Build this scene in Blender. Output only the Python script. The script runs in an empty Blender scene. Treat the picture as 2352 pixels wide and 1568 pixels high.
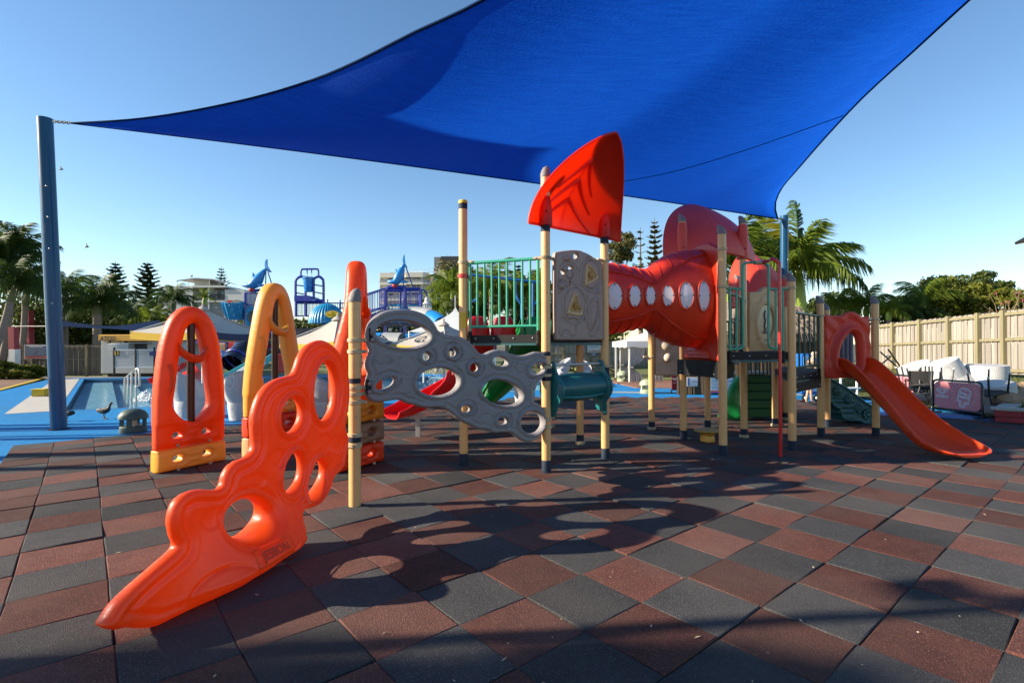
import bpy, bmesh, math, random
import numpy as np
from mathutils import Vector, Matrix, noise as mnoise
R = math.radians
rnd = random.Random(7)
SC = bpy.context.scene
COL = SC.collection
# ------------------------------------------------------------------ camera, sky, sun, exposure
CAM_H = 1.5716
FPX = 1186.3                     # focal length for a frame 2352 wide
PITCH, ROLL = R(0.42107), R(0.19097)
cp_, sp_, cr_, sr_ = math.cos(PITCH), math.sin(PITCH), math.cos(ROLL), math.sin(ROLL)
M0 = np.array([[1, 0, 0], [0, sp_, -cp_], [0, cp_, sp_]])
CM = np.array([[cr_, sr_, 0], [-sr_, cr_, 0], [0, 0, 1]]) @ M0      # rows: right, down, forward
cam_d = bpy.data.cameras.new('camera')
cam_d.sensor_width = 36.0
cam_d.lens = 36.0 * FPX / 2352
cam_d.clip_end = 6000
cam = bpy.data.objects.new('camera', cam_d)
COL.objects.link(cam)
cam.matrix_world = Matrix(((CM[0][0], -CM[1][0], -CM[2][0], 0), (CM[0][1], -CM[1][1], -CM[2][1], 0),
                           (CM[0][2], -CM[1][2], -CM[2][2], CAM_H), (0, 0, 0, 1)))
SC.camera = cam
SUN_EL, SUN_AZ = R(24), R(5.5)    # light travels towards +x and a little +y
world = bpy.data.worlds.new('World')
SC.world = world
world.use_nodes = True
wn = world.node_tree.nodes
sky = wn.new('ShaderNodeTexSky')
sky.sky_type = 'NISHITA'
sky.sun_disc = False
sky.sun_elevation = SUN_EL
sky.sun_rotation = math.atan2(-math.cos(SUN_AZ), -math.sin(SUN_AZ))
sky.air_density = 1.0
sky.dust_density = 0.1
sky.ozone_density = 1.8
hsv = wn.new('ShaderNodeHueSaturation')
hsv.inputs['Saturation'].default_value = 1.14
world.node_tree.links.new(sky.outputs[0], hsv.inputs['Color'])
world.node_tree.links.new(hsv.outputs[0], wn['Background'].inputs['Color'])
wn['Background'].inputs['Strength'].default_value = 0.088
sun_d = bpy.data.lights.new('sun', 'SUN')
sun_d.energy = 5.0
sun_d.angle = R(0.55)
sun_d.color = (1.0, 0.88, 0.70)
sun = bpy.data.objects.new('sun', sun_d)
COL.objects.link(sun)
sun.location = (-30, -3, 15)
sun.rotation_euler = Vector((math.cos(SUN_EL) * math.cos(SUN_AZ), math.cos(SUN_EL) * math.sin(SUN_AZ), -math.sin(SUN_EL))).to_track_quat('-Z', 'Y').to_euler()
SC.view_settings.view_transform = 'Standard'
SC.view_settings.look = 'None'
SC.view_settings.exposure = 1.22
SC.view_settings.gamma = 1
SC.view_settings.use_curve_mapping = False
SC.render.engine = 'CYCLES'
SC.cycles.max_bounces = 8
SC.cycles.diffuse_bounces = 4
SC.cycles.transparent_max_bounces = 12
SC.cycles.caustics_reflective = False
SC.cycles.caustics_refractive = False

def ray(px, py):
    d = CM.T @ np.array([(px - 1176) / FPX, (py - 784) / FPX, 1.0])
    return d
def at(px, py, Y):
    d = ray(px, py)
    return Vector(d * (Y / d[1])) + Vector((0, 0, CAM_H))
def G(px, py, z=0.0):
    d = ray(px, py)
    return Vector(d * ((z - CAM_H) / d[2])) + Vector((0, 0, CAM_H))
def proj(p):
    q = CM @ (np.array(p) - np.array([0, 0, CAM_H]))
    return 1176 + FPX * q[0] / q[2], 784 + FPX * q[1] / q[2], q[2]
def zat(py, Y, px=1176):
    return at(px, py, Y).z

# ------------------------------------------------------------------ materials
MATS = {}
def mat(name, col, rough=0.5, metal=0.0, col2=None, nscale=6.0, namt=0.5, bump=0.0, bscale=120.0, trans=0.0, spec=0.5,
        stretch=None, rand=0.0, coat=0.0, detail=4.0, tcol=None, speck=None, sss=0.0, wave=None, weave=None, scuff=None, dust=None):
    if name in MATS: return MATS[name]
    m = bpy.data.materials.new(name)
    m.use_nodes = True
    nt = m.node_tree; N = nt.nodes; L = nt.links
    b = N['Principled BSDF']
    out = N['Material Output']
    b.inputs['Roughness'].default_value = rough
    b.inputs['Metallic'].default_value = metal
    b.inputs['Specular IOR Level'].default_value = spec
    b.inputs['Coat Weight'].default_value = coat
    b.inputs['Coat Roughness'].default_value = 0.15
    if sss:
        b.inputs['Subsurface Weight'].default_value = sss
        b.inputs['Subsurface Radius'].default_value = (0.05, 0.02, 0.01)
    tc = N.new('ShaderNodeTexCoord')
    mp = N.new('ShaderNodeMapping')
    L.new(tc.outputs['Object'], mp.inputs['Vector'])
    if stretch: mp.inputs['Scale'].default_value = stretch
    vec = mp.outputs['Vector']
    oi = None
    if rand:
        oi = N.new('ShaderNodeObjectInfo')
        ad = N.new('ShaderNodeVectorMath'); ad.operation = 'ADD'
        ml = N.new('ShaderNodeVectorMath'); ml.operation = 'SCALE'
        cx = N.new('ShaderNodeCombineXYZ')
        for k in range(3): L.new(oi.outputs['Random'], cx.inputs[k])
        L.new(cx.outputs[0], ml.inputs[0]); ml.inputs['Scale'].default_value = 37.0
        L.new(vec, ad.inputs[0]); L.new(ml.outputs[0], ad.inputs[1])
        vec = ad.outputs[0]
    c1 = (*col, 1.0)
    c2 = (*(col2 if col2 else tuple(c * 0.8 for c in col)), 1.0)
    nz = N.new('ShaderNodeTexNoise'); nz.inputs['Scale'].default_value = nscale; nz.inputs['Detail'].default_value = detail
    nz.inputs['Roughness'].default_value = 0.6
    L.new(vec, nz.inputs['Vector'])
    rp = N.new('ShaderNodeMapRange'); rp.inputs['From Min'].default_value = 0.5 - 0.5 * (1.05 - namt); rp.inputs['From Max'].default_value = 0.5 + 0.5 * (1.05 - namt)
    L.new(nz.outputs['Fac'], rp.inputs['Value'])
    mx = N.new('ShaderNodeMix'); mx.data_type = 'RGBA'
    mx.inputs['A'].default_value = c1; mx.inputs['B'].default_value = c2
    L.new(rp.outputs[0], mx.inputs['Factor'])
    colout = mx.outputs['Result']
    if speck:
        v = N.new('ShaderNodeTexVoronoi'); v.inputs['Scale'].default_value = speck[0]
        L.new(vec, v.inputs['Vector'])
        sx = N.new('ShaderNodeSeparateColor'); L.new(v.outputs['Color'], sx.inputs[0])
        mr = N.new('ShaderNodeMapRange'); mr.inputs['From Min'].default_value = speck[1]; mr.inputs['From Max'].default_value = speck[1] + 0.05
        L.new(sx.outputs[0], mr.inputs['Value'])
        m2 = N.new('ShaderNodeMix'); m2.data_type = 'RGBA'
        L.new(mr.outputs[0], m2.inputs['Factor']); L.new(colout, m2.inputs['A']); m2.inputs['B'].default_value = (*speck[2], 1)
        colout = m2.outputs['Result']
    if scuff:                                 # (scale, threshold, colour, amount): short dark rubbed marks
        ns = N.new('ShaderNodeTexNoise'); ns.inputs['Scale'].default_value = scuff[0]; ns.inputs['Detail'].default_value = 7; ns.inputs['Roughness'].default_value = 0.7
        ms_ = N.new('ShaderNodeMapping'); ms_.inputs['Scale'].default_value = (1, 1, 2.6); ms_.inputs['Rotation'].default_value = (0.5, 0.9, 0.2); L.new(vec, ms_.inputs[0]); L.new(ms_.outputs[0], ns.inputs['Vector'])
        r_ = N.new('ShaderNodeMapRange'); r_.inputs['From Min'].default_value = scuff[1]; r_.inputs['From Max'].default_value = scuff[1] + 0.10; r_.inputs['To Max'].default_value = scuff[3]; L.new(ns.outputs[0], r_.inputs['Value'])
        m4 = N.new('ShaderNodeMix'); m4.data_type = 'RGBA'; m4.inputs['B'].default_value = (*scuff[2], 1); L.new(colout, m4.inputs['A']); L.new(r_.outputs[0], m4.inputs['Factor']); colout = m4.outputs['Result']
    if dust:                                  # (scale, colour, amount): dust lying over the whole place
        ge = N.new('ShaderNodeNewGeometry'); nd = N.new('ShaderNodeTexNoise'); nd.inputs['Scale'].default_value = dust[0]; nd.inputs['Detail'].default_value = 6; L.new(ge.outputs['Position'], nd.inputs['Vector'])
        r_ = N.new('ShaderNodeMapRange'); r_.inputs['From Min'].default_value = 0.40; r_.inputs['From Max'].default_value = 0.68; r_.inputs['To Max'].default_value = dust[2]; L.new(nd.outputs[0], r_.inputs['Value'])
        m5 = N.new('ShaderNodeMix'); m5.data_type = 'RGBA'; m5.inputs['B'].default_value = (*dust[1], 1); L.new(colout, m5.inputs['A']); L.new(r_.outputs[0], m5.inputs['Factor']); colout = m5.outputs['Result']
    if weave:                                 # (scale, dark colour): woven strands with gaps
        ck = []
        for ax in ('Z', 'D'):
            w = N.new('ShaderNodeTexWave'); w.inputs['Scale'].default_value = weave[0]; w.bands_direction = 'Z' if ax == 'Z' else 'DIAGONAL'
            if ax == 'D':
                mpw_ = N.new('ShaderNodeMapping'); mpw_.inputs['Scale'].default_value = (1, -1, 0.0); L.new(vec, mpw_.inputs[0]); L.new(mpw_.outputs[0], w.inputs['Vector'])
            else: L.new(vec, w.inputs['Vector'])
            ck.append(w)
        mm_ = N.new('ShaderNodeMath'); mm_.operation = 'MULTIPLY'; L.new(ck[0].outputs['Fac'], mm_.inputs[0]); L.new(ck[1].outputs['Fac'], mm_.inputs[1])
        mr_ = N.new('ShaderNodeMapRange'); mr_.inputs['From Min'].default_value = 0.55; mr_.inputs['From Max'].default_value = 0.8; L.new(mm_.outputs[0], mr_.inputs['Value'])
        m3 = N.new('ShaderNodeMix'); m3.data_type = 'RGBA'; m3.inputs['B'].default_value = (*weave[1], 1); L.new(colout, m3.inputs['A']); L.new(mr_.outputs[0], m3.inputs['Factor'])
        colout = m3.outputs['Result']
    if rand:
        hs = N.new('ShaderNodeHueSaturation')
        mr = N.new('ShaderNodeMapRange'); mr.inputs['To Min'].default_value = 1 - rand; mr.inputs['To Max'].default_value = 1 + rand
        L.new(oi.outputs['Random'], mr.inputs['Value']); L.new(mr.outputs[0], hs.inputs['Value']); L.new(colout, hs.inputs['Color'])
        colout = hs.outputs['Color']
    L.new(colout, b.inputs['Base Color'])
    # roughness variation
    nr = N.new('ShaderNodeTexNoise'); nr.inputs['Scale'].default_value = nscale * 2.3; L.new(vec, nr.inputs['Vector'])
    rr = N.new('ShaderNodeMapRange'); rr.inputs['To Min'].default_value = max(0.02, rough - 0.1); rr.inputs['To Max'].default_value = min(1, rough + 0.1)
    L.new(nr.outputs['Fac'], rr.inputs['Value']); L.new(rr.outputs[0], b.inputs['Roughness'])
    if bump or wave:
        bp = N.new('ShaderNodeBump'); bp.inputs['Strength'].default_value = bump if bump else 0.5; bp.inputs['Distance'].default_value = 0.01
        if wave:                              # (scale, direction, distance)
            w = N.new('ShaderNodeTexWave'); w.inputs['Scale'].default_value = wave[0]; w.bands_direction = wave[1]; w.inputs['Distortion'].default_value = wave[2]
            L.new(vec, w.inputs['Vector'])
            w2 = N.new('ShaderNodeTexWave'); w2.inputs['Scale'].default_value = wave[0]; w2.bands_direction = 'Z'; w2.inputs['Distortion'].default_value = wave[2]
            L.new(vec, w2.inputs['Vector'])
            mm = N.new('ShaderNodeMath'); mm.operation = 'MULTIPLY'; L.new(w.outputs['Fac'], mm.inputs[0]); L.new(w2.outputs['Fac'], mm.inputs[1])
            L.new(mm.outputs[0], bp.inputs['Height'])
        else:
            nb = N.new('ShaderNodeTexNoise'); nb.inputs['Scale'].default_value = bscale; nb.inputs['Detail'].default_value = 3; L.new(vec, nb.inputs['Vector'])
            L.new(nb.outputs['Fac'], bp.inputs['Height'])
        L.new(bp.outputs[0], b.inputs['Normal'])
    if trans:
        t = N.new('ShaderNodeBsdfTranslucent')
        if tcol: t.inputs['Color'].default_value = (*tcol, 1)
        else: L.new(colout, t.inputs['Color'])
        ms = N.new('ShaderNodeMixShader'); ms.inputs['Fac'].default_value = trans
        L.new(b.outputs[0], ms.inputs[1]); L.new(t.outputs[0], ms.inputs[2]); L.new(ms.outputs[0], out.inputs['Surface'])
    MATS[name] = m
    return m

# ------------------------------------------------------------------ mesh building
class MB:
    def __init__(s): s.v = []; s.f = []; s.mi = []; s.cur = 0
    def add(s, vs, fs):
        o = len(s.v)
        s.v.extend([tuple(p) for p in vs])
        s.f.extend([tuple(i + o for i in q) for q in fs])
        s.mi.extend([s.cur] * len(fs))
        return s
    def box(s, c, size, rz=0.0, bev=0.0, rot=None):
        hx, hy, hz = size[0] / 2, size[1] / 2, size[2] / 2
        m = rot if rot is not None else Matrix.Rotation(rz, 3, 'Z')
        c = Vector(c)
        if bev <= 0:
            vs = [c + m @ Vector((x, y, z)) for z in (-hz, hz) for x, y in ((-hx, -hy), (hx, -hy), (hx, hy), (-hx, hy))]
            return s.add(vs, [(3, 2, 1, 0), (4, 5, 6, 7), (0, 1, 5, 4), (1, 2, 6, 5), (2, 3, 7, 6), (3, 0, 4, 7)])
        b = min(bev, hx * .9, hy * .9, hz * .9)
        vs = []; ring = lambda ix, iy, z: [c + m @ Vector((x, y, z)) for x, y in ((-ix, -iy), (ix, -iy), (ix, iy), (-ix, iy))]
        vs += ring(hx - b, hy - b, -hz) + ring(hx, hy, -hz + b) + ring(hx, hy, hz - b) + ring(hx - b, hy - b, hz)
        fs = [(3, 2, 1, 0), (12, 13, 14, 15)]
        for k in range(3):
            for i in range(4):
                a = k * 4 + i; d = k * 4 + (i + 1) % 4
                fs.append((a, d, d + 4, a + 4))
        return s.add(vs, fs)
    def beam(s, p0, p1, w, h, up=(0, 0, 1)):
        p0, p1 = Vector(p0), Vector(p1)
        d = (p1 - p0).normalized(); u = Vector(up); l = d.cross(u)
        if l.length < 1e-4: l = d.cross(Vector((1, 0, 0)))
        l.normalize(); u = l.cross(d)
        vs = [p + l * a * w / 2 + u * b * h / 2 for p in (p0, p1) for a, b in ((-1, -1), (1, -1), (1, 1), (-1, 1))]
        return s.add(vs, [(3, 2, 1, 0), (4, 5, 6, 7), (0, 1, 5, 4), (1, 2, 6, 5), (2, 3, 7, 6), (3, 0, 4, 7)])
    def tube(s, pts, r, n=10, closed=False, caps=True):
        pts = [Vector(p) for p in pts]; k = len(pts)
        rs = r if isinstance(r, (list, tuple)) else [r] * k
        tg = []
        for i in range(k):
            if closed: t = pts[(i + 1) % k] - pts[i - 1]
            else: t = pts[min(i + 1, k - 1)] - pts[max(i - 1, 0)]
            tg.append(t.normalized() if t.length > 1e-9 else Vector((0, 0, 1)))
        a = Vector((0, 0, 1)) if abs(tg[0].z) < 0.9 else Vector((1, 0, 0))
        nrm = (a - tg[0] * a.dot(tg[0])).normalized()
        vs = []; fs = []
        for i in range(k):
            nrm = nrm - tg[i] * nrm.dot(tg[i])
            if nrm.length < 1e-6: nrm = tg[i].orthogonal()
            nrm.normalize(); bn = tg[i].cross(nrm)
            for j in range(n):
                an = 2 * math.pi * j / n
                vs.append(pts[i] + (nrm * math.cos(an) + bn * math.sin(an)) * rs[i])
        m = k if closed else k - 1
        for i in range(m):
            for j in range(n):
                a0 = i * n + j; a1 = i * n + (j + 1) % n; b0 = ((i + 1) % k) * n + j; b1 = ((i + 1) % k) * n + (j + 1) % n
                fs.append((a0, a1, b1, b0))
        if caps and not closed:
            fs.append(tuple(range(n - 1, -1, -1))); fs.append(tuple((k - 1) * n + j for j in range(n)))
        return s.add(vs, fs)
    def cyl(s, p, r, h, n=16, r2=None):
        p = Vector(p)
        return s.lathe([(r, 0), (r2 if r2 is not None else r, h)], p, n=n)
    def lathe(s, prof, c=(0, 0, 0), n=20, mtx=None, caps=True, a0=0.0, a1=2 * math.pi):
        c = Vector(c); full = abs(a1 - a0 - 2 * math.pi) < 1e-6
        m = n if full else n + 1
        vs = []; fs = []
        for r, z in prof:
            for j in range(m):
                a = a0 + (a1 - a0) * j / n
                p = Vector((r * math.cos(a), r * math.sin(a), z))
                vs.append(c + (mtx @ p if mtx is not None else p))
        k = len(prof)
        for i in range(k - 1):
            for j in range(n):
                j2 = (j + 1) % m if full else j + 1
                fs.append((i * m + j, i * m + j2, (i + 1) * m + j2, (i + 1) * m + j))
        if caps and full:
            if prof[0][0] > 1e-6: fs.append(tuple(range(m - 1, -1, -1)))
            if prof[-1][0] > 1e-6: fs.append(tuple((k - 1) * m + j for j in range(m)))
        return s.add(vs, fs)
    def sphere(s, c, r, n=12, sc=(1, 1, 1), rot=None):
        m = Matrix.Diagonal(sc).to_3x3()
        if rot is not None: m = rot @ m
        prof = [(r * math.sin(math.pi * i / n) if 0 < i < n else 1e-5, -r * math.cos(math.pi * i / n)) for i in range(n + 1)]
        return s.lathe(prof, c, n=max(8, int(n * 1.5)), mtx=m)
    def prism(s, poly, o, ex, ey, ez, depth):
        """poly of (a,b) -> o + a*ex + b*ey, thickness along ez (convex or simple; ngon caps)"""
        o, ex, ey, ez = Vector(o), Vector(ex), Vector(ey), Vector(ez)
        n = len(poly)
        vs = [o + ex * a + ey * b for a, b in poly] + [o + ex * a + ey * b + ez * depth for a, b in poly]
        fs = [tuple(range(n - 1, -1, -1)), tuple(range(n, 2 * n))] + [(i, (i + 1) % n, n + (i + 1) % n, n + i) for i in range(n)]
        return s.add(vs, fs)
    def loft(s, rings, closed=True, caps=False):
        n = len(rings[0]); vs = [p for r in rings for p in r]; fs = []
        m = n if closed else n - 1
        for i in range(len(rings) - 1):
            for j in range(m):
                j2 = (j + 1) % n
                fs.append((i * n + j, i * n + j2, (i + 1) * n + j2, (i + 1) * n + j))
        if caps:
            fs.append(tuple(range(n - 1, -1, -1))); fs.append(tuple((len(rings) - 1) * n + j for j in range(n)))
        return s.add(vs, fs)
    def grid(s, rows):
        return s.loft(rows, closed=False)

ORG = {}
def link(o): COL.objects.link(o); return o
def tag(o, label=None, cat=None, group=None, kind=None):
    if label: o['label'] = label
    if cat: o['category'] = cat
    if group: o['group'] = group
    if kind: o['kind'] = kind
    return o
def mesh_of(name, mb, m, smooth=True, angle=40, off=None):
    me = bpy.data.meshes.new(name)
    v = np.array(mb.v, dtype=float).reshape(-1, 3)
    if off is not None: v = v - np.array(off)
    me.from_pydata(v.tolist(), [], mb.f)
    for x in (m if isinstance(m, (list, tuple)) else [m]): me.materials.append(x)
    if any(mb.mi): me.polygons.foreach_set('material_index', mb.mi)
    if smooth:
        me.shade_smooth()
        if angle < 180: me.set_sharp_from_angle(angle=R(angle))
    me.update()
    return me
def thing(name, label, cat, loc=(0, 0, 0), group=None, rz=0.0):
    o = link(bpy.data.objects.new(name, None))
    o.empty_display_size = 0.2
    o.location = loc; o.rotation_euler = (0, 0, rz)
    ORG[o.name] = Vector(loc)
    return tag(o, label, cat, group)
def part(name, mb, m, parent=None, label=None, smooth=True, angle=40, kind=None):
    """mesh in world coordinates under a parent that is only translated"""
    off = ORG.get(parent.name, Vector((0, 0, 0))) if parent else Vector((0, 0, 0))
    o = link(bpy.data.objects.new(name, mesh_of(name, mb, m, smooth, angle, off)))
    if parent:
        o.parent = parent
        ORG[o.name] = off
    if label: o['label'] = label
    if kind: o['kind'] = kind
    return o
def solo(name, mb, m, label, cat, group=None, smooth=True, angle=40, loc=(0, 0, 0), rz=0.0):
    o = link(bpy.data.objects.new(name, mesh_of(name, mb, m, smooth, angle, None)))
    o.location = loc; o.rotation_euler = (0, 0, rz)
    ORG[o.name] = Vector(loc)
    return tag(o, label, cat, group)
def struct(name, mb, m, kind='structure', smooth=False):
    o = link(bpy.data.objects.new(name, mesh_of(name, mb, m, smooth)))
    return tag(o, kind=kind)
def copy_tree(o, loc=None, rot=None, label=None, scale=None, group=None):
    def rec(x, par):
        c = x.copy(); link(c)
        if par is not None:
            c.parent = par
            c.matrix_parent_inverse = x.matrix_parent_inverse.copy()
        for ch in list(x.children): rec(ch, c)
        return c
    c = rec(o, None)
    if loc is not None: c.location = loc
    if rot is not None: c.rotation_euler = rot if not isinstance(rot, (int, float)) else (0, 0, rot)
    if scale is not None: c.scale = (scale,) * 3 if isinstance(scale, (int, float)) else scale
    if label: c['label'] = label
    if group: c['group'] = group
    return c
def inst(name, me, parent, loc, rot=(0, 0, 0), scale=(1, 1, 1)):
    o = link(bpy.data.objects.new(name, me))
    o.parent = parent; o.location = loc; o.rotation_euler = rot; o.scale = scale
    return o
def text_mb(body, size, o, ex, ey, depth=0.004, bold=0.0, shear=0.0, align='CENTER'):
    cu = bpy.data.curves.new('lettering', 'FONT')
    cu.body = body; cu.size = size; cu.align_x = align; cu.align_y = 'CENTER'; cu.offset = bold; cu.shear = shear; cu.resolution_u = 3
    ob = bpy.data.objects.new('lettering', cu); link(ob)
    dg = bpy.context.evaluated_depsgraph_get()
    me = bpy.data.meshes.new_from_object(ob.evaluated_get(dg))
    ex, ey, o = Vector(ex).normalized(), Vector(ey).normalized(), Vector(o)
    ez = ex.cross(ey)
    mb = MB(); n = len(me.vertices)
    top = [o + ex * v.co.x + ey * v.co.y + ez * depth for v in me.vertices]
    mb.add(top, [tuple(p.vertices) for p in me.polygons])
    bpy.data.objects.remove(ob); bpy.data.meshes.remove(me)
    return mb
def crom(pts, n=8, closed=False):
    P = [np.array(p, float) for p in pts]; k = len(P); out = []
    rng = range(k) if closed else range(k - 1)
    for i in rng:
        if closed: a, b, c, d = P[i - 1], P[i], P[(i + 1) % k], P[(i + 2) % k]
        else: a, b, c, d = P[max(i - 1, 0)], P[i], P[i + 1], P[min(i + 2, k - 1)]
        for j in range(n):
            t = j / n
            out.append(0.5 * ((2 * b) + (-a + c) * t + (2 * a - 5 * b + 4 * c - d) * t * t + (-a + 3 * b - 3 * c + d) * t ** 3))
    if not closed: out.append(P[-1])
    return out
def ell(cx, cy, rx, ry, rot=0.0, n=40):
    a = R(rot); return [(cx + rx * math.cos(t) * math.cos(a) - ry * math.sin(t) * math.sin(a), cy + rx * math.cos(t) * math.sin(a) + ry * math.sin(t) * math.cos(a)) for t in [2 * math.pi * i / n for i in range(n)]]
def poly_sd(P, poly):
    """signed distance, positive inside"""
    poly = np.asarray(poly, float); Q = np.roll(poly, -1, 0)
    d2 = np.full(len(P), 1e9); ins = np.zeros(len(P), bool)
    for a, b in zip(poly, Q):
        e = b - a; w = P - a
        t = np.clip((w @ e) / max(e @ e, 1e-12), 0, 1)
        q = w - t[:, None] * e
        d2 = np.minimum(d2, (q * q).sum(1))
        c = ((a[1] > P[:, 1]) != (b[1] > P[:, 1]))
        with np.errstate(divide='ignore', invalid='ignore'):
            xx = (b[0] - a[0]) * (P[:, 1] - a[1]) / (b[1] - a[1] if b[1] != a[1] else 1e-12) + a[0]
        ins ^= c & (P[:, 0] < xx)
    d = np.sqrt(d2)
    return np.where(ins, d, -d)
def relief(outline, holes, cell, hf, hb, o, ex, ez, en):
    """solid board: outline/holes in (u,z); hf/hb(d,u,z) heights to front/back along en"""
    ol = np.array(outline)
    u = np.arange(ol[:, 0].min() - 2 * cell, ol[:, 0].max() + 2.5 * cell, cell)
    z = np.arange(ol[:, 1].min() - 2 * cell, ol[:, 1].max() + 2.5 * cell, cell)
    U, Z = np.meshgrid(u, z, indexing='ij'); P = np.stack([U.ravel(), Z.ravel()], 1)
    d = poly_sd(P, ol)
    for h in holes: d = np.minimum(d, -poly_sd(P, h))
    D = d.reshape(U.shape)
    gx, gz = np.gradient(D, cell)
    gl = np.maximum(gx * gx + gz * gz, 0.25)
    snap = (D < 0.28 * cell) & (D > -0.78 * cell)
    U2 = np.where(snap, U - D * gx / gl, U); Z2 = np.where(snap, Z - D * gz / gl, Z)
    inside = D >= 0.28 * cell
    ok = inside | snap
    Dd = np.where(snap, 0, np.maximum(D, 0))
    HF = hf(Dd, U2, Z2); HB = hb(Dd, U2, Z2)
    idx = -np.ones(U.shape, int)
    ii, jj = np.where(ok); idx[ii, jj] = np.arange(len(ii))
    n = len(ii)
    o, ex, ez, en = (np.array(Vector(q)) for q in (o, ex, ez, en))
    base = o + U2[ii, jj][:, None] * ex + Z2[ii, jj][:, None] * ez
    vf = base + HF[ii, jj][:, None] * en; vb = base - HB[ii, jj][:, None] * en
    faces = []; ec = {}
    for i in range(U.shape[0] - 1):
        for j in range(U.shape[1] - 1):
            c = [(i, j), (i + 1, j), (i + 1, j + 1), (i, j + 1)]
            k = [idx[a] for a in c]
            g = [q for q in k if q >= 0]
            if len(g) < 3 or not any(inside[a] for a in c): continue
            faces.append(tuple(g))
    for f in faces:
        for a, b in zip(f, f[1:] + f[:1]):
            if (b, a) in ec: del ec[(b, a)]
            else: ec[(a, b)] = 1
    fs = list(faces) + [tuple(q + n for q in reversed(f)) for f in faces] + [(b, a, a + n, b + n) for a, b in ec]
    mb = MB(); mb.add(np.concatenate([vf, vb]).tolist(), [tuple(int(x) for x in f) for f in fs])
    return mb
def sstep(x, a, b):
    t = np.clip((x - a) / (b - a), 0, 1); return t * t * (3 - 2 * t)
def eq(u, z, c):
    """normalised radius in ellipse c=(cx,cz,rx,rz,rot)"""
    a = R(c[4] if len(c) > 4 else 0); x = u - c[0]; y = z - c[1]
    p = x * math.cos(a) + y * math.sin(a); q = -x * math.sin(a) + y * math.cos(a)
    return np.sqrt((p / c[2]) ** 2 + (q / c[3]) ** 2)
# ------------------------------------------------------------------ palette
M_RED_T = mat('rubber_red', (0.132, 0.050, 0.038), 0.85, col2=(0.060, 0.026, 0.022), nscale=5, namt=0.35, bump=0.8, bscale=150, rand=0.30, speck=(210, 0.88, (0.22, 0.095, 0.07)), spec=0.15, dust=(0.9, (0.125, 0.085, 0.07), 0.55))
M_BLK_T = mat('rubber_black', (0.034, 0.034, 0.035), 0.8, col2=(0.050, 0.050, 0.051), nscale=5, namt=0.35, bump=0.8, bscale=150, rand=0.30, speck=(210, 0.88, (0.10, 0.10, 0.10)), spec=0.15, dust=(0.9, (0.095, 0.085, 0.078), 0.55))
M_BED = mat('tile_bed', (0.010, 0.010, 0.010), 0.95, spec=0.1)
M_BLUE_G = mat('blue_rubber', (0.003, 0.165, 0.44), 0.62, col2=(0.006, 0.205, 0.50), nscale=3, namt=0.3, bump=0.5, bscale=160, speck=(260, 0.93, (0.2, 0.5, 0.75)), spec=0.15, dust=(0.5, (0.03, 0.16, 0.33), 0.5))
M_GRASS = mat('grass_ground', (0.075, 0.10, 0.022), 0.95, col2=(0.13, 0.13, 0.035), nscale=1.5, bump=0.8, bscale=60)
M_EARTH = mat('earth', (0.09, 0.075, 0.05), 0.95, col2=(0.06, 0.07, 0.03), nscale=0.4, bump=0.5, bscale=20)
M_COPING = mat('pool_coping', (0.46, 0.43, 0.38), 0.7, nscale=4, bump=0.2)
M_POOLFL = mat('pool_floor', (0.46, 0.66, 0.74), 0.6, col2=(0.28, 0.54, 0.68), nscale=2)
M_PAVE = mat('brick_pave', (0.24, 0.115, 0.075), 0.8, nscale=8, bump=0.4, bscale=60)
M_WOODDK = mat('deck_wood', (0.20, 0.11, 0.065), 0.7, nscale=3, stretch=(1, 12, 1), bump=0.3, rand=0.2)
M_YEL = mat('yellow_paint', (0.68, 0.45, 0.02), 0.55)
M_PATH = mat('concrete', (0.38, 0.35, 0.30), 0.85, nscale=3, bump=0.3)

TA = R(39.614)
ta = Vector((math.cos(TA), math.sin(TA), 0)); tb = Vector((math.sin(TA), -math.cos(TA), 0)); TO = Vector((-1.00753, 2.98265, 0))

# ------------------------------------------------------------------ ground sheets
mb = MB()
rows = []
for yy in (-60, -15, 0, 10, 20, 32, 45, 80, 300, 1500, 4000):
    rows.append([Vector((x, yy, -0.85)) for x in (-3000, -400, -90, -30, -10, 10, 30, 90, 400, 3000)])
mb.grid(rows)
struct('ground', mb, M_EARTH)
from mathutils.geometry import tessellate_polygon
def sheet(name, outer, holes, z, m, thick=0.0, kind='structure'):
    loops = [[Vector((x, y, 0)) for x, y in outer]] + [[Vector((x, y, 0)) for x, y in h] for h in holes]
    tri = tessellate_polygon(loops)
    pts = [Vector((p.x, p.y, z)) for l in loops for p in l]
    mb = MB(); fs = []
    for t in tri:
        a, b, c = (pts[i] for i in t)
        fs.append(tuple(t) if (b - a).cross(c - a).z > 0 else tuple(reversed(t)))
    mb.add(pts, fs)
    o = 0
    if thick:
        for l in loops:
            n = len(l)
            q = [Vector((p.x, p.y, z)) for p in l] + [Vector((p.x, p.y, z - thick)) for p in l]
            mb.add(q, [(i, (i + 1) % n, n + (i + 1) % n, n + i) for i in range(n)])
    return struct(name, mb, m, kind)
POOL = [(-11.3, 13.05), (-9.6, 13.75), (-7.5, 14.3), (-4.5, 15.2), (-1.5, 16.6), (1.0, 18.5), (2.0, 23.5), (-6, 27.2), (-21.2, 25.6)]
sheet('blue_paving', [(-17.9, 17.7), (-8.0, 3.5), (-3, -3), (14, -3), (14, 17.2), (9, 18.5), (4.6, 19.3), (3.5, 28), (-6, 29.5), (-23.6, 26.6)], [POOL], -0.036, M_BLUE_G, 0.25)
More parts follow.
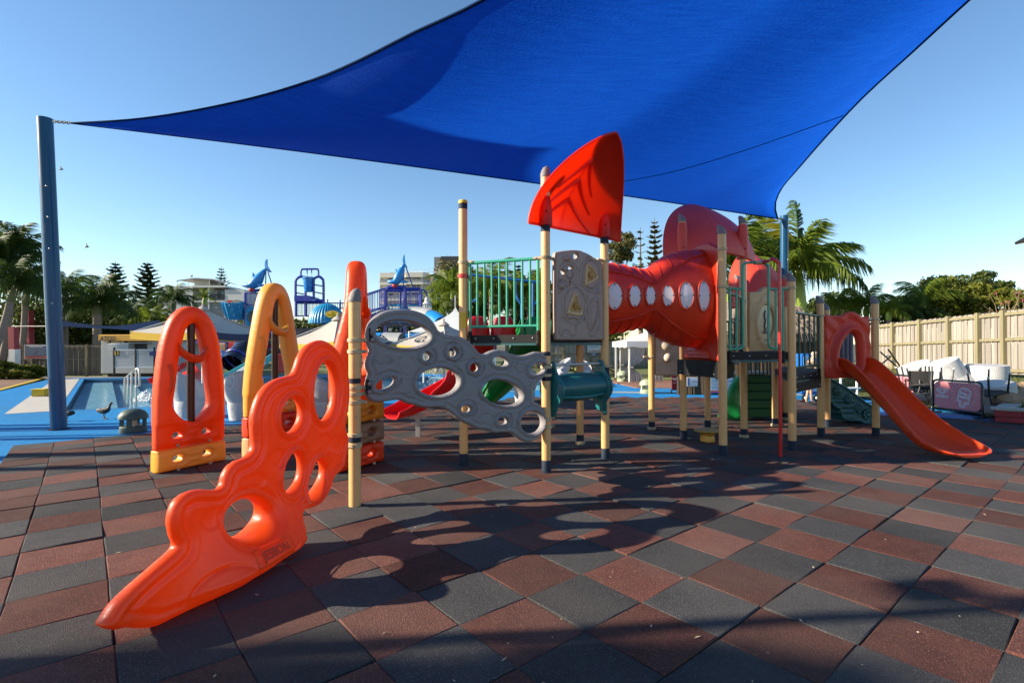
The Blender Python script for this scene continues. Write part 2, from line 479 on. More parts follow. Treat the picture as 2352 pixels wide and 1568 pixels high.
# sunlit grass strips and paths further out
sheet('lawn', [(-60, 26.9), (-23.6, 26.75), (-6, 29.7), (3.7, 28.3), (5, 60), (-60, 60)], [], -0.10, M_GRASS, 0.3)
sheet('path', [(-26, 26.9), (-16.5, 27.3), (-17.5, 29.1), (-26, 28.7)], [], -0.085, M_PATH)
sheet('grass_bank', [(4.8, 23.2), (22, 23.2), (40, 40), (5, 60)], [], 0.0, M_GRASS, 0.6)
sheet('pavement', [(4.7, 19.4), (9, 18.6), (14.2, 17.3), (14.2, 24), (4.2, 24)], [], -0.03, M_PAVE, 0.3)
# right hand lawn bank, rising towards the boundary fence
mb = MB(); rows = []
for k in range(9):
    t = k / 8
    rows.append([Vector((10.3 + 7.8 * s, 10.9 + 9 * t, 0.02 + 0.72 * sstep(np.array(s), 0.05, 0.75) + 0.03 * mnoise.noise(Vector((s * 6, t * 8, 1)))) ) for s in np.linspace(0, 1, 9)])
mb.grid(rows)
struct('lawn_bank', mb, M_GRASS, smooth=True)
# pool
pl = [Vector((x, y, 0)) for x, y in POOL]
cx = sum((p for p in pl), Vector()) / len(pl)
mb = MB(); n = len(pl)
mb.add([Vector((p.x, p.y, -0.03)) for p in pl] + [Vector((p.x, p.y, -0.55)) for p in pl], [(i, (i + 1) % n, n + (i + 1) % n, n + i) for i in range(n)] + [tuple(range(n, 2 * n))])
for k, (w, h) in enumerate(((1.1, -0.22), (2.0, -0.36))):     # the entry steps down along the left side
    e0, e1 = Vector((-11.3, 13.05, 0)), Vector((-21.2, 25.6, 0))
    d = (e1 - e0).normalized(); s_ = Vector((d.y, -d.x, 0))
    mb.prism([(0, 0.05), (15.8, 0.05), (15.8, w), (0.4 + w * .4, w)], e0 + Vector((0, 0, -0.545)), d, s_, Vector((0, 0, 1)), 0.545 + h)
struct('pool_basin', mb, M_POOLFL)
mw = bpy.data.materials.new('water'); mw.use_nodes = True
nt = mw.node_tree; N = nt.nodes; L = nt.links
N.remove(N['Principled BSDF'])
tr = N.new('ShaderNodeBsdfTransparent'); tr.inputs['Color'].default_value = (0.80, 0.94, 0.98, 1)
gl = N.new('ShaderNodeBsdfGlossy'); gl.inputs['Roughness'].default_value = 0.04
fr = N.new('ShaderNodeFresnel'); fr.inputs['IOR'].default_value = 1.33
ms = N.new('ShaderNodeMixShader'); tc = N.new('ShaderNodeTexCoord'); bp = N.new('ShaderNodeBump'); nz = N.new('ShaderNodeTexNoise')
mpw = N.new('ShaderNodeMapping'); mpw.inputs['Scale'].default_value = (1.0, 1.6, 1)
nz.inputs['Scale'].default_value = 2.4; nz.inputs['Detail'].default_value = 3; nz.inputs['Distortion'].default_value = 0.6
bp.inputs['Strength'].default_value = 1.0; bp.inputs['Distance'].default_value = 0.10
L.new(tc.outputs['Object'], mpw.inputs[0]); L.new(mpw.outputs[0], nz.inputs['Vector']); L.new(nz.outputs['Fac'], bp.inputs['Height'])
L.new(bp.outputs[0], gl.inputs['Normal']); L.new(bp.outputs[0], fr.inputs['Normal'])
fm = N.new('ShaderNodeMath'); fm.operation = 'MULTIPLY'; fm.inputs[1].default_value = 0.5; L.new(fr.outputs[0], fm.inputs[0]); L.new(fm.outputs[0], ms.inputs[0]); L.new(tr.outputs[0], ms.inputs[1]); L.new(gl.outputs[0], ms.inputs[2]); L.new(ms.outputs[0], N['Material Output'].inputs['Surface'])
mb = MB(); mb.add([Vector((p.x, p.y, -0.10)) for p in pl], [tuple(range(n))])
struct('pool_water', mb, mw)
def strip(name, pts, w, z, m, h=0.03):
    mb = MB(); L_ = []; R_ = []
    for i, p in enumerate(pts):
        a = Vector(pts[max(i - 1, 0)]); b = Vector(pts[min(i + 1, len(pts) - 1)])
        d = (b - a).normalized(); s_ = Vector((-d.y, d.x))
        L_.append(Vector((*(Vector(p) + s_ * w), z))); R_.append(Vector((*p, z)))
    dn = Vector((0, 0, -h))
    mb.loft([[l, r, r + dn, l + dn] for l, r in zip(L_, R_)], caps=True)
    return struct(name, mb, m)
strip('pool_coping', [(-11.4, 12.95), (-21.6, 25.8)], 0.95, -0.028, M_COPING)
strip('pool_kerb', [(1.2, 18.7), (2.2, 23.4), (-6, 27.45), (-20.8, 25.95)], -0.35, -0.022, mat('blue_coping', (0.02, 0.24, 0.55), 0.5), 0.12)
# left: timber deck with a yellow edge
mb = MB(); d0 = Vector((-17.95, 17.7, 0)); d1 = Vector((-23.9, 26.5, 0))
dk = struct('deck', MB().add([(-17.95, 17.7, -0.05), (-23.9, 26.5, -0.05), (-48, 26.5, -0.05), (-48, 10, -0.05), (-13, 10, -0.05)], [(0, 1, 2, 3, 4)]), M_BED)
for k in range(44):
    y0 = 10.2 + k * 0.37
    xr = -17.95 - (y0 - 17.7) * 0.675 - 0.12
    m_ = MB().box(((-44 + xr) / 2, y0, -0.032), (xr + 44, 0.355, 0.03))
    part('plank', m_, M_WOODDK, dk, smooth=False)
strip('deck_edge_line', [(-12.5, 9.6), (-17.95, 17.7), (-23.9, 26.5)], 0.16, -0.012, M_YEL)
# far side: pale kerb and dark boards by the loungers
strip('timber_edge', [(2.8, 17.5), (5.6, 17.0), (9.2, 16.4)], 0.10, 0.0, M_COPING, 0.05)

# ------------------------------------------------------------------ rubber tiles
AREA = [(-8.05, 8.45), (-6.55, 9.70), (-2.9, 12.6), (0.7, 16.0), (6, 15.3), (8.25, 14.9), (8.15, 11.35), (10, 10.75), (14, 10.3), (14, -2.2), (0.75, -2.2)]
bed = sheet('rubber_tile_floor', AREA, [], -0.030, M_BED)
def tile_mesh(k, m):
    r = random.Random(k)
    c = 0.249; b = 0.007
    cor = [r.choice((0, 0, 0.002, 0.006)) for _ in range(4)]
    sag = r.choice((0, 0, -0.002, 0.003))
    us = (-c, -c + b, 0, c - b, c); vs = []
    for i, x in enumerate(us):
        for j, y in enumerate(us):
            fx = (x + c) / (2 * c); fy = (y + c) / (2 * c)
            z = (cor[0] * (1 - fx) * (1 - fy) + cor[1] * fx * (1 - fy) + cor[2] * fx * fy + cor[3] * (1 - fx) * fy) + sag * (4 * fx * (1 - fx) * fy * (1 - fy)) * 4
            if i in (0, 4) or j in (0, 4): z -= 0.006
            vs.append((x, y, z))
    fs = [(i * 5 + j, (i + 1) * 5 + j, (i + 1) * 5 + j + 1, i * 5 + j + 1) for i in range(4) for j in range(4)]
    ring = [i * 5 for i in range(4)] + [20 + j for j in range(4)] + [(4 - i) * 5 + 4 for i in range(4)] + [4 - j for j in range(4)]
    o = len(vs); vs += [(vs[q][0], vs[q][1], -0.04) for q in ring]
    for q in range(16): fs.append((ring[q], o + q, o + (q + 1) % 16, ring[(q + 1) % 16]))
    me = bpy.data.meshes.new('tile'); me.from_pydata(vs, [], fs); me.materials.append(m); me.shade_smooth(); me.set_sharp_from_angle(angle=R(35))
    return me
TM = {0: [tile_mesh(k, M_RED_T) for k in range(8)], 1: [tile_mesh(k + 50, M_BLK_T) for k in range(8)]}
cells = []
ar = np.array(AREA)
for i in range(-40, 45):
    for j in range(-40, 40):
        c = TO + ta * (0.5 * (i + 0.5)) + tb * (0.5 * (j + 0.5))
        if c.y < -1.5: continue
        if poly_sd(np.array([[c.x, c.y]]), ar)[0] > 0.12:
            col = (i + j) % 2
            if rnd.random() < 0.05: col = 1 - col
            near = c.y - 0.3 > 1.2
            vis = False; size = 0
            if c.y > 1.5:
                px, py, dd = proj(c)
                vis = -140 < px < 2500 and py < 1780
                size = 1.0 / dd ** 3
            cells.append((vis, size, c, col))
cells.sort(key=lambda q: (-int(q[0]), -q[1]))
stuffm = MB(); 
for k, (vis, size, c, col) in enumerate(cells):
    me = rnd.choice(TM[col])
    z = rnd.gauss(0, 0.0035); rx = rnd.gauss(0, 0.007); ry = rnd.gauss(0, 0.007)
    rz = TA + rnd.gauss(0, 0.006) + math.pi / 2 * rnd.randrange(4)
    c = c + Vector((rnd.gauss(0, 0.003), rnd.gauss(0, 0.003), 0))
    if k < 300:
        inst('tile', me, bed, (c.x, c.y, z), (rx, ry, rz))
    else:
        m_ = Matrix.Translation((c.x, c.y, z)) @ Matrix.Rotation(rz, 4, 'Z') @ Matrix.Rotation(rx * 1.2, 4, 'X') @ Matrix.Rotation(ry * 1.2, 4, 'Y')
        stuffm.cur = col
        stuffm.add([m_ @ v.co for v in me.vertices], [tuple(p.vertices) for p in me.polygons])
stuffm.cur = 0
part('tiles', stuffm, [M_RED_T, M_BLK_T], bed, kind='stuff', angle=35)
# flecks of litter lying on the rubber: leaf bits and pale crumbs
mb = MB()
for k in range(90):
    y = 2.1 + 6.5 * rnd.random() ** 1.5; x = (rnd.random() * 2 - 1) * y * 0.98 + 0.4
    if poly_sd(np.array([[x, y]]), ar)[0] < 0.1: continue
    s_ = rnd.choice((0.003, 0.004, 0.005, 0.008)); a = rnd.random() * 6.28; l = rnd.choice((1, 1.5, 3))
    d = Vector((math.cos(a), math.sin(a), 0)) * s_ * l; e = Vector((-math.sin(a), math.cos(a), 0)) * s_
    p = Vector((x, y, 0.011))
    mb.add([p - d, p - e * .7 + Vector((0, 0, .003)), p + d + Vector((0, 0, .004)), p + e + Vector((0, 0, .002))], [(0, 1, 2, 3)])
struct('leaf_litter', mb, mat('litter', (0.55, 0.47, 0.33), 0.9, col2=(0.3, 0.2, 0.1), nscale=30), kind='stuff')
# ------------------------------------------------------------------ plastics, metal, cloth
M_TAN = mat('tan_paint', (0.72, 0.405, 0.165), 0.38, col2=(0.66, 0.355, 0.135), nscale=7, bump=0.05, bscale=40, coat=0.2, speck=(45, 0.975, (0.42, 0.25, 0.10)), scuff=(9, 0.62, (0.36, 0.24, 0.13), 0.6))
M_NAVY = mat('navy_rubber', (0.006, 0.016, 0.042), 0.65, col2=(0.022, 0.030, 0.042), nscale=14, namt=0.2, bump=0.3, spec=0.25)
M_CAPG = mat('grey_cap', (0.20, 0.18, 0.175), 0.6, nscale=25, bump=0.3, bscale=90)
M_CLAMP = mat('cream_clamp', (0.56, 0.43, 0.26), 0.5, col2=(0.36, 0.27, 0.16), nscale=24, bump=0.1)
M_STEEL = mat('steel', (0.55, 0.54, 0.52), 0.3, metal=0.9)
M_GALV = mat('galvanised', (0.50, 0.49, 0.46), 0.5, metal=0.3, nscale=20)
M_ORANGE = mat('orange_plastic', (0.86, 0.088, 0.004), 0.42, col2=(0.80, 0.078, 0.006), nscale=3, bump=0.12, bscale=260, trans=0.28, tcol=(1.0, 0.19, 0.005), coat=0.06, scuff=(7, 0.60, (0.35, 0.04, 0.01), 0.55))
M_YELP = mat('yellow_plastic', (0.88, 0.42, 0.035), 0.40, col2=(0.86, 0.44, 0.08), nscale=3, bump=0.12, bscale=260, trans=0.22, tcol=(0.95, 0.42, 0.02), coat=0.1, scuff=(7, 0.62, (0.50, 0.22, 0.05), 0.3))
M_REDP = mat('red_plastic', (0.68, 0.046, 0.010), 0.40, col2=(0.60, 0.036, 0.010), nscale=3, bump=0.12, bscale=260, trans=0.22, tcol=(0.95, 0.10, 0.01), coat=0.12)
M_REDROOF = mat('red_roof_plastic', (0.66, 0.045, 0.018), 0.38, col2=(0.55, 0.03, 0.026), nscale=3, bump=0.08, bscale=200, trans=0.55, tcol=(1.0, 0.15, 0.012))
M_FADED = mat('faded_red_plastic', (0.74, 0.075, 0.040), 0.45, col2=(0.72, 0.060, 0.030), nscale=3, bump=0.1, bscale=240, trans=0.08)
M_BROWNP = mat('brown_plastic', (0.21, 0.125, 0.080), 0.5, col2=(0.24, 0.15, 0.10), nscale=6, bump=0.3, bscale=300)
M_GREYP = mat('grey_plastic', (0.235, 0.222, 0.230), 0.55, col2=(0.27, 0.25, 0.25), nscale=5, namt=0.3, bump=0.35, bscale=260, speck=(300, 0.80, (0.19, 0.18, 0.185)), spec=0.3, scuff=(5, 0.60, (0.10, 0.09, 0.09), 0.5))
M_MAUVE = mat('mauve_plastic', (0.34, 0.235, 0.19), 0.5, col2=(0.30, 0.22, 0.19), nscale=5, bump=0.2, bscale=260)
M_CREAMP = mat('cream_plastic', (0.62, 0.42, 0.21), 0.45, bump=0.1)
M_BEIGEP = mat('beige_plastic', (0.68, 0.56, 0.43), 0.45, bump=0.1)
M_TANP = mat('tan_panel_plastic', (0.48, 0.245, 0.085), 0.55, spec=.3, col2=(0.43, 0.225, 0.09), nscale=4, bump=0.15)
M_TEAL = mat('teal_plastic', (0.006, 0.15, 0.155), 0.32, col2=(0.005, 0.12, 0.13), nscale=4, bump=0.05, coat=0.3)
M_TEALD = mat('dark_teal_plastic', (0.012, 0.085, 0.090), 0.45, nscale=4, bump=0.1)
M_GREENM = mat('green_rail_paint', (0.035, 0.33, 0.20), 0.35, col2=(0.03, 0.28, 0.17), nscale=9, coat=0.2)
M_DGREENM = mat('dark_green_rail_paint', (0.012, 0.09, 0.055), 0.4)
M_GREENP = mat('green_plastic', (0.010, 0.27, 0.065), 0.35, col2=(0.008, 0.22, 0.05), nscale=3, bump=0.05, trans=0.12, tcol=(0.03, 0.7, 0.15))
M_REDSL = mat('bright_red_plastic', (0.66, 0.012, 0.014), 0.33, col2=(0.60, 0.01, 0.012), nscale=3, bump=0.05, trans=0.12, tcol=(0.95, 0.03, 0.02))
M_BLACKP = mat('black_coating', (0.012, 0.012, 0.012), 0.6, spec=0.2, bump=0.3, bscale=200, col2=(0.02, 0.02, 0.02))
M_BLACKPOLE = mat('black_pole', (0.018, 0.012, 0.010), 0.3, metal=0.3, col2=(0.05, 0.03, 0.022), nscale=5, stretch=(1, 1, 0.15))
M_REDM = mat('red_pole_paint', (0.60, 0.010, 0.014), 0.3, coat=0.3)
M_BLUEM = mat('blue_rail_paint', (0.012, 0.16, 0.45), 0.35, coat=0.2)
M_BLUEPOLE = mat('blue_pole_paint', (0.003, 0.072, 0.165), 0.32, col2=(0.003, 0.060, 0.14), spec=.35, nscale=3, stretch=(3, 3, 0.3), coat=0.12, speck=(18, 0.985, (0.25, 0.3, 0.35)))
M_WINW = mat('window_acrylic', (0.72, 0.66, 0.70), 0.35, col2=(0.66, 0.60, 0.64), nscale=9, spec=0.35)
M_WHITE = mat('white_plastic', (0.78, 0.78, 0.76), 0.45, nscale=5)

# ------------------------------------------------------------------ shade sail
def sail_mat():
    m = bpy.data.materials.new('sail_cloth'); m.use_nodes = True
    nt = m.node_tree; N = nt.nodes; L = nt.links; b = N['Principled BSDF']
    tc = N.new('ShaderNodeTexCoord')
    mp = N.new('ShaderNodeMapping'); mp.inputs['Rotation'].default_value = (0, 0, R(-32)); mp.inputs['Scale'].default_value = (0.5, 4, 1)
    L.new(tc.outputs['Object'], mp.inputs[0])
    n1 = N.new('ShaderNodeTexNoise'); n1.inputs['Scale'].default_value = 7; n1.inputs['Detail'].default_value = 6; L.new(mp.outputs[0], n1.inputs[0])
    n2 = N.new('ShaderNodeTexNoise'); n2.inputs['Scale'].default_value = 2.4; n2.inputs['Detail'].default_value = 6; n2.inputs['Roughness'].default_value = 0.75; L.new(tc.outputs['Object'], n2.inputs[0])
    r2 = N.new('ShaderNodeMapRange'); r2.inputs['From Min'].default_value = 0.66; r2.inputs['From Max'].default_value = 0.74; L.new(n2.outputs[0], r2.inputs[0])
    mx = N.new('ShaderNodeMix'); mx.data_type = 'RGBA'; mx.inputs['A'].default_value = (0.002, 0.050, 0.37, 1); mx.inputs['B'].default_value = (0.007, 0.105, 0.58, 1); L.new(n1.outputs[0], mx.inputs['Factor'])
    m2 = N.new('ShaderNodeMix'); m2.data_type = 'RGBA'; m2.inputs['B'].default_value = (0.004, 0.035, 0.20, 1); L.new(mx.outputs['Result'], m2.inputs['A'])
    ml = N.new('ShaderNodeMath'); ml.operation = 'MULTIPLY'; ml.inputs[1].default_value = 0.55; L.new(r2.outputs[0], ml.inputs[0]); L.new(ml.outputs[0], m2.inputs['Factor'])
    L.new(m2.outputs['Result'], b.inputs['Base Color']); b.inputs['Roughness'].default_value = 0.75; b.inputs['Specular IOR Level'].default_value = 0.2
    w = N.new('ShaderNodeTexNoise'); w.inputs['Scale'].default_value = 90; mq = N.new('ShaderNodeMapping'); mq.inputs['Rotation'].default_value = (0, 0, R(-32)); mq.inputs['Scale'].default_value = (0.25, 1, 1)
    L.new(tc.outputs['Object'], mq.inputs[0]); L.new(mq.outputs[0], w.inputs[0])
    bp = N.new('ShaderNodeBump'); bp.inputs['Strength'].default_value = 0.4; bp.inputs['Distance'].default_value = 0.02; L.new(w.outputs[0], bp.inputs['Height']); L.new(bp.outputs[0], b.inputs['Normal'])
    t = N.new('ShaderNodeBsdfTranslucent'); L.new(m2.outputs['Result'], t.inputs['Color']); L.new(bp.outputs[0], t.inputs['Normal'])
    ms = N.new('ShaderNodeMixShader'); ms.inputs[0].default_value = 0.62
    L.new(b.outputs[0], ms.inputs[1]); L.new(t.outputs[0], ms.inputs[2]); L.new(ms.outputs[0], N['Material Output'].inputs['Surface'])
    return m
def at_z(px, py, z):
    d = ray(px, py); return Vector(d * ((z - CAM_H) / d[2])) + Vector((0, 0, CAM_H))
left_e = [at_z(165, 283, 5.74), at_z(290, 276, 5.62), at_z(400, 262, 5.5), at_z(512, 241, 5.4), at_z(620, 215, 5.3), at_z(730, 180, 5.22), at_z(830, 137, 5.15), at_z(960, 71, 5.09), at_z(1110, 0, 5.05), Vector((1.6, 3.7, 5.1)), Vector((4.3, 1.3, 5.5))]
def at_y(px, py, Y): return at(px, py, Y)
right_e = [at_y(1786, 502, 11.5), at_y(1780, 470, 11.05), at_y(1795, 432, 10.3), at_y(1832, 388, 9.35), at_y(1900, 310, 8.15), at_y(1985, 220, 7.05), at_y(2100, 115, 6.0), at_y(2225, 0, 5.2), Vector((4.45, 3.2, 5.15)), Vector((4.3, 1.3, 5.5))]
nb_ = [Vector(p) for p in crom(left_e, 6)] ; nr_ = [Vector(p) for p in crom(right_e, 6)]
near = nb_[:-1] + [nb_[-1]] + list(reversed(nr_[:-1]))
NN = 72
def resample(pts, n):
    ds = [0]
    for a, b in zip(pts, pts[1:]): ds.append(ds[-1] + (b - a).length)
    out = []
    for i in range(n + 1):
        s = ds[-1] * i / n; k = 0
        while k < len(ds) - 2 and ds[k + 1] < s: k += 1
        f = (s - ds[k]) / max(ds[k + 1] - ds[k], 1e-9); out.append(pts[k].lerp(pts[k + 1], min(max(f, 0), 1)))
    return out
near_r = resample(near, NN)
fa, fb = left_e[0], right_e[0]
far_pts = [Vector(p) for p in crom([fa, fa.lerp(fb, .25) + Vector((.10, -.30, -.06)), fa.lerp(fb, .5) + Vector((.13, -.42, -.09)), fa.lerp(fb, .75) + Vector((.1, -.30, -.06)), fb], 8)]
far_r = resample(far_pts, NN)
rows = []
for k in range(25):
    v = k / 24
    row = []
    for i in range(NN + 1):
        u = i / NN
        p = far_r[i].lerp(near_r[i], v)
        p.z += -0.55 * math.sin(math.pi * u) * math.sin(math.pi * v) * (0.6 + 0.4 * u) + 0.012 * math.sin(u * 55 + v * 4) * math.sin(math.pi * v) * (abs(u - .5) ** 2 * 4)
        row.append(p)
    rows.append(row)
sail = thing('shade_sail', 'large blue shade sail stretched over the playground', 'shade sail', (0, 0, 5.2))
part('cloth', MB().grid(rows), sail_mat(), sail, angle=180)
M_HEM = mat('sail_hem', (0.004, 0.018, 0.065), 0.9, spec=0.05)
part('hem', MB().tube(far_r, 0.018, 6).tube(near_r, 0.018, 6), M_HEM, sail, label='dark stitched hem round the sail edge')
from mathutils.bvhtree import BVHTree
gb_ = MB().grid(rows); bvh = BVHTree.FromPolygons([Vector(v) for v in gb_.v], gb_.f)
sm = []
for px, py in crom([(1310, 427), (1430, 416), (1560, 390), (1700, 348), (1830, 303), (1950, 260)], 6):
    h_ = bvh.ray_cast(Vector((0, 0, CAM_H)), Vector(ray(px, py)).normalized())
    if h_[0] is not None: sm.append(h_[0] + Vector((0, 0, -.008)))
part('seam', MB().tube(sm, 0.006, 4), M_HEM, sail, label='dark seam running across the cloth')
ch = MB()
pt = at_z(122, 279, 5.77); q = left_e[0]
def chain(mb, a, b, n, r=0.011):
    d = (b - a) / n
    for i in range(n):
        c = a + d * (i + .5); e = d.normalized(); s_ = e.cross(Vector((0, 0, 1))).normalized() if i % 2 else Vector((0, 0, 1))
        mb.tube([c + e * (d.length * .62) * math.cos(x) + s_ * 0.024 * math.sin(x) for x in [k * math.pi / 4 for k in range(8)]], r, 5, closed=True)
chain(ch, pt, q, 8)
part('chain', ch, M_STEEL, sail)
ch = MB(); chain(ch, at_y(1799, 504, 11.5), right_e[0], 3)
part('chain', ch, M_STEEL, sail)
def leaning_pole(name, base, top, r, label, holes=False):
    t = thing(name, label, 'pole', base)
    b, tp = Vector(base), Vector(top)
    part('shaft', MB().tube([b, b.lerp(tp, .5), tp], r, 28), M_BLUEPOLE, t)
    part('base_plate', MB().cyl(b + Vector((0, 0, -0.04)), r * 1.35, 0.05, 24), M_NAVY, t)
    d = (tp - b).normalized()
    part('collar', MB().tube([b.lerp(tp, .405), b.lerp(tp, .41)], r * 1.03, 28), M_BLUEPOLE, t)
    part('cap', MB().tube([tp - d * 0.01, tp + d * .02], r * 1.01, 28), M_BLUEPOLE, t)
    lug = MB(); s_ = (Vector((-b.x * .1, 1, 0))).normalized()
    for f in (.58, .68, .78, .405):
        p = b.lerp(tp, f) + Vector((r * .55, -r * .85, 0)) * (1 if f < .5 else -0.95 if False else 1)
        lug.sphere(p, 0.018, 6)
    part('bolt', lug, M_STEEL, t)
    return t
bl = G(135.5, 985, -0.03)
leaning_pole('sail_post', bl, at(103, 275, bl.y - 0.05), 0.128, 'tall blue leaning sail post by the pool with chain at its top')
pr_ = at_y(1800, 503, 11.52)
leaning_pole('sail_post', (pr_.x - .02, 11.55, -0.03), (pr_.x + .03, 11.55, pr_.z + .06), 0.082, 'blue sail post rising behind the red roofs beside the big palm')

# tall things standing out of the picture on the sunny side: their shadows cross the rubber floor
lpz = thing('light_pole', 'tall slim light pole standing beyond the left edge, its shadow crossing the front tiles', 'light pole', (-8.6, 1.98, -.03))
part('shaft', MB().tube([(-8.6, 1.98, -.03), (-8.6, 1.98, 6.4)], [.075, .05], 12), M_GALV, lpz)
part('lamp_head', MB().box((-8.45, 1.98, 5.25), (.5, .24, .16), bev=.03), M_BLACKP, lpz)
part('lamp_head', MB().box((-8.6, 2.22, 5.05), (.2, .3, .22), bev=.03), M_BLACKP, lpz)

hs_ = [Vector((-15.85, 5.75, 11)), Vector((-13.5, 6.95, 11)), Vector((-13.0, 9.8, 10.9)), Vector((-16.5, 10.0, 11)), Vector((-20.8, 9.2, 11.2)), Vector((-19.3, 8.0, 11.1)), Vector((-16.9, 6.5, 11))]  # unseen caster, added and shaped to throw the dark area onto the big sail
t = thing('shade_sail', 'unseen second sail added beyond the left edge to cast the dark area on the big sail', 'shade sail', (-16, 9, 11))
c_ = sum(hs_, Vector()) / 7
mb = MB(); ed = []
for a, b in zip(hs_, hs_[1:] + hs_[:1]): ed += [a.lerp(b, k / 8)  .lerp(c_, .03 * math.sin(math.pi * k / 8)) for k in range(8)]
mb.loft([[p.lerp(c_, f) + Vector((0, 0, -.5 * f)) for p in ed] for f in (0, .35, .7, .999)])
part('cloth', mb, MATS.get('navy_cloth') or mat('navy_cloth', (0.004, 0.02, 0.09), .8), t, angle=180)
for p in hs_: part('caster_mast', MB().tube([Vector((p.x, p.y, -.1)), p], .11, 12), M_BLUEPOLE, t)
for y_, x_ in ((8.75, -14.5), (9.15, -17.5)):
    t = thing('light_pole', 'slim pole beyond the left edge whose shadow falls over the blue surface' if y_ < 9 else 'slim pole further beyond the left edge near the wooden deck', 'light pole', (x_, y_, -.05))
    part('shaft', MB().tube([(x_, y_, -.05), (x_, y_, 4.6)], [.07, .05], 10), M_GALV, t)
    part('lamp_head', MB().box((x_ + .1, y_, 4.6), (.5, .22, .1), bev=.03), M_BLACKP, t)
# ------------------------------------------------------------------ play structure
play = thing('playground_climbing_frame', 'big tan posted playground climbing frame with red tunnel, slides and climbing panels', 'climbing frame', (1.5, 8, 0))
ZH = Vector((0, 0, 1))
def g2(px, py): p = G(px, py); return Vector((p.x, p.y, 0))
A, B, C, D = g2(815, 1163), g2(1065, 1066), g2(1255, 1083), g2(1390.5, 1053)
E_, PL, PA, PB = g2(1332.5, 1019), g2(1497, 985.7), g2(1570, 1008), g2(1625.5, 982.5)
PC, PD, PE, PF = g2(1661, 1045), g2(1709, 1004), g2(1697, 963), g2(1780.5, 978)
PG, PH, PI, PJ, PK = g2(1820, 1034), g2(1803, 963), g2(1886, 1001), g2(1900, 980), g2(2012, 1001)
PR = 0.0575
def cap_mb(p, z, r=PR, lean=(1, 0)):
    mb = MB(); prof = [(1.1, 0), (1.12, .02), (1.08, .09), (1.0, .10), (.97, .13), (.82, .17), (.60, .2), (.3, .215), (.02, .22)]
    rings = []
    for rr, h in prof:
        k = max(0, h - .08) * 0.28; q = []
        for j in range(16):
            a = 2 * math.pi * j / 16
            x = rr * r * math.cos(a); y = rr * r * math.sin(a)
            q.append(p + Vector((x - lean[0] * k, y - lean[1] * k, z + h * 0.62 + 0.22 * (-lean[0] * x - lean[1] * y) * (1 if h > .08 else 0))))
        rings.append(q)
    mb.loft(rings, caps=True); return mb
def post(p, top, sleeve=True, cap='grey', ring=False, z0=-0.02, label=None, lean=(1, 0)):
    o = part('post', MB().cyl(p + Vector((0, 0, z0)), PR, top - z0, 20), M_TAN, play, label=label)
    if sleeve: part('foot_sleeve', MB().lathe([(PR * 1.035, 0), (PR * 1.035, .155), (PR * 1.0, .16)], p + Vector((0, 0, -.01)), 20).lathe([(PR * 1.2, 0), (PR * 1.2, .018), (PR, .024)], p + Vector((0, 0, -.012)), 20), M_NAVY, o)
    if ring: part('foot_ring', MB().lathe([(PR * 1.35, 0), (PR * 1.4, .035), (PR * 1.1, .05)], p + Vector((0, 0, .0)), 20), M_CLAMP, o)
    if cap == 'grey': part('cap', cap_mb(p, top, lean=lean), M_CAPG, o)
    elif cap == 'yellow':
        part('cap', MB().lathe([(PR * 1.06, -.01), (PR * 1.08, .02), (PR * .9, .034), (0.001, .036)], p + Vector((0, 0, top)), 20), M_YEL, o)
        part('band', MB().lathe([(PR * 1.02, 0), (PR * 1.02, .075)], p + Vector((0, 0, top - .085)), 20), M_NAVY, o)
    return o
def clamp(p, z, d, par=None, m=None, w=0.04, arm=0.10):
    d = Vector((d[0], d[1], 0)).normalized(); s_ = Vector((-d.y, d.x, 0))
    mb = MB().lathe([(PR * 1.0, 0), (PR * 1.22, .004), (PR * 1.22, w - .004), (PR * 1.0, w)], p + Vector((0, 0, z - w / 2)), 20)
    q = p + Vector((0, 0, z)) + d * (PR + arm / 2)
    mb.box(q, (arm, .045, w * .85), math.atan2(d.y, d.x), bev=.006)
    mb.tube([q + d * .02 + s_ * .035, q + d * .02 - s_ * .035], .013, 8)
    return part('clamp', mb, m or M_CLAMP, par or play)
oA = post(A, 2.0, sleeve=False, label='front tan post between the orange and grey climbing panels', lean=(-.4, -.2))
for z in (1.515, 1.625): clamp(A, z, (C - A), oA, arm=.05)
for z in (1.02, 1.10, 1.16): clamp(A, z, (C - A), oA, arm=.05)
for z in (0.60, 0.70): clamp(A, z, Vector((-.2, -1)), oA, arm=.05)
part('band', MB().lathe([(PR * 1.015, 0), (PR * 1.015, .05)], A + Vector((0, 0, 1.205)), 20), M_NAVY, oA)
part('band', MB().lathe([(PR * 1.015, 0), (PR * 1.015, .075)], A + Vector((0, 0, .63)), 20), M_NAVY, oA)
oB = post(B, 3.46, cap='yellow', label='tallest free post with a yellow cap and a red collar')
part('collar', MB().lathe([(PR, 0), (PR * 1.28, .008), (PR * 1.28, .05), (PR, .058)], B + Vector((0, 0, 2.46)), 20), M_REDM, oB)
part('tape', MB().lathe([(PR * 1.012, 0), (PR * 1.012, .21)], B + Vector((0, 0, 1.80)), 20), mat('yellow_tape', (0.72, 0.42, 0.02), 0.35), oB)
clamp(B, 2.67, C - B, oB)
oC = post(C, 3.66, cap='grey', lean=(-.3, .2)); clamp(C, 2.66, B - C, oC); clamp(C, 2.66, D - C, oC)
for z, h in ((1.13, .20), (1.44, .05)): part('band', MB().lathe([(PR * 1.015, 0), (PR * 1.015, h)], C + Vector((0, 0, z)), 20), M_NAVY, oC)
part('band', MB().lathe([(PR * 1.015, 0), (PR * 1.015, .16)], C + Vector((0, 0, 2.98)), 20), M_NAVY, oC)
for z in (1.30, 1.20, .66, .56): clamp(C, z, D - C, oC, arm=.04)
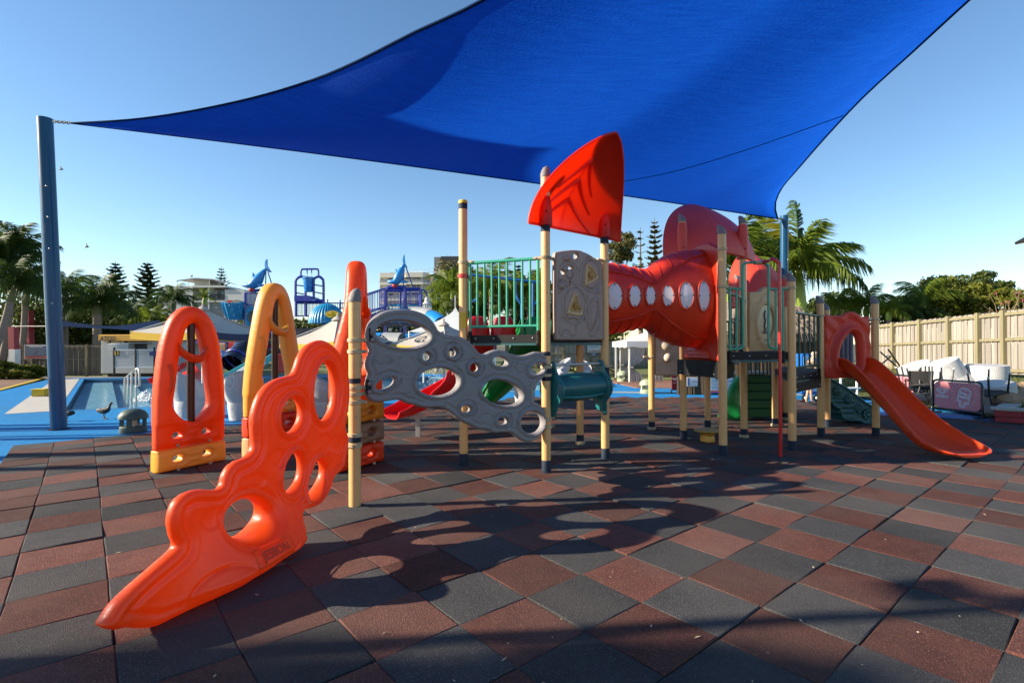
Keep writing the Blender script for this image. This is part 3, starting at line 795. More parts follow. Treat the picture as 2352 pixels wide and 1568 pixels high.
oD = post(D, 3.2, cap=None); clamp(D, 2.74, C - D, oD)
part('band', MB().lathe([(PR * 1.015, 0), (PR * 1.015, .12)], D + Vector((0, 0, 2.97)), 20), M_NAVY, oD)
part('band', MB().lathe([(PR * 1.015, 0), (PR * 1.015, .17)], D + Vector((0, 0, 1.12)), 20), M_NAVY, oD)
for z in (1.28, .73): clamp(D, z, Vector((1, 0)), oD, arm=.03)
post(E_, 2.9, cap=None, ring=True); post(PL, 2.35, cap=None, ring=True)
post(PA, 3.62, cap='grey'); post(PB, 2.35, cap=None); 
oPC = post(PC, 3.14, cap='grey', lean=(1, 0)); clamp(PC, 2.93, PA - PC, oPC); clamp(PC, 2.39, PG - PC, oPC)
post(PD, 3.62, cap='grey', ring=True); post(PE, 2.9, cap='grey'); post(PF, 2.3, cap=None, ring=True)
oPG = post(PG, 2.50, cap='grey'); clamp(PG, 2.41, PC - PG, oPG)
post(PH, 2.9, cap='grey', ring=True); oPI = post(PI, 2.27, cap='grey'); clamp(PI, 2.06, PK - PI, oPI)
post(PJ, 2.22, cap='grey'); oPK = post(PK, 2.26, cap='grey'); clamp(PK, 1.99, PI - PK, oPK)
for p, z in ((PD, 1.33), (PD, 2.3), (PL, 1.35), (PE, 2.1)): clamp(p, z, (-1, -.2), None)

def plane_uz(pts, P0, e, f=None, n=None):
    """picture points -> (u,z) on the upright plane through P0 along e (optionally bulged towards n by f(u,z))"""
    e = Vector((e[0], e[1], 0)).normalized(); nn = Vector((e.y, -e.x, 0))
    out = []
    for px, py in pts:
        d = Vector(ray(px, py)); o = Vector((0, 0, CAM_H)); h = 0.0
        for _ in range(12 if f else 1):
            t = ((P0 - o).dot(nn) + h) / d.dot(nn)
            q = o + d * t
            u, z = (q - P0).dot(e), q.z
            if f: h = 0.5 * h + 0.5 * float(f(np.array(u), np.array(z)))
        out.append((u, z))
    return out
def pell(cx, cy, rx, ry, rot, conv, P0, e, n=36, f=None):
    return plane_uz([conv(*p) for p in ell(cx, cy, rx, ry, rot, n)], P0, e, f)
def fit_ell(poly):
    """centre and half sizes of a hole polygon"""
    q = np.array(poly); c = q.mean(0); w = q - c
    ev, evec = np.linalg.eigh(w.T @ w / len(q))
    return (c[0], c[1], math.sqrt(2 * ev[1]), math.sqrt(2 * ev[0]), math.degrees(math.atan2(evec[1, 1], evec[0, 1])))
def prof(d, r, e0=0.35):
    t = np.clip(d / r, 0, 1); return e0 + (1 - e0) * np.sqrt(np.maximum(0, 1 - (1 - t) ** 2))
def ridge(x, c, w): return np.exp(-((x - c) / w) ** 2)

# --- grey climbing panel
cv8 = lambda x, y: (784.0 + .29167 * x, 653.3 + .29167 * y)
e_g = (C - A).normalized(); n_g = Vector((e_g.y, -e_g.x, 0))
out8 = [(195,350),(215,300),(260,250),(330,212),(430,196),(540,200),(630,225),(690,265),(730,315),(755,360),(795,385),(850,393),(910,402),(970,430),(1020,470),(1055,515),(1085,540),(1120,545),(1160,525),(1215,512),(1270,520),(1330,545),(1390,558),(1450,550),(1510,530),(1560,532),(1595,560),(1610,600),(1608,660),(1590,715),(1550,760),(1510,790),(1495,815),(1492,860),(1492,905),(1510,922),(1550,940),(1580,975),(1595,1030),(1592,1100),(1575,1160),(1540,1205),(1490,1232),(1440,1235),(1395,1215),(1355,1185),(1320,1165),(1260,1160),(1200,1165),(1150,1150),(1110,1140),(1060,1135),(1010,1110),(950,1080),(900,1050),(860,1015),(810,980),(750,965),(690,968),(620,965),(560,945),(510,935),(470,915),(430,905),(390,910),(330,920),(280,925),(230,915),(195,885),(182,845),(185,790),(195,740),(205,700),(190,660),(187,610),(200,570),(215,530),(205,490),(192,450),(188,400)]
holes8 = [(475,392,208,103,5),(660,568,30,30,0),(867,535,32,34,0),(337,777,80,38,-27),(750,765,162,108,-6),(1037,655,34,33,0),(1237,605,56,36,8),(1530,665,63,40,-28),(1252,850,158,95,14),(972,978,36,28,0),(1257,1072,38,30,0),(1487,1082,88,88,0)]
O8 = plane_uz([cv8(*p) for p in crom(out8, 3, True)], A, e_g)
H8 = [pell(*h, cv8, A, e_g) for h in holes8]
F8 = [fit_ell(h) for h in H8]
dim8 = [fit_ell(pell(*h, cv8, A, e_g)) for h in ((1387,660,36,36,0),(510,870,20,20,0),(1118,1050,50,34,0),(318,602,72,34,5))]
cre8 = fit_ell(pell(500, 640, 62, 78, -20, cv8, A, e_g)); drop8 = fit_ell(pell(885, 535, 115, 72, 12, cv8, A, e_g)); drop9 = fit_ell(pell(1075, 1010, 190, 105, 30, cv8, A, e_g))
H8a = [np.array(h) for h in H8]
def hf8(d, u, z):
    h = 0.052 * prof(d, .028, .25)
    h = h - 0.012 * ridge(d, .058, .012) + 0.004 * ridge(d, .085, .012)
    for c in F8:
        q = eq(u, z, c); m_ = math.sqrt(c[2] * c[3]); x = (q - 1) * m_
        h = h + 0.015 * ridge(x, .024, .015) - 0.006 * ridge(x, .055, .012)
    for c in dim8: h = h - 0.011 * ridge((eq(u, z, c) - 1) * math.sqrt(c[2] * c[3]), 0, .007)
    for c in (cre8, drop8, drop9): h = h - 0.008 * ridge((eq(u, z, c) - 1) * math.sqrt(c[2] * c[3]), 0, .010)
    return h
gp = part('climbing_panel', relief(O8, H8, 0.0125, hf8, lambda d, u, z: 0.052 * prof(d, .028, .25), A, e_g, ZH, n_g), M_GREYP, play, label='speckled grey climbing panel full of oval holes', angle=60)
q = at(*cv8(312, 604), A.y); uz = plane_uz([cv8(312, 604)], A, e_g)[0]
part('lettering', text_mb('JESBON', 0.062, A + e_g * uz[0] + ZH * uz[1] + n_g * 0.0515, e_g, ZH, 0.003, shear=.2), M_GREYP, gp, smooth=False)
for cy in (400, 805):
    for k in (0, 1):
        uz = plane_uz([cv8(232 if cy == 400 else 208, cy - 25 + k * 62)], A, e_g)[0]
        b = MB().sphere(A + e_g * uz[0] + ZH * uz[1] + n_g * 0.055, 0.022, 8)
        part('bolt_cap', b, M_GREYP, gp)
    uz = plane_uz([cv8(225 if cy == 400 else 205, cy)], A, e_g)[0]
    part('bracket', MB().box(A + e_g * (uz[0] - 0.0) + ZH * uz[1] + n_g * 0.036, (.055, .03, .15), math.atan2(e_g.y, e_g.x), bev=.01), M_BLACKP, gp)

# --- orange climbing panel, thick at its foot
cv7 = lambda x, y: (228.7 + .47935 * x, 718.7 + .47935 * y)
P1 = Vector((-1.585, 4.93, 0)); e_o = Vector((-.21, -.98, 0)).normalized() * -1; n_o = Vector((e_o.y, -e_o.x, 0))
def foot(u, z): return 0.25 * (1 - sstep(z, -0.1, .52)) * sstep(u, -2.15, -1.55)
fo = lambda u, z: 0.045 + foot(u, z)
out7 = [(48,1505),(70,1465),(108,1400),(158,1345),(210,1293),(270,1240),(330,1187),(380,1142),(395,1112),(376,1075),(364,1020),(367,965),(386,912),(420,874),(462,853),(512,845),(560,848),(596,842),(613,818),(621,780),(644,737),(680,708),(718,694),(750,664),(760,622),(757,560),(757,500),(770,440),(792,387),(826,344),(868,317),(915,303),(945,294),(962,258),(978,210),(1005,165),(1042,139),(1080,130),(1120,148),(1155,185),(1180,230),(1197,280),(1203,330),(1205,390),(1200,450),(1190,500),(1185,545),(1195,580),(1200,620),(1190,680),(1180,735),(1160,765),(1140,790),(1130,850),(1110,900),(1080,930),(1040,945),(1015,955),(1010,985),(1020,1020),(1035,1070),(1030,1110),(1005,1150),(960,1185),(900,1225),(820,1290),(740,1340),(650,1385),(560,1425),(460,1460),(380,1480),(290,1505),(210,1512),(150,1508),(90,1520)]
holes7 = [(738,988,112,97,8),(930,490,52,84,12),(1087,375,54,140,3),(935,765,44,98,12),(1051,798,36,96,8)]
O7 = plane_uz([cv7(*p) for p in crom(out7, 3, True)], P1, e_o, fo)
O7 = [(u, max(z, 0.004)) for u, z in O7]
H7 = [pell(*h, cv7, P1, e_o, f=fo) for h in holes7]
F7 = [fit_ell(h) for h in H7]
dim7 = [fit_ell(pell(*h, cv7, P1, e_o, f=fo)) for h in ((857,698,38,50,0),(757,800,44,36,-20),(1083,620,34,42,0),(1142,628,34,38,0),(960,945,32,52,0))]
gro7 = [fit_ell(pell(*h, cv7, P1, e_o, f=fo)) for h in ((548,980,48,72,38),)]
big7 = plane_uz([cv7(*p) for p in crom([(420,1405),(470,1320),(540,1255),(630,1215),(720,1210),(780,1240),(785,1262),(690,1310),(560,1370),(480,1395)], 4, True)], P1, e_o, fo)
tri7 = plane_uz([cv7(*p) for p in crom([(945,1170),(955,1110),(985,1070),(1010,1060),(1018,1095),(1005,1130)], 4, True)], P1, e_o, fo)
def hf7(d, u, z):
    w = 0.045 + 0 * d
    h = (0.045 + foot(u, z) * np.minimum(1, d / .10 + .35)) * prof(d, .034, .2)
    h = h - 0.014 * ridge(d, .070, .015) + 0.004 * ridge(d, .105, .016)
    for c in F7[1:]:
        h = h + 0.012 * ridge((eq(u, z, c) - 1) * math.sqrt(c[2] * c[3]), .03, .02)
    c = F7[0]; h = h - 0.03 * np.clip(1 - (eq(u, z, c) - 1) / .45, 0, 1) ** 2
    for c in dim7: h = h - 0.012 * (1 - sstep(eq(u, z, c), .8, 1.05)) - 0.004 * ridge((eq(u, z, c) - 1) * .1, 0, .01)
    for c in gro7: h = h - 0.012 * (1 - sstep(eq(u, z, c), .75, 1.05))
    sh = u.shape; Pq = np.stack([u.ravel(), z.ravel()], 1)
    for pl_ in (big7, tri7): h = h - 0.014 * ridge(poly_sd(Pq, pl_).reshape(sh), 0, .011)
    # long shallow trough along the tip
    return h
hb7 = lambda d, u, z: (0.045 + 0.05 * (1 - sstep(z, 0, .5)) + .07 * np.exp(-((eq(u, z, F7[0]) - 1) / .42) ** 2)) * prof(d, .034, .2)
op = part('climbing_panel', relief(O7, H7, 0.0115, hf7, hb7, P1, e_o, ZH, n_o), M_ORANGE, play, label='bright orange wavy climbing panel with big holes at the front', angle=60)
f7s = lambda u, z: hf7(np.maximum(poly_sd(np.array([[float(u), float(z)]]), np.array(O7)), 0), np.array([float(u)]), np.array([float(z)]))[0]
uz = plane_uz([cv7(862, 1178)], P1, e_o, fo)[0]; ux = plane_uz([cv7(919, 1148)], P1, e_o, fo)[0]
pc_ = lambda q: P1 + e_o * q[0] + ZH * q[1] + n_o * float(f7s(*q))
ex_ = (pc_(ux) - pc_(uz)).normalized()
vz = plane_uz([cv7(852, 1148)], P1, e_o, fo)[0]; ey_ = (pc_(vz) - pc_(uz)); ey_ = (ey_ - ex_ * ey_.dot(ex_)).normalized()
uz, ux, vz = (uz[0], uz[1] + .055), (ux[0], ux[1] + .055), (vz[0], vz[1] + .055)
tmb = text_mb('JESBON', 0.078, pc_(uz), ex_, ey_, 0.0, bold=.002)
def on_panel(pts, lift):
    out = []
    q = [Vector(p) - P1 for p in pts]; uu = np.array([p.dot(e_o) for p in q]); zz = np.array([p.z for p in q])
    # keep the writing's own plane coordinates, but take the height of the moulded face
    pu = np.stack([uu, zz], 1); d_ = np.maximum(poly_sd(pu, np.array(O7)), 0)
    h_ = hf7(d_, uu, zz)
    return [P1 + e_o * float(a) + ZH * float(b) + n_o * float(c + lift) for a, b, c in zip(uu, zz, h_)]
tmb.v = [tuple(p) for p in on_panel(tmb.v, .009)]
part('lettering', tmb, mat('orange_lettering', (0.66, 0.05, 0.004), 0.5), op, smooth=False)
cq = [pc_(uz) + ex_ * a * .185 + ey_ * b * .058 for a, b in [(-1 + 2 * k / 10, -1) for k in range(10)] + [(1, -1 + 2 * k / 4) for k in range(4)] + [(1 - 2 * k / 10, 1) for k in range(10)] + [(-1, 1 - 2 * k / 4) for k in range(4)]]
part('lettering_frame', MB().tube(on_panel(cq, .0), .004, 6, closed=True), M_ORANGE, op)

# --- decks
def deck(pts, z, th=0.10, label=None):
    c = sum((p for p in pts), Vector()) / len(pts)
    q = [(c + (p - c) * 0.99) for p in pts]
    mb = MB().prism([(p.x, p.y) for p in q], (0, 0, z - th), (1, 0, 0), (0, 1, 0), ZH, th)
    o = part('deck', mb, M_BLACKP, play, label=label, smooth=False)
    lip = MB()
    for a, b in zip(q, q[1:] + q[:1]): lip.beam(a + ZH * (z - th - .02), b + ZH * (z - th - .02), .03, .03)
    part('deck_frame', lip, M_TEALD, o, smooth=False)
    for a, b in zip(q, q[1:] + q[:1]):
        n_ = Vector(((b - a).y, -(b - a).x, 0)).normalized()
        if (a - c).dot(n_) < 0: n_ = -n_
        if n_.y > 0.3: continue
        for f in (.15, .38, .62, .85):
            part('screw', MB().sphere(a.lerp(b, f) + n_ * .002 + ZH * (z - th * .45), .012, 6), M_STEEL, o)
    return o
Oh = (B + E_) / 2; Fh, Gh = 2 * Oh - C, 2 * Oh - D
deck([B, C, D, E_, Fh, Gh], 1.705, .10, 'upper hexagonal black deck')
deck([PC, PG, PF, PD, PA], 1.455, .105, 'middle black deck behind the red pole')
deck([PG, PI, PJ, PH, PF], 1.105, .08, 'lower black deck by the orange slide')
deck([PI, PK, PK + (PJ - PI), PJ], 1.10, .07, 'low black platform at the head of the orange slide')
def riser(a, b, z0, z1):
    o = part('riser', MB().beam(a + ZH * (z0 + z1) / 2, b + ZH * (z0 + z1) / 2, .04, z1 - z0), M_BLACKP, play, smooth=False)
    d = (b - a).normalized(); n_ = Vector((d.y, -d.x, 0)); n_ = n_ if n_.y < 0 else -n_
    mb = MB()
    for f in (.25, .5, .75): mb.beam(a.lerp(b, .12) + n_ * .022 + ZH * (z0 + (z1 - z0) * f), a.lerp(b, .85) + n_ * .022 + ZH * (z0 + (z1 - z0) * f), .012, .018)
    part('rib', mb, M_BLACKP, o)
    for f in (.1, .9): part('screw', MB().sphere(a.lerp(b, f) + n_ * .024 + ZH * (z0 + .05), .014, 6), M_STEEL, o)
riser(PA + Vector((-.1, -.06, 0)), PC + Vector((-.03, 0, 0)), 1.09, 1.33)
riser(PC, PC.lerp(PD, .45), 1.07, 1.30)
riser(PG + Vector((.02, .05, 0)), PI, .84, 1.02)

# --- green guard railings
def railing(a, b, zt, zb, n, m, inset=0.10, r=0.016, feet=True, label=None):
    d = (b - a).normalized(); a2 = a + d * inset; b2 = b - d * inset
    o = part('railing', MB().tube([a + d * .05 + ZH * zt, b - d * .05 + ZH * zt], r * 1.35, 10), m, play, label=label)
    part('lower_rail', MB().tube([a2 + ZH * zb, b2 + ZH * zb], r * 1.1, 10), m, o)
    for k in range(n):
        p = a2.lerp(b2, k / (n - 1)); end = k in (0, n - 1)
        part('bar', MB().tube([p + ZH * (zb - (.10 if end and feet else 0)), p + ZH * zt], r * (1.25 if end else .9), 10), m, o)
        if end and feet:
            part('foot_clamp', MB().tube([p + ZH * (zb - .24), p + ZH * (zb - .06)], .026, 8).sphere(p + ZH * (zb - .22), .034, 8).sphere(p + ZH * (zb - .09), .032, 8), M_BLACKP, o)
    return o
nBC = Vector(((C - B).y, -(C - B).x, 0)).normalized()
railing(B, C, 2.655, 1.815, 10, M_GREENM, label='bright green railing of upright bars on the upper deck')
railing(PG, PI, 2.05, 1.22, 6, M_DGREENM, label='dark green railing beside the orange slide')
railing(g2(1715, 962) , g2(1775, 962), 1.25, .88, 7, M_DGREENM, inset=.02, label='low dark green railing at the back')
railing(PC, PD, 2.35, 1.55, 4, M_DGREENM, inset=.2)
railing(PD + Vector((-.3, .5, 0)), PF + Vector((-.3, .5, 0)), 2.0, 1.2, 6, M_DGREENM, inset=.1)

# --- gate loops and fireman pole on the middle deck
e_p = (PG - PC).normalized()
def on_gate(pts): return [PC + e_p * u + ZH * z for u, z in plane_uz(pts, PC, e_p)]
gl_ = MB().tube([Vector(p) for p in crom(on_gate([(1676, 801), (1697, 801), (1705, 797), (1707.5, 786), (1706.5, 700), (1706, 618), (1709, 607), (1716, 603.5), (1734, 603)]), 5)], .019, 10)
gate = part('gate_railing', gl_, M_GREENM, play, label='green looped guard rails either side of the red pole')
part('loop', MB().tube([Vector(p) for p in crom(on_gate([(1743, 603), (1754, 604), (1762, 609), (1765, 620), (1765.5, 700), (1765.5, 785), (1768, 795), (1776, 800), (1798, 801)]), 5)], .019, 10), M_GREENM, gate)
part('rail', MB().tube(on_gate([(1668, 663), (1706, 663)]), .019, 10), M_GREENM, gate)
part('rail', MB().tube(on_gate([(1766, 664), (1812, 664)]), .019, 10), M_GREENM, gate)
for x, y1 in ((1676, 815), (1692, 801), (1782, 800), (1798, 815)):
    part('bar', MB().tube(on_gate([(x, 663), (x + .5, y1)]), .017, 10), M_GREENM, gate)
for x in (1676, 1798):
    p = on_gate([(x, 810)])[0]
    part('foot_clamp', MB().tube([p + ZH * .03, p - ZH * .14], .028, 8).sphere(p - ZH * .12, .036, 8).sphere(p, .034, 8), M_BLACKP, gate)
pj = on_gate([(1736, 603.5), (1745, 603)])
part('joint', MB().tube([pj[0] - e_p * .02, pj[1] + e_p * .02], .032, 10), M_CLAMP, gate)
fb_ = G(1793, 1050); tp = pj[1]
fp = [tp, tp + e_p * .10 + ZH * .015 + Vector((0, -.06, 0)), Vector((fb_.x - .06, fb_.y + .06, tp.z + .005)), Vector((fb_.x - .008, fb_.y + .01, tp.z - .06)), Vector((fb_.x, fb_.y, tp.z - .2)), Vector((fb_.x, fb_.y, 1.2)), Vector((fb_.x, fb_.y, -.02))]
part('fire_pole', MB().tube([Vector(p) for p in crom(fp, 6)], .0235, 12), M_REDM, play, label="red fireman's pole curving down in front of the middle deck")

# --- brown activity panel
cvb = lambda x, y: (1241.3 + .29167 * x, 555.3 + .29167 * y)
e_b = (D - C).normalized(); n_b = Vector((e_b.y, -e_b.x, 0)); C0 = C + n_b * 0.0
ob = [(104,85),(135,78),(170,73),(240,66),(300,70),(360,95),(420,130),(470,158),(474,200),(476,300),(480,500),(486,765),(482,775),(300,777),(110,775),(103,768),(101,500),(101,300),(101,120)]
OB = plane_uz([cvb(*p) for p in ob], C0, e_b)
hb_ = [(262,115,17,24,10),(224,206,17,12,0),(160,240,14,22,-25),(216,322,6,14,0)]
HB_ = [pell(*h, cvb, C0, e_b) for h in hb_]
def fe(*a): return fit_ell(pell(*a, cvb, C0, e_b))
ringb = [(fe(253,500,82,135,0), .010), (fe(253,500,104,158,0), .006), (fe(380,262,66,112,0), .010), (fe(380,262,88,138,0), .008), (fe(205,262,78,100,-10), .007), (fe(210,262,52,74,-10), .006), (fe(212,255,28,40,0), .012), (fe(395,570,38,140,8), .009), (fe(150,345,32,42,0), .008)]
bumb = [(fe(188,132,44,20,-8), .014), (fe(150,345,28,36,0), .02), (fe(125,298,12,12,0), .012), (fe(128,398,12,12,0), .012), (fe(395,570,30,125,8), .016), (fe(410,450,32,34,0), .012), (fe(175,640,34,60,-30), -.008), (fe(250,615,40,18,10), -.012), (fe(418,395,38,18,0), .01)]
linb = [plane_uz([cvb(*p) for p in crom(l, 4)], C0, e_b) for l in ([(127,680),(130,720),(150,755),(158,715),(190,695),(215,730),(240,750),(262,720),(265,650),(292,648)], [(370,715),(372,745),(410,748),(428,715),(440,680)], [(440,505),(445,560),(450,640)], [(352,440),(345,490)])]
def dline(u, z, l):
    P = np.stack([u.ravel(), z.ravel()], 1); d2 = np.full(len(P), 9.0)
    l = np.array(l)
    for a, b in zip(l, l[1:]):
        e = b - a; w = P - a; t = np.clip((w @ e) / max(e @ e, 1e-12), 0, 1); q = w - t[:, None] * e; d2 = np.minimum(d2, (q * q).sum(1))
    return np.sqrt(d2).reshape(u.shape)
def hfb(d, u, z):
    h = 0.045 * prof(d, .02, .35)
    for c, a in ringb: h = h - 1.7 * a * ridge((eq(u, z, c) - 1) * math.sqrt(c[2] * c[3]), 0, .010)
    for c, a in bumb: h = h + 1.5 * a * (1 - sstep(eq(u, z, c), .45, 1.05))
    for l in linb: h = h - .014 * ridge(dline(u, z, l), 0, .008)
    return h
bp_ = part('activity_panel', relief(OB, HB_, 0.0105, hfb, lambda d, u, z: .03 * prof(d, .02, .4), C0, e_b, ZH, n_b), M_MAUVE, play, label='mauve brown activity panel with embossed shapes and two triangular windows', angle=60)
M_OCHRE = mat('ochre_plastic', (0.48, 0.26, 0.07), 0.5)
for tri in ([(348,172),(338,190),(328,330),(340,350),(425,300),(434,268),(425,255),(365,180)], [(250,402),(238,412),(192,540),(195,572),(300,583),(310,565),(285,490),(268,410)]):
    T_ = plane_uz([cvb(*p) for p in crom(tri, 4, True)], C0, e_b); tc_ = np.array(T_).mean(0)
    inner = [(tc_[0] + (a - tc_[0]) * .66, tc_[1] + (b - tc_[1]) * .66) for a, b in T_]
    o = part('triangle_frame', relief(T_, [inner], 0.008, lambda d, u, z: .062 * prof(d, .012, .6), lambda d, u, z: -.02 + 0 * d, C0, e_b, ZH, n_b), M_CREAMP, bp_, angle=50)
    part('triangle_back', MB().prism(inner, C0 + n_b * .038, e_b, ZH, n_b, .008), M_OCHRE, o, smooth=False)
    st = []
    for k in range(16):
        r_ = .055 if k % 2 == 0 else .03; st.append((tc_[0] + r_ * math.cos(k * math.pi / 8), tc_[1] - .02 + r_ * math.sin(k * math.pi / 8)))
    part('gear', MB().prism(st, C0 + n_b * .046, e_b, ZH, n_b, .02).sphere(C0 + e_b * tc_[0] + ZH * (tc_[1] - .02) + n_b * .066, .022, 8), M_OCHRE, o)
    for k in (2, 12, 22):
        a_, b_ = T_[min(k, len(T_) - 1)]
        part('screw', MB().sphere(C0 + e_b * (tc_[0] + (a_ - tc_[0]) * .83) + ZH * (tc_[1] + (b_ - tc_[1]) * .83) + n_b * .058, .011, 6), M_OCHRE, o)
for ch_, x, y in (('a', 355, 530), ('b', 340, 610), ('c', 442, 672)):
    u_, z_ = plane_uz([cvb(x, y)], C0, e_b)[0]
    part('lettering', text_mb(ch_, .13, C0 + e_b * u_ + ZH * z_ + n_b * .046, e_b, ZH, .004, bold=.003), M_MAUVE, bp_, smooth=False)
for x, y in ((170, 740), (432, 742)):
    u_, z_ = plane_uz([cvb(x, y)], C0, e_b)[0]
    part('screw', MB().sphere(C0 + e_b * u_ + ZH * z_ + n_b * .046, .014, 6), M_STEEL, bp_)

# --- teal rolling drum between two posts
zc = 1.02; Ld = (D - C).length
dr = MB(); mtx = Matrix((e_b, n_b, ZH)).transposed()          # local x along axis
axm = Matrix((n_b, ZH, e_b)).transposed()
prof_d = []
N_ = 40; u0, u1 = .135, Ld - .135
for k in range(N_ + 1):
    t = k / N_; base = .150 + .030 * math.sin(math.pi * t)
    prof_d.append((base, u0 + (u1 - u0) * (t))); 
    if k < N_:
        w = (u1 - u0) / N_
        prof_d.append((base, u0 + (u1 - u0) * t + w * .45)); prof_d.append((base - .010, u0 + (u1 - u0) * t + w * .55)); prof_d.append((base - .010, u0 + (u1 - u0) * t + w * .92))
drum = part('barrel_roller', MB().lathe(prof_d, C + ZH * zc, 28, mtx=axm, caps=False), M_TEAL, play, label='teal ribbed barrel roller with a grey grab bar', angle=180)
for a in (80, 200, 320):
    an = R(a); pts = []
    for k in range(9):
        t = k / 8; rr = .153 + .030 * math.sin(math.pi * t)
        pts.append(C + ZH * zc + e_b * (u0 + (u1 - u0) * t) + (n_b * math.cos(an) + ZH * math.sin(an)) * rr)
    part('rib', MB().tube(pts, .016, 8), M_TEAL, drum)
pl_o = [(0,.345),(.045,.335),(.07,.28),(.10,.20),(.17,.12),(.215,.05),(.22,-.02),(.20,-.10),(.13,-.19),(.085,-.27),(.06,-.335),(0,-.355)]
pl_o = pl_o + [(-x, z) for x, z in reversed(pl_o[1:-1])]
PO = [tuple(p) for p in crom(pl_o, 3, True)]
for k, (u_, s_) in enumerate(((.105, 1), (Ld - .105, -1))):
    def hfp(d, u, z): return .018 * prof(d, .02, .4) + .012 * sstep(-(np.hypot(u, z) - .2), 0, .05) - .004 * ridge(d, .035, .008)
    rl = relief(PO, [ell(0, .30, .016, .016, 0, 12)], .012, hfp, hfp, C + ZH * zc + e_b * u_, n_b, ZH, e_b)
    part('end_plate', rl, M_TEAL, drum, angle=60)
part('grab_bar', MB().tube([C + ZH * (zc + .30) + e_b * .10, C + ZH * (zc + .30) + e_b * (Ld - .10)], .019, 12), M_GALV, drum)
part('lug', MB().beam(C + ZH * (zc - .17) + e_b * (Ld - .22) + n_b * .17, C + ZH * (zc - .36) + e_b * (Ld - .13) + n_b * .10, .055, .03).sphere(C + ZH * (zc - .36) + e_b * (Ld - .13) + n_b * .10, .036, 8), M_TEAL, drum, label='bright teal lug under the roller')

# --- red crawl tunnel
T0 = (D + E_) / 2 + ZH * 2.26; T1 = Vector((2.93, 8.03, 2.28)) ; ax = (T1 - T0); axl = ax.length; ax.normalize()
sd = Vector((ax.y, -ax.x, 0)).normalized()          # towards the viewer
kp = [(0, .545, .47), (.12, .54, .47), (.28, .50, .45), (.40, .455, .42), (.47, .44, .41), (.53, .50, .44), (.60, .60, .50), (.70, .68, .54), (.82, .74, .565), (.92, .755, .575), (1, .745, .57)]
def rad(t):
    for a, b in zip(kp, kp[1:]):
        if t <= b[0]:
            f = (t - a[0]) / (b[0] - a[0]); f = f * f * (3 - 2 * f) if False else f
            return a[1] + (b[1] - a[1]) * f, a[2] + (b[2] - a[2]) * f
    return kp[-1][1:]
def tsurf(t, an, off=0.0):
    rz_, ry_ = rad(t)
    return T0 + ax * axl * t + sd * (math.cos(an) * (ry_ + off)) + ZH * (math.sin(an) * (rz_ + off))
rings = [[tsurf(k / 60, 2 * math.pi * j / 56) for j in range(56)] for k in range(61)]
rings2 = [[tsurf(k / 60, 2 * math.pi * j / 56, -.02) for j in range(56)] for k in range(60, -1, -1)]
tun = part('crawl_tunnel', MB().loft(rings + rings2 + [rings[0]]), M_REDP, play, label='red crawl tunnel with white oval windows between two decks', angle=60)
def sepang(t): return R(np.interp(t, [0, .3, .47, .6, .8, 1], [44, 36, 24, 38, 52, 58]))
for s_ in (1, -1):
    part('ridge', MB().tube([tsurf(k / 40, s_ * sepang(k / 40), .006) for k in range(41)], .017, 8), M_REDP, tun)
    for t in (.06, .17, .27, .36, .44, .56, .65, .75, .85, .95):
        a0 = sepang(t); tw = .05
        pts = [tsurf(min(max(t + tw * (.5 - f) * (1 if t < .47 else -1), 0), 1), s_ * (a0 + (R(150) - a0) * f), .003) for f in [k / 20 for k in range(21)]]
        part('ridge', MB().tube(pts, .013, 6), M_REDP, tun)
def t_of_px(px):
    lo, hi = -.2, 1.2
    for _ in range(40):
        m_ = (lo + hi) / 2
        if proj(tsurf(min(max(m_, 0), 1), 0) + ax * axl * (m_ - min(max(m_, 0), 1)))[0] < px: lo = m_
        else: hi = m_
    return (lo + hi) / 2
for wx, wy, wa, wb in ((1412, 680, 17, 29.5), (1458, 680, 13.5, 24.5), (1494, 680, 11.5, 21.5), (1534.6, 680.5, 13.5, 24), (1577, 680, 16, 29.5), (1617, 682, 13, 33)):
    tl, tr_ = t_of_px(wx - wa), t_of_px(wx + wa); tc_ = (tl + tr_) / 2; dt = (tr_ - tl) / 2
    Y = tsurf(min(max(tc_, 0), 1), 0).y; zc_ = zat(wy, Y, wx) - T0.z; dz = wb * Y / FPX
    def wp(r_, a, off):
        t = min(max(tc_ + dt * r_ * math.cos(a), 0.002), .998); rz_, _ = rad(t)
        return tsurf(t, math.asin(max(-1, min(1, (zc_ + dz * r_ * math.sin(a) - ax.z * 0) / rz_))), off)
    rg = [[wp(f, 2 * math.pi * j / 28, .013) for j in range(28)] for f in (.001, .5, 1.0)]
    wob = part('window', MB().loft(rg), M_WINW, tun, angle=180)
    part('window_rim', MB().tube([wp(1.07, 2 * math.pi * j / 28, .006) for j in range(28)], .017, 6, closed=True), M_REDP, wob)
    for a in (0, math.pi / 2, math.pi, 1.5 * math.pi): part('screw', MB().sphere(wp(.88, a, .016), .011, 6), M_BLACKP, wob)
e_r = (PA - PC).normalized(); n_r = Vector((-abs(e_r.y), e_r.x, 0)).normalized()
if n_r.x > 0: n_r = -n_r
Lr = (PA - PC).length
OR = [(.03, 1.345), (.05, 1.33), (Lr - .08, 1.33), (Lr - .06, 1.345), (Lr - .06, 2.85), (Lr * .75, 3.06), (Lr / 2, 3.12), (Lr * .25, 3.09), (.03, 2.97)]
def hfr(d, u, z):
    h = .035 * prof(d, .03, .3)
    tr2 = [(.16, 1.36), (Lr - .2, 1.36), (Lr - .32, 1.50), (.3, 1.50)]
    dd = poly_sd(np.stack([u.ravel(), z.ravel()], 1), tr2).reshape(u.shape)
    return h + .03 * sstep(dd, -.01, .02) - .012 * ridge(dd, .04, .012)
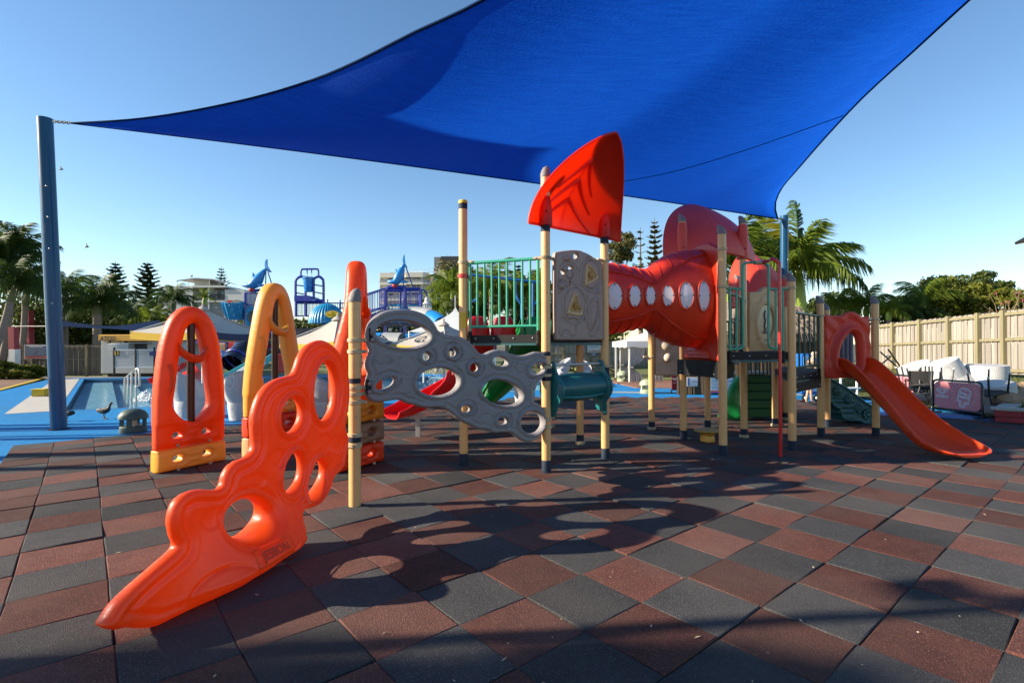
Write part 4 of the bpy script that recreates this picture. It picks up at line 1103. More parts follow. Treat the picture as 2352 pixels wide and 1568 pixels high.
tp_ = part('tunnel_panel', relief(OR, [], .016, hfr, lambda d, u, z: .035 * prof(d, .03, .3), PC + Vector((-.02, 0, 0)), e_r, ZH, n_r), M_REDP, play, label='tall red end panel of the crawl tunnel', angle=60)
for f in (1.45, 1.75, 2.05, 2.35, 2.65, 2.95): part('screw', MB().sphere(PC + e_r * .07 + ZH * f + n_r * .03, .014, 6), M_BLACKP, tp_)

# --- roofs
def roof(pa, pb, zb, H, lean, label, m, flip=1, W=.80, lowr=0):
    e = (pb - pa).normalized(); mid = (pa + pb) / 2 - e * (.075 if flip > 0 else 0); o = Vector((e.y, -e.x, 0)) * flip     # o: direction of the lean
    hw = (pb - pa).length / 2
    def S(s, t, off=0.0):
        w = W * hw * 1.55 * ((1 - t ** 1.65) ** .72 if flip > 0 else (1 - t ** 2.1) ** .62)
        x = s * w
        bulge = .42 * (1 - (abs(s)) ** 1.8) * (1 - t) ** .55 * (t + .18) ** .3
        oo = lean * t ** 1.5 - bulge * .8 + .10 * (1 - t) * s * s
        z = zb + H * (t ** .92) - .10 * (s * s) * (1 - t)
        return mid + e * x + o * (oo - off) + ZH * (z + off * .3)
    rows = [[S(-1 + 2 * i / 32, (k / 24) ** 1.0 * .999) for i in range(33)] for k in range(25)]
    rows2 = [[S(-1 + 2 * i / 32, (k / 24) ** 1.0 * .999, .022) for i in range(33)] for k in range(25)]
    mb = MB().grid(rows).grid([list(reversed(r)) for r in rows2])
    rim = [r[0] for r in rows] + [r[-1] for r in reversed(rows)]; rim2 = [r[0] for r in rows2] + [r[-1] for r in reversed(rows2)]
    rimf = rim + list(reversed(rows[0]))[1:-1]; rimf2 = rim2 + list(reversed(rows2[0]))[1:-1]
    mb.loft([rimf + [rimf[0]], rimf2 + [rimf2[0]]], closed=False)
    ro = part('roof', mb, m, play, label=label, angle=50)
    part('roof_rim', MB().tube(rimf, .016, 6, closed=True), m, ro)
    for k in (.34, .56, .76):                                                     # chevron ridges inside
        tt = [abs(-1 + 2 * i / 20) for i in range(21)]
        pts = [S((-1 + 2 * i / 20) * .62 * (1 - k * .35), k - .34 * a ** 1.2 + .0, -.004) for i, a in enumerate(tt)]
        part('roof_ridge', MB().tube(pts, [.035 * (1 - .6 * a) for a in tt], 6), m, ro)
    part('roof_ridge', MB().tube([S(0, .02 + .9 * i / 12, .016) for i in range(13)], .012, 6), m, ro)
    for p in (pa, pb):
        sgn = -1 if p is pa else 1
        mb = MB().lathe([(PR * 1.75, 0), (PR * 1.7, .06), (PR * 1.45, .5), (PR * 1.2, .58)] if flip < 0 else [(PR * 1.5, 0), (PR * 1.5, .03), (PR * 1.35, .24), (PR * .95, .38), (PR * .4, .45), (.001, .46)], p + ZH * (zb - .06), 18)
        part('roof_sleeve', mb, m, ro)
        part('bolt', MB().sphere(p + ZH * (zb + .1) - Vector((0, PR * 1.65, 0)), .012, 6), M_BLACKP, ro)
    return ro
roof(C, D, 3.12, 1.0, .72, 'red pointed roof shell seen from inside, lit through', M_REDROOF, 1, .98)
roof(PA, PD, 3.08, 1.05, .75, 'red domed roof shell above the tunnel end', M_FADED, -1, .98)
roof(PE, PH, 2.42, 1.2, .7, 'small faded red roof shell furthest back', M_FADED, -1, .85)

# --- red slide hood panel and the orange slide
cv6 = lambda x, y: (1829.4 + .27082 * x, 653.3 + .27082 * y)
e_s = (PK - PI).normalized(); n_s = Vector((e_s.y, -e_s.x, 0))
os_ = [(232,262),(262,257),(305,264),(350,266),(385,257),(412,240),(450,231),(490,238),(520,255),(545,273),(580,271),(608,275),(616,300),(618,480),(620,785),(420,788),(238,786),(233,600),(231,400)]
hs_ = [(350,655),(352,590),(366,530),(390,475),(415,438),(445,413),(470,415),(492,440),(505,500),(508,580),(506,690),(430,694),(360,690)]
OS = plane_uz([cv6(*p) for p in crom(os_, 2, True)], PI, e_s); HS = plane_uz([cv6(*p) for p in crom(hs_, 3, True)], PI, e_s)
swl = plane_uz([cv6(*p) for p in crom([(262,640),(275,520),(315,420),(380,330),(450,300),(520,330),(565,420),(580,560),(580,680)], 4)], PI, e_s)
def hfs(d, u, z):
    dh = -poly_sd(np.stack([u.ravel(), z.ravel()], 1), HS).reshape(u.shape)
    return .045 * prof(d, .03, .3) + .075 * ridge(dh, .07, .05) - .02 * ridge(dline(u, z, swl), 0, .03) + .012 * np.sin((u + z) * 22) * sstep(dh, .14, .25)
part('slide_panel', relief(OS, [HS], .0125, hfs, lambda d, u, z: .05 * prof(d, .03, .3), PI, e_s, ZH, n_s), M_FADED, play, label='faded red arched slide entrance panel', angle=60)
def chute(name, path, widths, wall, m, label, lip=.04, th=.022, endflare=0.0, groove=True):
    pts = [Vector(p) for p in crom(path, 8)]; k = len(pts)
    ws = np.interp(np.linspace(0, 1, k), np.linspace(0, 1, len(widths)), widths); wl = np.interp(np.linspace(0, 1, k), np.linspace(0, 1, len(wall)), wall)
    rings = []
    for i, p in enumerate(pts):
        t = (pts[min(i + 1, k - 1)] - pts[max(i - 1, 0)]).normalized()
        s_ = Vector((t.y, -t.x, 0)).normalized(); up = s_.cross(t); up = up if up.z > 0 else -up
        w, h = ws[i] / 2, wl[i]
        ins = [(-w, h), (-w + .01, h * .55), (-w + .035, h * .22), (-w + .09, min(.03, h * .15)), (-w * .45, .004), (0, 0), (w * .45, .004), (w - .09, min(.03, h * .15)), (w - .035, h * .22), (w - .01, h * .55), (w, h)]
        q_ = min(1, h / .12)
        outs = [(w + lip * .5, h + .012 * q_), (w + lip, h), (w + lip, h - .03 * q_), (w + lip * .35, h - .05 * q_), (w + .005, h * .3), (w - .06, -.015), (w * .5, -th - .008), (0, -th - .012), (-w * .5, -th - .008), (-w + .06, -.015), (-w - .005, h * .3), (-w - lip * .35, h - .05 * q_), (-w - lip, h - .03 * q_), (-w - lip, h), (-w - lip * .5, h + .012 * q_)]
        rings.append([p + s_ * a + up * b for a, b in ins + outs])
    mb = MB().loft(rings, caps=True)
    o = part(name, mb, m, play, label=label, angle=45)
    if groove:
        for f in (.42, .62, .8):
            for sg in (-1, 1):
                part('groove', MB().tube([r[11 + (4 if sg > 0 else 10)].lerp(r[11 + (3 if sg > 0 else 11)], f) for r in rings[2:-2]], .006, 5), M_NAVY if False else m, o)
    return o
chute('slide', [(5.80, 8.93, 1.10), (5.82, 8.66, 1.06), (5.88, 8.3, .80), (5.96, 7.9, .46), (6.01, 7.55, .22), (6.04, 7.25, .12), (6.07, 6.98, .105), (6.08, 6.84, .10)], [.46, .48, .50, .52, .56, .66, .74, .70, .44], [.22, .25, .23, .21, .20, .18, .12, .06, .02], M_FADED if False else mat('slide_orange_red', (0.84, 0.075, 0.012), 0.36, col2=(0.80, 0.066, 0.012), nscale=3, bump=0.08, bscale=200, coat=0.15, trans=0.08), 'orange red slide running down to the rubber at the right', groove=False)
chute('slide', [(-.35, 8.15, 1.68), (-.45, 8.5, 1.60), (-.62, 8.95, 1.28), (-.95, 9.25, .92), (-1.4, 9.15, .60), (-1.78, 8.85, .42), (-2.02, 8.62, .38)], [.46, .46, .46, .46, .48, .50, .46], [.30, .24, .20, .2, .2, .18, .10], M_REDSL, 'bright red curving slide behind the grey panel')
sf = g2(960, 1003)
part('slide_foot', MB().box((sf.x, 8.9, .16), (.075, .05, .34)).box((sf.x, 8.9, .33), (.30, .06, .03)), M_GALV, play, label='pale metal foot under the red slide')
chute('slide', [(.42, 8.3, 1.68), (.36, 8.6, 1.58), (.20, 9.1, 1.22), (-.08, 9.6, .84), (-.4, 9.85, .48), (-.72, 9.8, .30), (-.95, 9.65, .27)], [.48, .48, .48, .48, .5, .52, .46], [.32, .26, .2, .2, .2, .18, .10], M_GREENP, 'green curving slide behind the grey panel')
for px, m, nm in ((1096, M_REDSL, 'red'), (1156, M_REDSL, 'red'), (1232, M_GREENP, 'green')):
    p = at(px, 770, 8.35)
    part('slide_hood', MB().loft([[p + Vector((x * s_, y * s_, z_)) for x, y in [(.2 * math.cos(a), .1 * math.sin(a)) for a in [k * math.pi / 8 for k in range(16)]]] for z_, s_ in ((-.05, 1.05), (.1, 1.0), (.2, .9), (.28, .7), (.31, .3))], caps=True), m, play, label=nm + ' rounded slide side on the upper deck')
# blue guard bars on the far side of the upper deck
def on_y(pts, Y): return [at(x, y, Y) for x, y in pts]
bg = part('guard_rail', MB().tube(on_y([(1081, 631), (1160, 640), (1243, 649)], 8.5), .022, 10), M_BLUEM, play, label='blue guard rail over the slide entrances')
for x in (1199, 1224): part('bar', MB().tube(on_y([(x, 645), (x, 770)], 8.5), .02 if x == 1224 else .026, 10), M_BLUEM, bg)
part('loop', MB().tube([Vector(p) for p in crom(on_y([(1185, 645), (1185, 672), (1190, 688), (1197, 698)], 8.5), 5)], .019, 8), M_BLUEM, bg)
part('loop', MB().tube([Vector(p) for p in crom(on_y([(1237, 650), (1237, 678), (1233, 692), (1226, 700)], 8.5), 5)], .019, 8), M_BLUEM, bg)
part('loop', MB().tube([Vector(p) for p in crom(on_y([(1098, 676), (1095, 686), (1088, 692), (1080, 693)], 8.5), 5)], .019, 8), M_BLUEM, bg)
part('rail', MB().tube(on_y([(1199, 754), (1224, 754)], 8.5), .018, 8), M_BLUEM, bg)

# --- panels further back
e_t = (PF - PD).normalized(); n_t = Vector((e_t.y, -e_t.x, 0))
cv5 = lambda x, y: (1568 + .27077 * x, 653.3 + .27077 * y)
OT = plane_uz([cv5(*p) for p in [(548,66),(640,58),(662,32),(690,20),(720,34),(755,60),(800,66),(838,100),(840,575),(700,580),(548,580)]], PD, e_t)
HT = [plane_uz([cv5(*p) for p in ell(690, 320, 66, 145, 0, 30)], PD, e_t)]; ft = fit_ell(HT[0])
cz = [plane_uz([cv5(*p) for p in crom(l, 4)], PD, e_t) for l in ([(560,300),(580,190),(600,165),(640,140),(640,110),(680,90),(720,110),(725,145),(770,165)], [(570,560),(600,480),(660,470),(690,490),(720,470),(790,500)])]
tanp = part('activity_panel', relief(OT, HT, .015, lambda d, u, z: .04 * prof(d, .02, .4) + .018 * ridge((eq(u, z, ft) - 1) * .25, .07, .05) - .012 * ridge(np.minimum(dline(u, z, cz[0]), dline(u, z, cz[1])), 0, .014), lambda d, u, z: .03 * prof(d, .02, .4), PD, e_t, ZH, n_t), M_TANP, play, label='tan activity panel with an oval clear bubble', angle=60)
cpt = PD + e_t * ft[0] + ZH * ft[1]
bub = MB().prism([(a, b) for a, b in HT[0]], PD + n_t * .01, e_t, ZH, n_t, .012)
part('bubble', bub, mat('bubble_plastic', (0.26, 0.16, 0.075), 0.35, spec=.3), tanp, smooth=False)
for dz, r_ in ((.12, .10), (-.06, .09)): part('disc', MB().lathe([(r_, 0), (r_, .02), (.01, .024)], cpt + ZH * dz + e_t * .03 + n_t * .02, 18, mtx=Matrix((e_t, ZH, n_t)).transposed()), mat('grey_disc', (0.12, 0.12, 0.11), 0.4), tanp)
part('knob', MB().sphere(cpt - ZH * .18 + n_t * .05, .035, 8), M_WHITE, tanp)
e_w = (PB - PL).normalized(); n_w = Vector((e_w.y, -e_w.x, 0)); Lw = (PB - PL).length
bl_ = part('ball_panel', relief([(.06, 1.02), (.10, 1.0), (Lw - .12, .97), (Lw - .08, 1.0), (Lw - .08, 1.95), (.06, 1.95)], [], .02, lambda d, u, z: .04 * prof(d, .03, .4) + .01 * np.sin(u * 34) * (u > .55), lambda d, u, z: .03 * prof(d, .03, .4), PL, e_w, ZH, n_w), M_BEIGEP, play, label='beige panel with a column of three balls under the tunnel', angle=60)
for k, (px, py, r_) in enumerate(((1530, 767, .105), (1528, 793, .10), (1531, 821, .085))):
    u_, z_ = plane_uz([(px, py)], PL, e_w)[0]
    part('ball', MB().sphere(PL + e_w * u_ + ZH * z_ + n_w * .035, r_ * 1.05, 12), M_BEIGEP, bl_)
# teal stepped climber with wheels, low at the right back
Y0 = Vector((6.0, 10.25, 0)); e_x = Vector((1, 0.04, 0)).normalized(); n_x = Vector((e_x.y, -e_x.x, 0))
OC = plane_uz([cv6(*p) for p in [(255,775),(330,818),(420,868),(500,928),(570,984),(632,1020),(634,1172),(612,1182),(545,1180),(530,1165),(450,1158),(370,1150),(362,1110),(348,1095),(345,1062),(318,1050),(300,1035),(280,1010),(255,1000)]], Y0, e_x)
whc = [fit_ell(plane_uz([cv6(*p) for p in ell(*w, 0, 24)], Y0, e_x)) for w in ((325,900,33,38), (420,970,33,38), (512,1045,33,38))]
def hfc(d, u, z):
    h = .06 * prof(d, .03, .4) + .02 * ridge(d, .03, .02)
    for c in whc:
        q = eq(u, z, c); an = np.arctan2(z - c[1], u - c[0])
        h = h + .03 * (1 - sstep(q, .95, 1.1)) - .018 * (np.cos(an * 8) > .55) * (q < .8) * (q > .25) - .01 * ridge(q, .85, .06)
    return h + .008 * np.sign(np.sin(z * 60)) * (z < .5) * (u < .75)
cl = part('step_climber', relief(OC, [], .014, hfc, lambda d, u, z: .30 + 0 * d, Y0, e_x, ZH, n_x), M_TEALD, play, label='dark teal step climber with wheel shapes behind the orange slide', angle=60)
u_, z_ = plane_uz([cv6(585, 1095)], Y0, e_x)[0]
gr = []
for k in range(40):
    r_ = .115 if (k % 4) < 2 else .09; gr.append((u_ + r_ * math.cos(k * math.pi / 20), z_ + r_ * math.sin(k * math.pi / 20)))
part('gear', relief(gr, [ell(u_ + .055 * math.cos(a), z_ + .055 * math.sin(a), .017, .022, math.degrees(a), 8) for a in [k * math.pi / 4 for k in range(8)]], .009, lambda d, u, z: .10 + 0 * d, lambda d, u, z: -.05 + 0 * d, Y0, e_x, ZH, n_x), mat('teal_gear', (0.02, 0.12, 0.125), 0.45), cl, angle=60)
# green wave climber at the back
Yg = Vector((4.2, 10.7, 0))
OGn = plane_uz([(1697,862),(1688,872),(1678,886),(1668,908),(1660,934),(1650,957),(1668,962),(1690,964),(1703,960),(1703,862)], Yg, (1, 0, 0))
part('wave_climber', relief(OGn, [], .02, lambda d, u, z: .10 * prof(d, .10, .2) + .02 * np.sin(u * 14 + z * 7), lambda d, u, z: .05 + 0 * d, Yg, Vector((1, 0, 0)), ZH, Vector((0, -1, 0))), M_GREENP, play, label='green wavy climber at the back', angle=60)
mb = MB()
for k in range(5): mb.box((5.18, 10.9 + .06 * k, .16 + .17 * k), (.62, .5, .168), bev=.015)
part('green_steps', mb, mat('deep_green_plastic', (0.006, 0.11, 0.025), 0.4), play, label='green stair block under the back platform')
part('platform', MB().box((5.15, 11.15, .97), (.66, .5, .05)), M_GALV, play)
# grey violet hood seen through the slide arch
mb = MB()
for k in range(5): mb.tube([(6.25 + k * .085, 10.05, 1.15), (6.25 + k * .085, 10.05, 1.95)], .045, 10)
part('corrugated_screen', mb, mat('violet_grey_plastic', (0.17, 0.15, 0.19), 0.5), play)
# toadstool stepping seat under the middle deck
ts = g2(1625, 1012)
st = thing('stepping_stool', 'low yellow stepping stool under the middle deck', 'stool', ts)
part('stem', MB().lathe([(.115, -.01), (.12, .03), (.10, .09), (.13, .13), (.19, .155)], ts, 22), M_YELP, st)
part('seat', MB().lathe([(.19, .15), (.215, .165), (.21, .19), (.12, .20), (.001, .195)], ts, 22), mat('worn_yellow_plastic', (0.50, 0.30, 0.06), 0.5, col2=(0.25, 0.13, 0.03), nscale=22), st)
# ------------------------------------------------------------------ arch climbers
M_PEACH = mat('peach_plastic', (0.70, 0.36, 0.17), 0.42, col2=(0.74, 0.42, 0.2), nscale=3, bump=0.1, trans=0.15, tcol=(0.9, 0.5, .2))
M_ORY = mat('orange_yellow_plastic', (0.74, 0.27, 0.015), 0.42, nscale=3, bump=0.1, trans=0.12)
ROD = mat('red_orange_plastic', (0.70, 0.05, 0.008), 0.42, col2=(0.68, 0.045, 0.008), nscale=3, bump=0.12, bscale=240, trans=0.16, tcol=(0.95, 0.13, .01), coat=.12)
def arch(label, fl, W, H, mods, loop_m, twist=0.0, point=False):
    t_ = Vector((.483, .875, 0)); n_ = Vector((t_.y, -t_.x, 0)); T = .24
    o = Vector((fl[0], fl[1], 0))
    th = thing('arch_climber', label, 'climbing arch', o, 'climbing arches at the edge of the rubber floor')
    c0 = o - n_ * T / 2                    # middle plane
    z = 0.0
    def pf(d, r=.085): return (T / 2) * (0.30 + .70 * np.sqrt(np.maximum(0, 1 - (1 - np.clip(d / r, 0, 1)) ** 2)))
    mh = .285
    for k, m in enumerate(mods):
        ol = [(0.005, z + .004), (W * .25, z + .010), (W * .5, z + .004), (W * .75, z + .010), (W - .005, z + .004), (W, z + .03), (W - .002, z + mh - .006), (W * .75, z + mh), (W * .5, z + mh - .008), (W * .25, z + mh), (.002, z + mh - .006), (0, z + .03)]
        hs = [ell(W * .29, z + .15, .072, .048, 0, 24), ell(W * .71, z + .15, .072, .048, 0, 24)]
        cs = [(W * .29, z + .15, .072, .048, 0), (W * .71, z + .15, .072, .048, 0)]
        def h_(d, u, zz, z=z):
            h = pf(d, .05) * .96 + 0 * d
            for c in cs: h = h + .014 * ridge(eq(u, zz, c), 1.25, .2)
            mid = np.exp(-((u - W / 2) / .09) ** 4)
            return h - .010 * mid + .010 * mid * (np.abs(np.sin((zz - z) * 42)) > .75) - .008 * ridge(zz, z + .045, .012) - .008 * ridge(zz, z + mh - .045, .012)
        mo = part('module', relief(ol, hs, .0135, h_, h_, c0, t_, ZH, n_), m, th, angle=60)
        for u in (.27, .73):
            part('bolt', MB().sphere(c0 + t_ * W * u + n_ * (T / 2 - .005) + ZH * (z + .02), .022, 8), mat('bolt_beige', (0.5, 0.33, .2), .4), mo)
        z += mh
    Lh = H - z
    half = [(-.5, 0), (-.5, .2), (-.487, .4), (-.45, .6), (-.395, .76), (-.31, .885), (-.17, .972), (0, 1)]
    if point:
        half = [(-.5, 0), (-.5, .16), (-.48, .36), (-.43, .58), (-.355, .78), (-.26, .91), (-.14, .98), (0, 1)]
    ol = half + [(-a, b) for a, b in reversed(half[:-1])]
    ol = [(W * (.5 + a), z + .004 + Lh * b) for a, b in ol]
    top = crom(ol, 4)
    inn = [(0, .175), (-.14, .20), (-.25, .27), (-.265, .33), (-.24, .42), (-.215, .52), (-.185, .64), (-.14, .75), (-.085, .84), (0, .875)]
    inn = inn + [(-a, b) for a, b in reversed(inn[1:-1])]
    inn = [tuple(p) for p in crom([(W * (.5 + a), z + Lh * b) for a, b in inn], 4, True)]
    if point: inn = [(W * .5 + (u - W * .5) * (1 - .30 * max(0, (zz - z) / Lh - .2)), zz) for u, zz in inn]
    cs = [(W * .29, z + .155, .062, .042, 0), (W * .71, z + .155, .062, .042, 0)]
    hs = [inn, ell(*cs[0], 24), ell(*cs[1], 24)]
    def hl(d, u, zz):
        h = pf(d, .11)
        low = 1 - sstep(zz, z + .26, z + .34)
        h = h * (1 - .22 * low)
        for c in cs: h = h + .012 * ridge(eq(u, zz, c), 1.3, .22)
        mid = np.exp(-((u - W / 2) / .08) ** 4) * low
        h = h + .012 * mid * (1 - .8 * (np.abs(np.sin((zz - z) * 36)) > .8)) - .009 * ridge(zz, z + .045, .012)
        side = (ridge(u, W * .15, .05) + ridge(u, W * .85, .05)) * (np.sin((zz - z) * 110) > .6) * sstep(zz, z + .24, z + .26) * (1 - sstep(zz, z + .36, z + .38))
        return h - .006 * side
    cen = c0 + t_ * W * .5
    def tw(p):
        p = Vector(p); a = twist * float(sstep(np.array((p.z - z) / Lh), .12, .8)); d = p - cen
        return Vector((cen.x + d.x * math.cos(a) - d.y * math.sin(a), cen.y + d.x * math.sin(a) + d.y * math.cos(a), p.z))
    lmb = relief([tuple(p) for p in top], hs, .0145, hl, hl, c0, t_, ZH, n_)
    lmb.v = [tuple(tw(p)) for p in lmb.v]
    lp = part('loop', lmb, loop_m, th, angle=70)
    for u in (.27, .73): part('bolt', MB().sphere(c0 + t_ * W * u + n_ * (T / 2 - .02) + ZH * (z + .035), .022, 8), MATS['bolt_beige'], lp)
    pc = c0 + t_ * W * .5 + n_ * .02
    part('pole', MB().tube([pc + ZH * (z + Lh * .17), pc + ZH * (z + Lh * .90)], .047, 16), M_BLACKPOLE, th)
    cup = [c0 + t_ * (W * (.5 + a)) + n_ * (.02 + q) + ZH * (z + Lh * b) for a, b, q in ((-.24, .715, .06), (-.17, .665, .09), (-.06, .63, .10), (.06, .625, .10), (.14, .65, .07), (.20, .69, .02))]
    cup = [tw(p) for p in crom(cup, 4)]
    mb = MB(); mb.loft([[p + n_ * (.085 * math.cos(a)) + ZH * (.055 * math.sin(a)) for a in [k * math.pi / 5 for k in range(10)]] for p in cup], caps=True)
    part('cross_step', mb, loop_m, lp)
    gp_ = [c0 + t_ * (W * (.5 + a)) + n_ * (.07 + q) + ZH * (z + Lh * b) for a, b, q in ((-.40, .585, .0), (-.35, .575, .03), (-.325, .53, .035), (-.32, .46, .035), (-.345, .41, .03), (-.40, .375, .0))]
    part('hand_grip', MB().tube([tw(p) for p in crom(gp_, 4)], [.012, .018, .022, .026, .03, .03, .03, .03, .03, .03, .03, .03, .03, .03, .03, .03, .028, .024, .02, .016, .012], 8), loop_m, lp)
    uz_ = c0 + t_ * W * .5 + n_ * (T / 2 - .016) + ZH * (z + .10)
    part('lettering', text_mb('KO', .05, uz_, t_, ZH, .004), loop_m, lp, smooth=False)
    return th
arch('front red orange climbing arch standing on one yellow block', (-4.33, 6.33), .88, 2.09, [M_YELP], M_ORANGE)
arch('yellow climbing arch standing on red and peach blocks', (-3.64, 7.18), .92, 2.50, [M_PEACH, ROD], M_YELP, R(13), True)
arch('tallest red orange climbing arch behind the grey capped post, on three stacked blocks', (-2.12, 6.30), .84, 2.67, [ROD, M_BROWNP, M_ORY], M_ORANGE, R(40), True)

# ------------------------------------------------------------------ things around the pool
M_WICK = mat('white_wicker', (0.58, 0.57, 0.55), 0.6, col2=(0.50, 0.49, 0.48), nscale=12, bump=0.9, bscale=90, rand=0.05, weave=(26, (0.22, 0.23, 0.25)))
M_DKGRN = mat('dark_green_metal', (0.045, 0.075, 0.055), 0.5, col2=(0.06, 0.09, 0.07), nscale=8, bump=.2)
M_PALEGRN = mat('pale_green_metal', (0.36, 0.40, 0.26), 0.55)
M_WICKB = mat('black_wicker', (0.030, 0.026, 0.024), 0.55, bump=.6, wave=(20, 'X', 1.0))
def egg_chair(label, loc, rz, group, sc=1.0, rb=None):
    t = thing('wicker_chair', label, 'wicker chair', (0, 0, 0), group)
    part('base', MB().lathe([(.27, 0), (.275, .02), (.30, .22), (.31, .40), (.29, .44), (.25, .42)] if rb is None else [(rb, 0), (rb + .004, .02), (rb + .02, .24), (rb + .03, .40), (rb, .44), (.25, .42)], n=28), M_WICK, t)
    part('seat', MB().lathe([(.30, .40), (.29, .45), (.24, .47), (.001, .475)], n=28), M_WICK, t)
    ra, rq = [], []
    for i in range(29):
        a = R(-128 + 256 * i / 28); q = a / R(128)
        top = 0.46 + .56 * max(0.0, 1 - abs(q) ** 1.9) ** .8
        ca, cb = [], []
        for k in range(13):
            f = k / 12; h = .38 + (top - .38) * f
            r_ = (.312 if rb is None else rb + .035) + .085 * math.sin(min(f, 1) * 2.4) * (1 - .25 * abs(q))
            x = -r_ * math.cos(a) - .05 * f * math.cos(a); y = r_ * math.sin(a)
            ca.append(Vector((x, y, h))); cb.append(Vector((x * (1 - .025 / r_), y * (1 - .025 / r_), h)))
        ra.append(ca); rq.append(cb)
    mb = MB().loft([a + list(reversed(b)) + [a[0]] for a, b in zip(ra, rq)], closed=False)
    bk = part('backrest', mb, M_WICK, t, angle=60)
    part('rim', MB().tube([a[-1] for a in ra], .018, 6), M_WICK, bk)
    t.location = loc; t.rotation_euler = (0, 0, rz); t.scale = (sc,) * 3
    return t
def gp_(px, py, z=-.036): p = G(px, py, z); return (p.x, p.y, z)
GC = 'white wicker tub chairs by the pool'
ch0 = egg_chair('white wicker chair seen from behind through the front orange arch', gp_(437, 957), R(62), GC, 1.02)
copy_tree(ch0, gp_(560, 962), R(118), 'white wicker chair between the front orange arch and the yellow arch', 1.05)
copy_tree(ch0, gp_(748, 958), R(20), 'white wicker chair seen through the tall hole of the orange panel', 1.0)
copy_tree(ch0, gp_(284, 858), R(-30), 'white wicker chair left of the small round table by the cabin', 1.0)
copy_tree(ch0, gp_(319, 858), R(210), 'white wicker chair right of the small round table by the cabin', 1.0)
copy_tree(ch0, gp_(1205, 925), R(90), 'white wicker chair seen through the right hole of the grey panel', .95)
tb_ = gp_(301, 861)
t = thing('round_table', 'small white wicker pedestal table between two chairs', 'table', tb_)
part('pedestal', MB().lathe([(.42, 0), (.40, .03), (.24, .62), (.25, .66)], tb_, 22), M_WICK, t)
part('top', MB().lathe([(.52, .68), (.53, .70), (.52, .72), (.001, .722)], tb_, 26), M_GALV, t)
# mushroom bollard lights
def bollard(label, loc, m, s, group='mushroom shaped bollard lights'):
    t = thing('bollard_light', label, 'bollard light', (0, 0, 0), group)
    part('base', MB().lathe([(.20, 0), (.205, .02), (.20, .10), (.185, .115)], n=24), m, t)
    part('dome', MB().lathe([(.215, .235), (.225, .245), (.215, .30), (.17, .365), (.09, .405), (.001, .415)], n=24).lathe([(.215, .235), (.001, .25)], n=24), m, t)
    for k in range(4):
        a = k * math.pi / 2 + .3
        part('strut', MB().box((.17 * math.cos(a), .17 * math.sin(a), .175), (.045, .07, .14), a), m, t)
    part('lamp', MB().lathe([(.05, .10), (.06, .13), (.055, .22), (.02, .235)], n=14), M_WHITE, t)
    t.location = loc; t.scale = (s,) * 3
    return t
bo = bollard('dark green mushroom bollard light at the near edge of the blue surface', gp_(306, 992), M_DKGRN, 1.08)
copy_tree(bo, gp_(277, 853), 0, 'distant dark green bollard light in front of the white cabin', 1.3)
b2 = bollard('pale green bollard light beside the white gazebo curtain', gp_(1430, 876), M_PALEGRN, 1.15)
copy_tree(b2, gp_(1487, 903), 0, 'pale green bollard light half hidden behind a tan post', 1.15)
# stainless pool handrail
hr = thing('pool_handrail', 'stainless steel handrail stepping down into the pool', 'handrail', G(300, 925, -.1))
def hp(px, py, Y): return at(px, py, Y)
Ya, Yb = 17.0, 14.2
posts_ = [(286.5, 893, 771, 17.0), (294, 900, 764, 16.2), (302.5, 908, 757, 15.2), (312.5, 925, 749, 14.2)]
pts = []
for x, yb, yt, Y in posts_:
    b = G(x, yb + 2, -.35); b = at(x, yb, Y); 
    pt_ = at(x, yt + 98, Y)
    part('post', MB().tube([Vector((b.x, b.y, -.5)), Vector((b.x, b.y, pt_.z))], .026, 8), M_STEEL, hr)
    pts.append(pt_)
part('rail', MB().tube([pts[0] + Vector((-.05, .1, -.35)), pts[0] + Vector((-.03, .05, -.02))] + pts + [pts[-1] + Vector((.12, -.05, .0)), pts[-1] + Vector((.14, -.05, -.45)), pts[-1] + Vector((-.02, 0, -.5))], .026, 8), M_STEEL, hr)
# yellow bucket, splash, birds
yb = G(93, 910, -.036)
t = thing('yellow_bucket', 'small yellow plastic tub on the blue surface', 'bucket', yb)
part('body', MB().box(yb + Vector((0, 0, .115)), (.36, .26, .23), .2, bev=.03), M_YEL, t)
part('lid', MB().box(yb + Vector((0, 0, .235)), (.40, .30, .03), .2, bev=.012), mat('yellow_lid', (0.75, 0.55, 0.05), .5), t)
sp = G(336, 921, -.1); mb = MB()
for k in range(420):
    a = rnd.random() * 6.28; r_ = rnd.random() ** .7 * .42; h = .34 * (1 - (r_ / .44) ** 1.2) * rnd.random()
    mb.sphere(sp + Vector((r_ * math.cos(a), r_ * .7 * math.sin(a), h)), .008 + .018 * rnd.random(), 4)
M_FOAM = mat('water_foam', (0.85, 0.88, 0.9), 0.3)
struct('water_splash', mb, M_FOAM, kind='stuff', smooth=True)
M_BIRD = mat('bird_plumage', (0.022, 0.020, 0.024), 0.6, col2=(0.05, 0.035, 0.025), nscale=20)
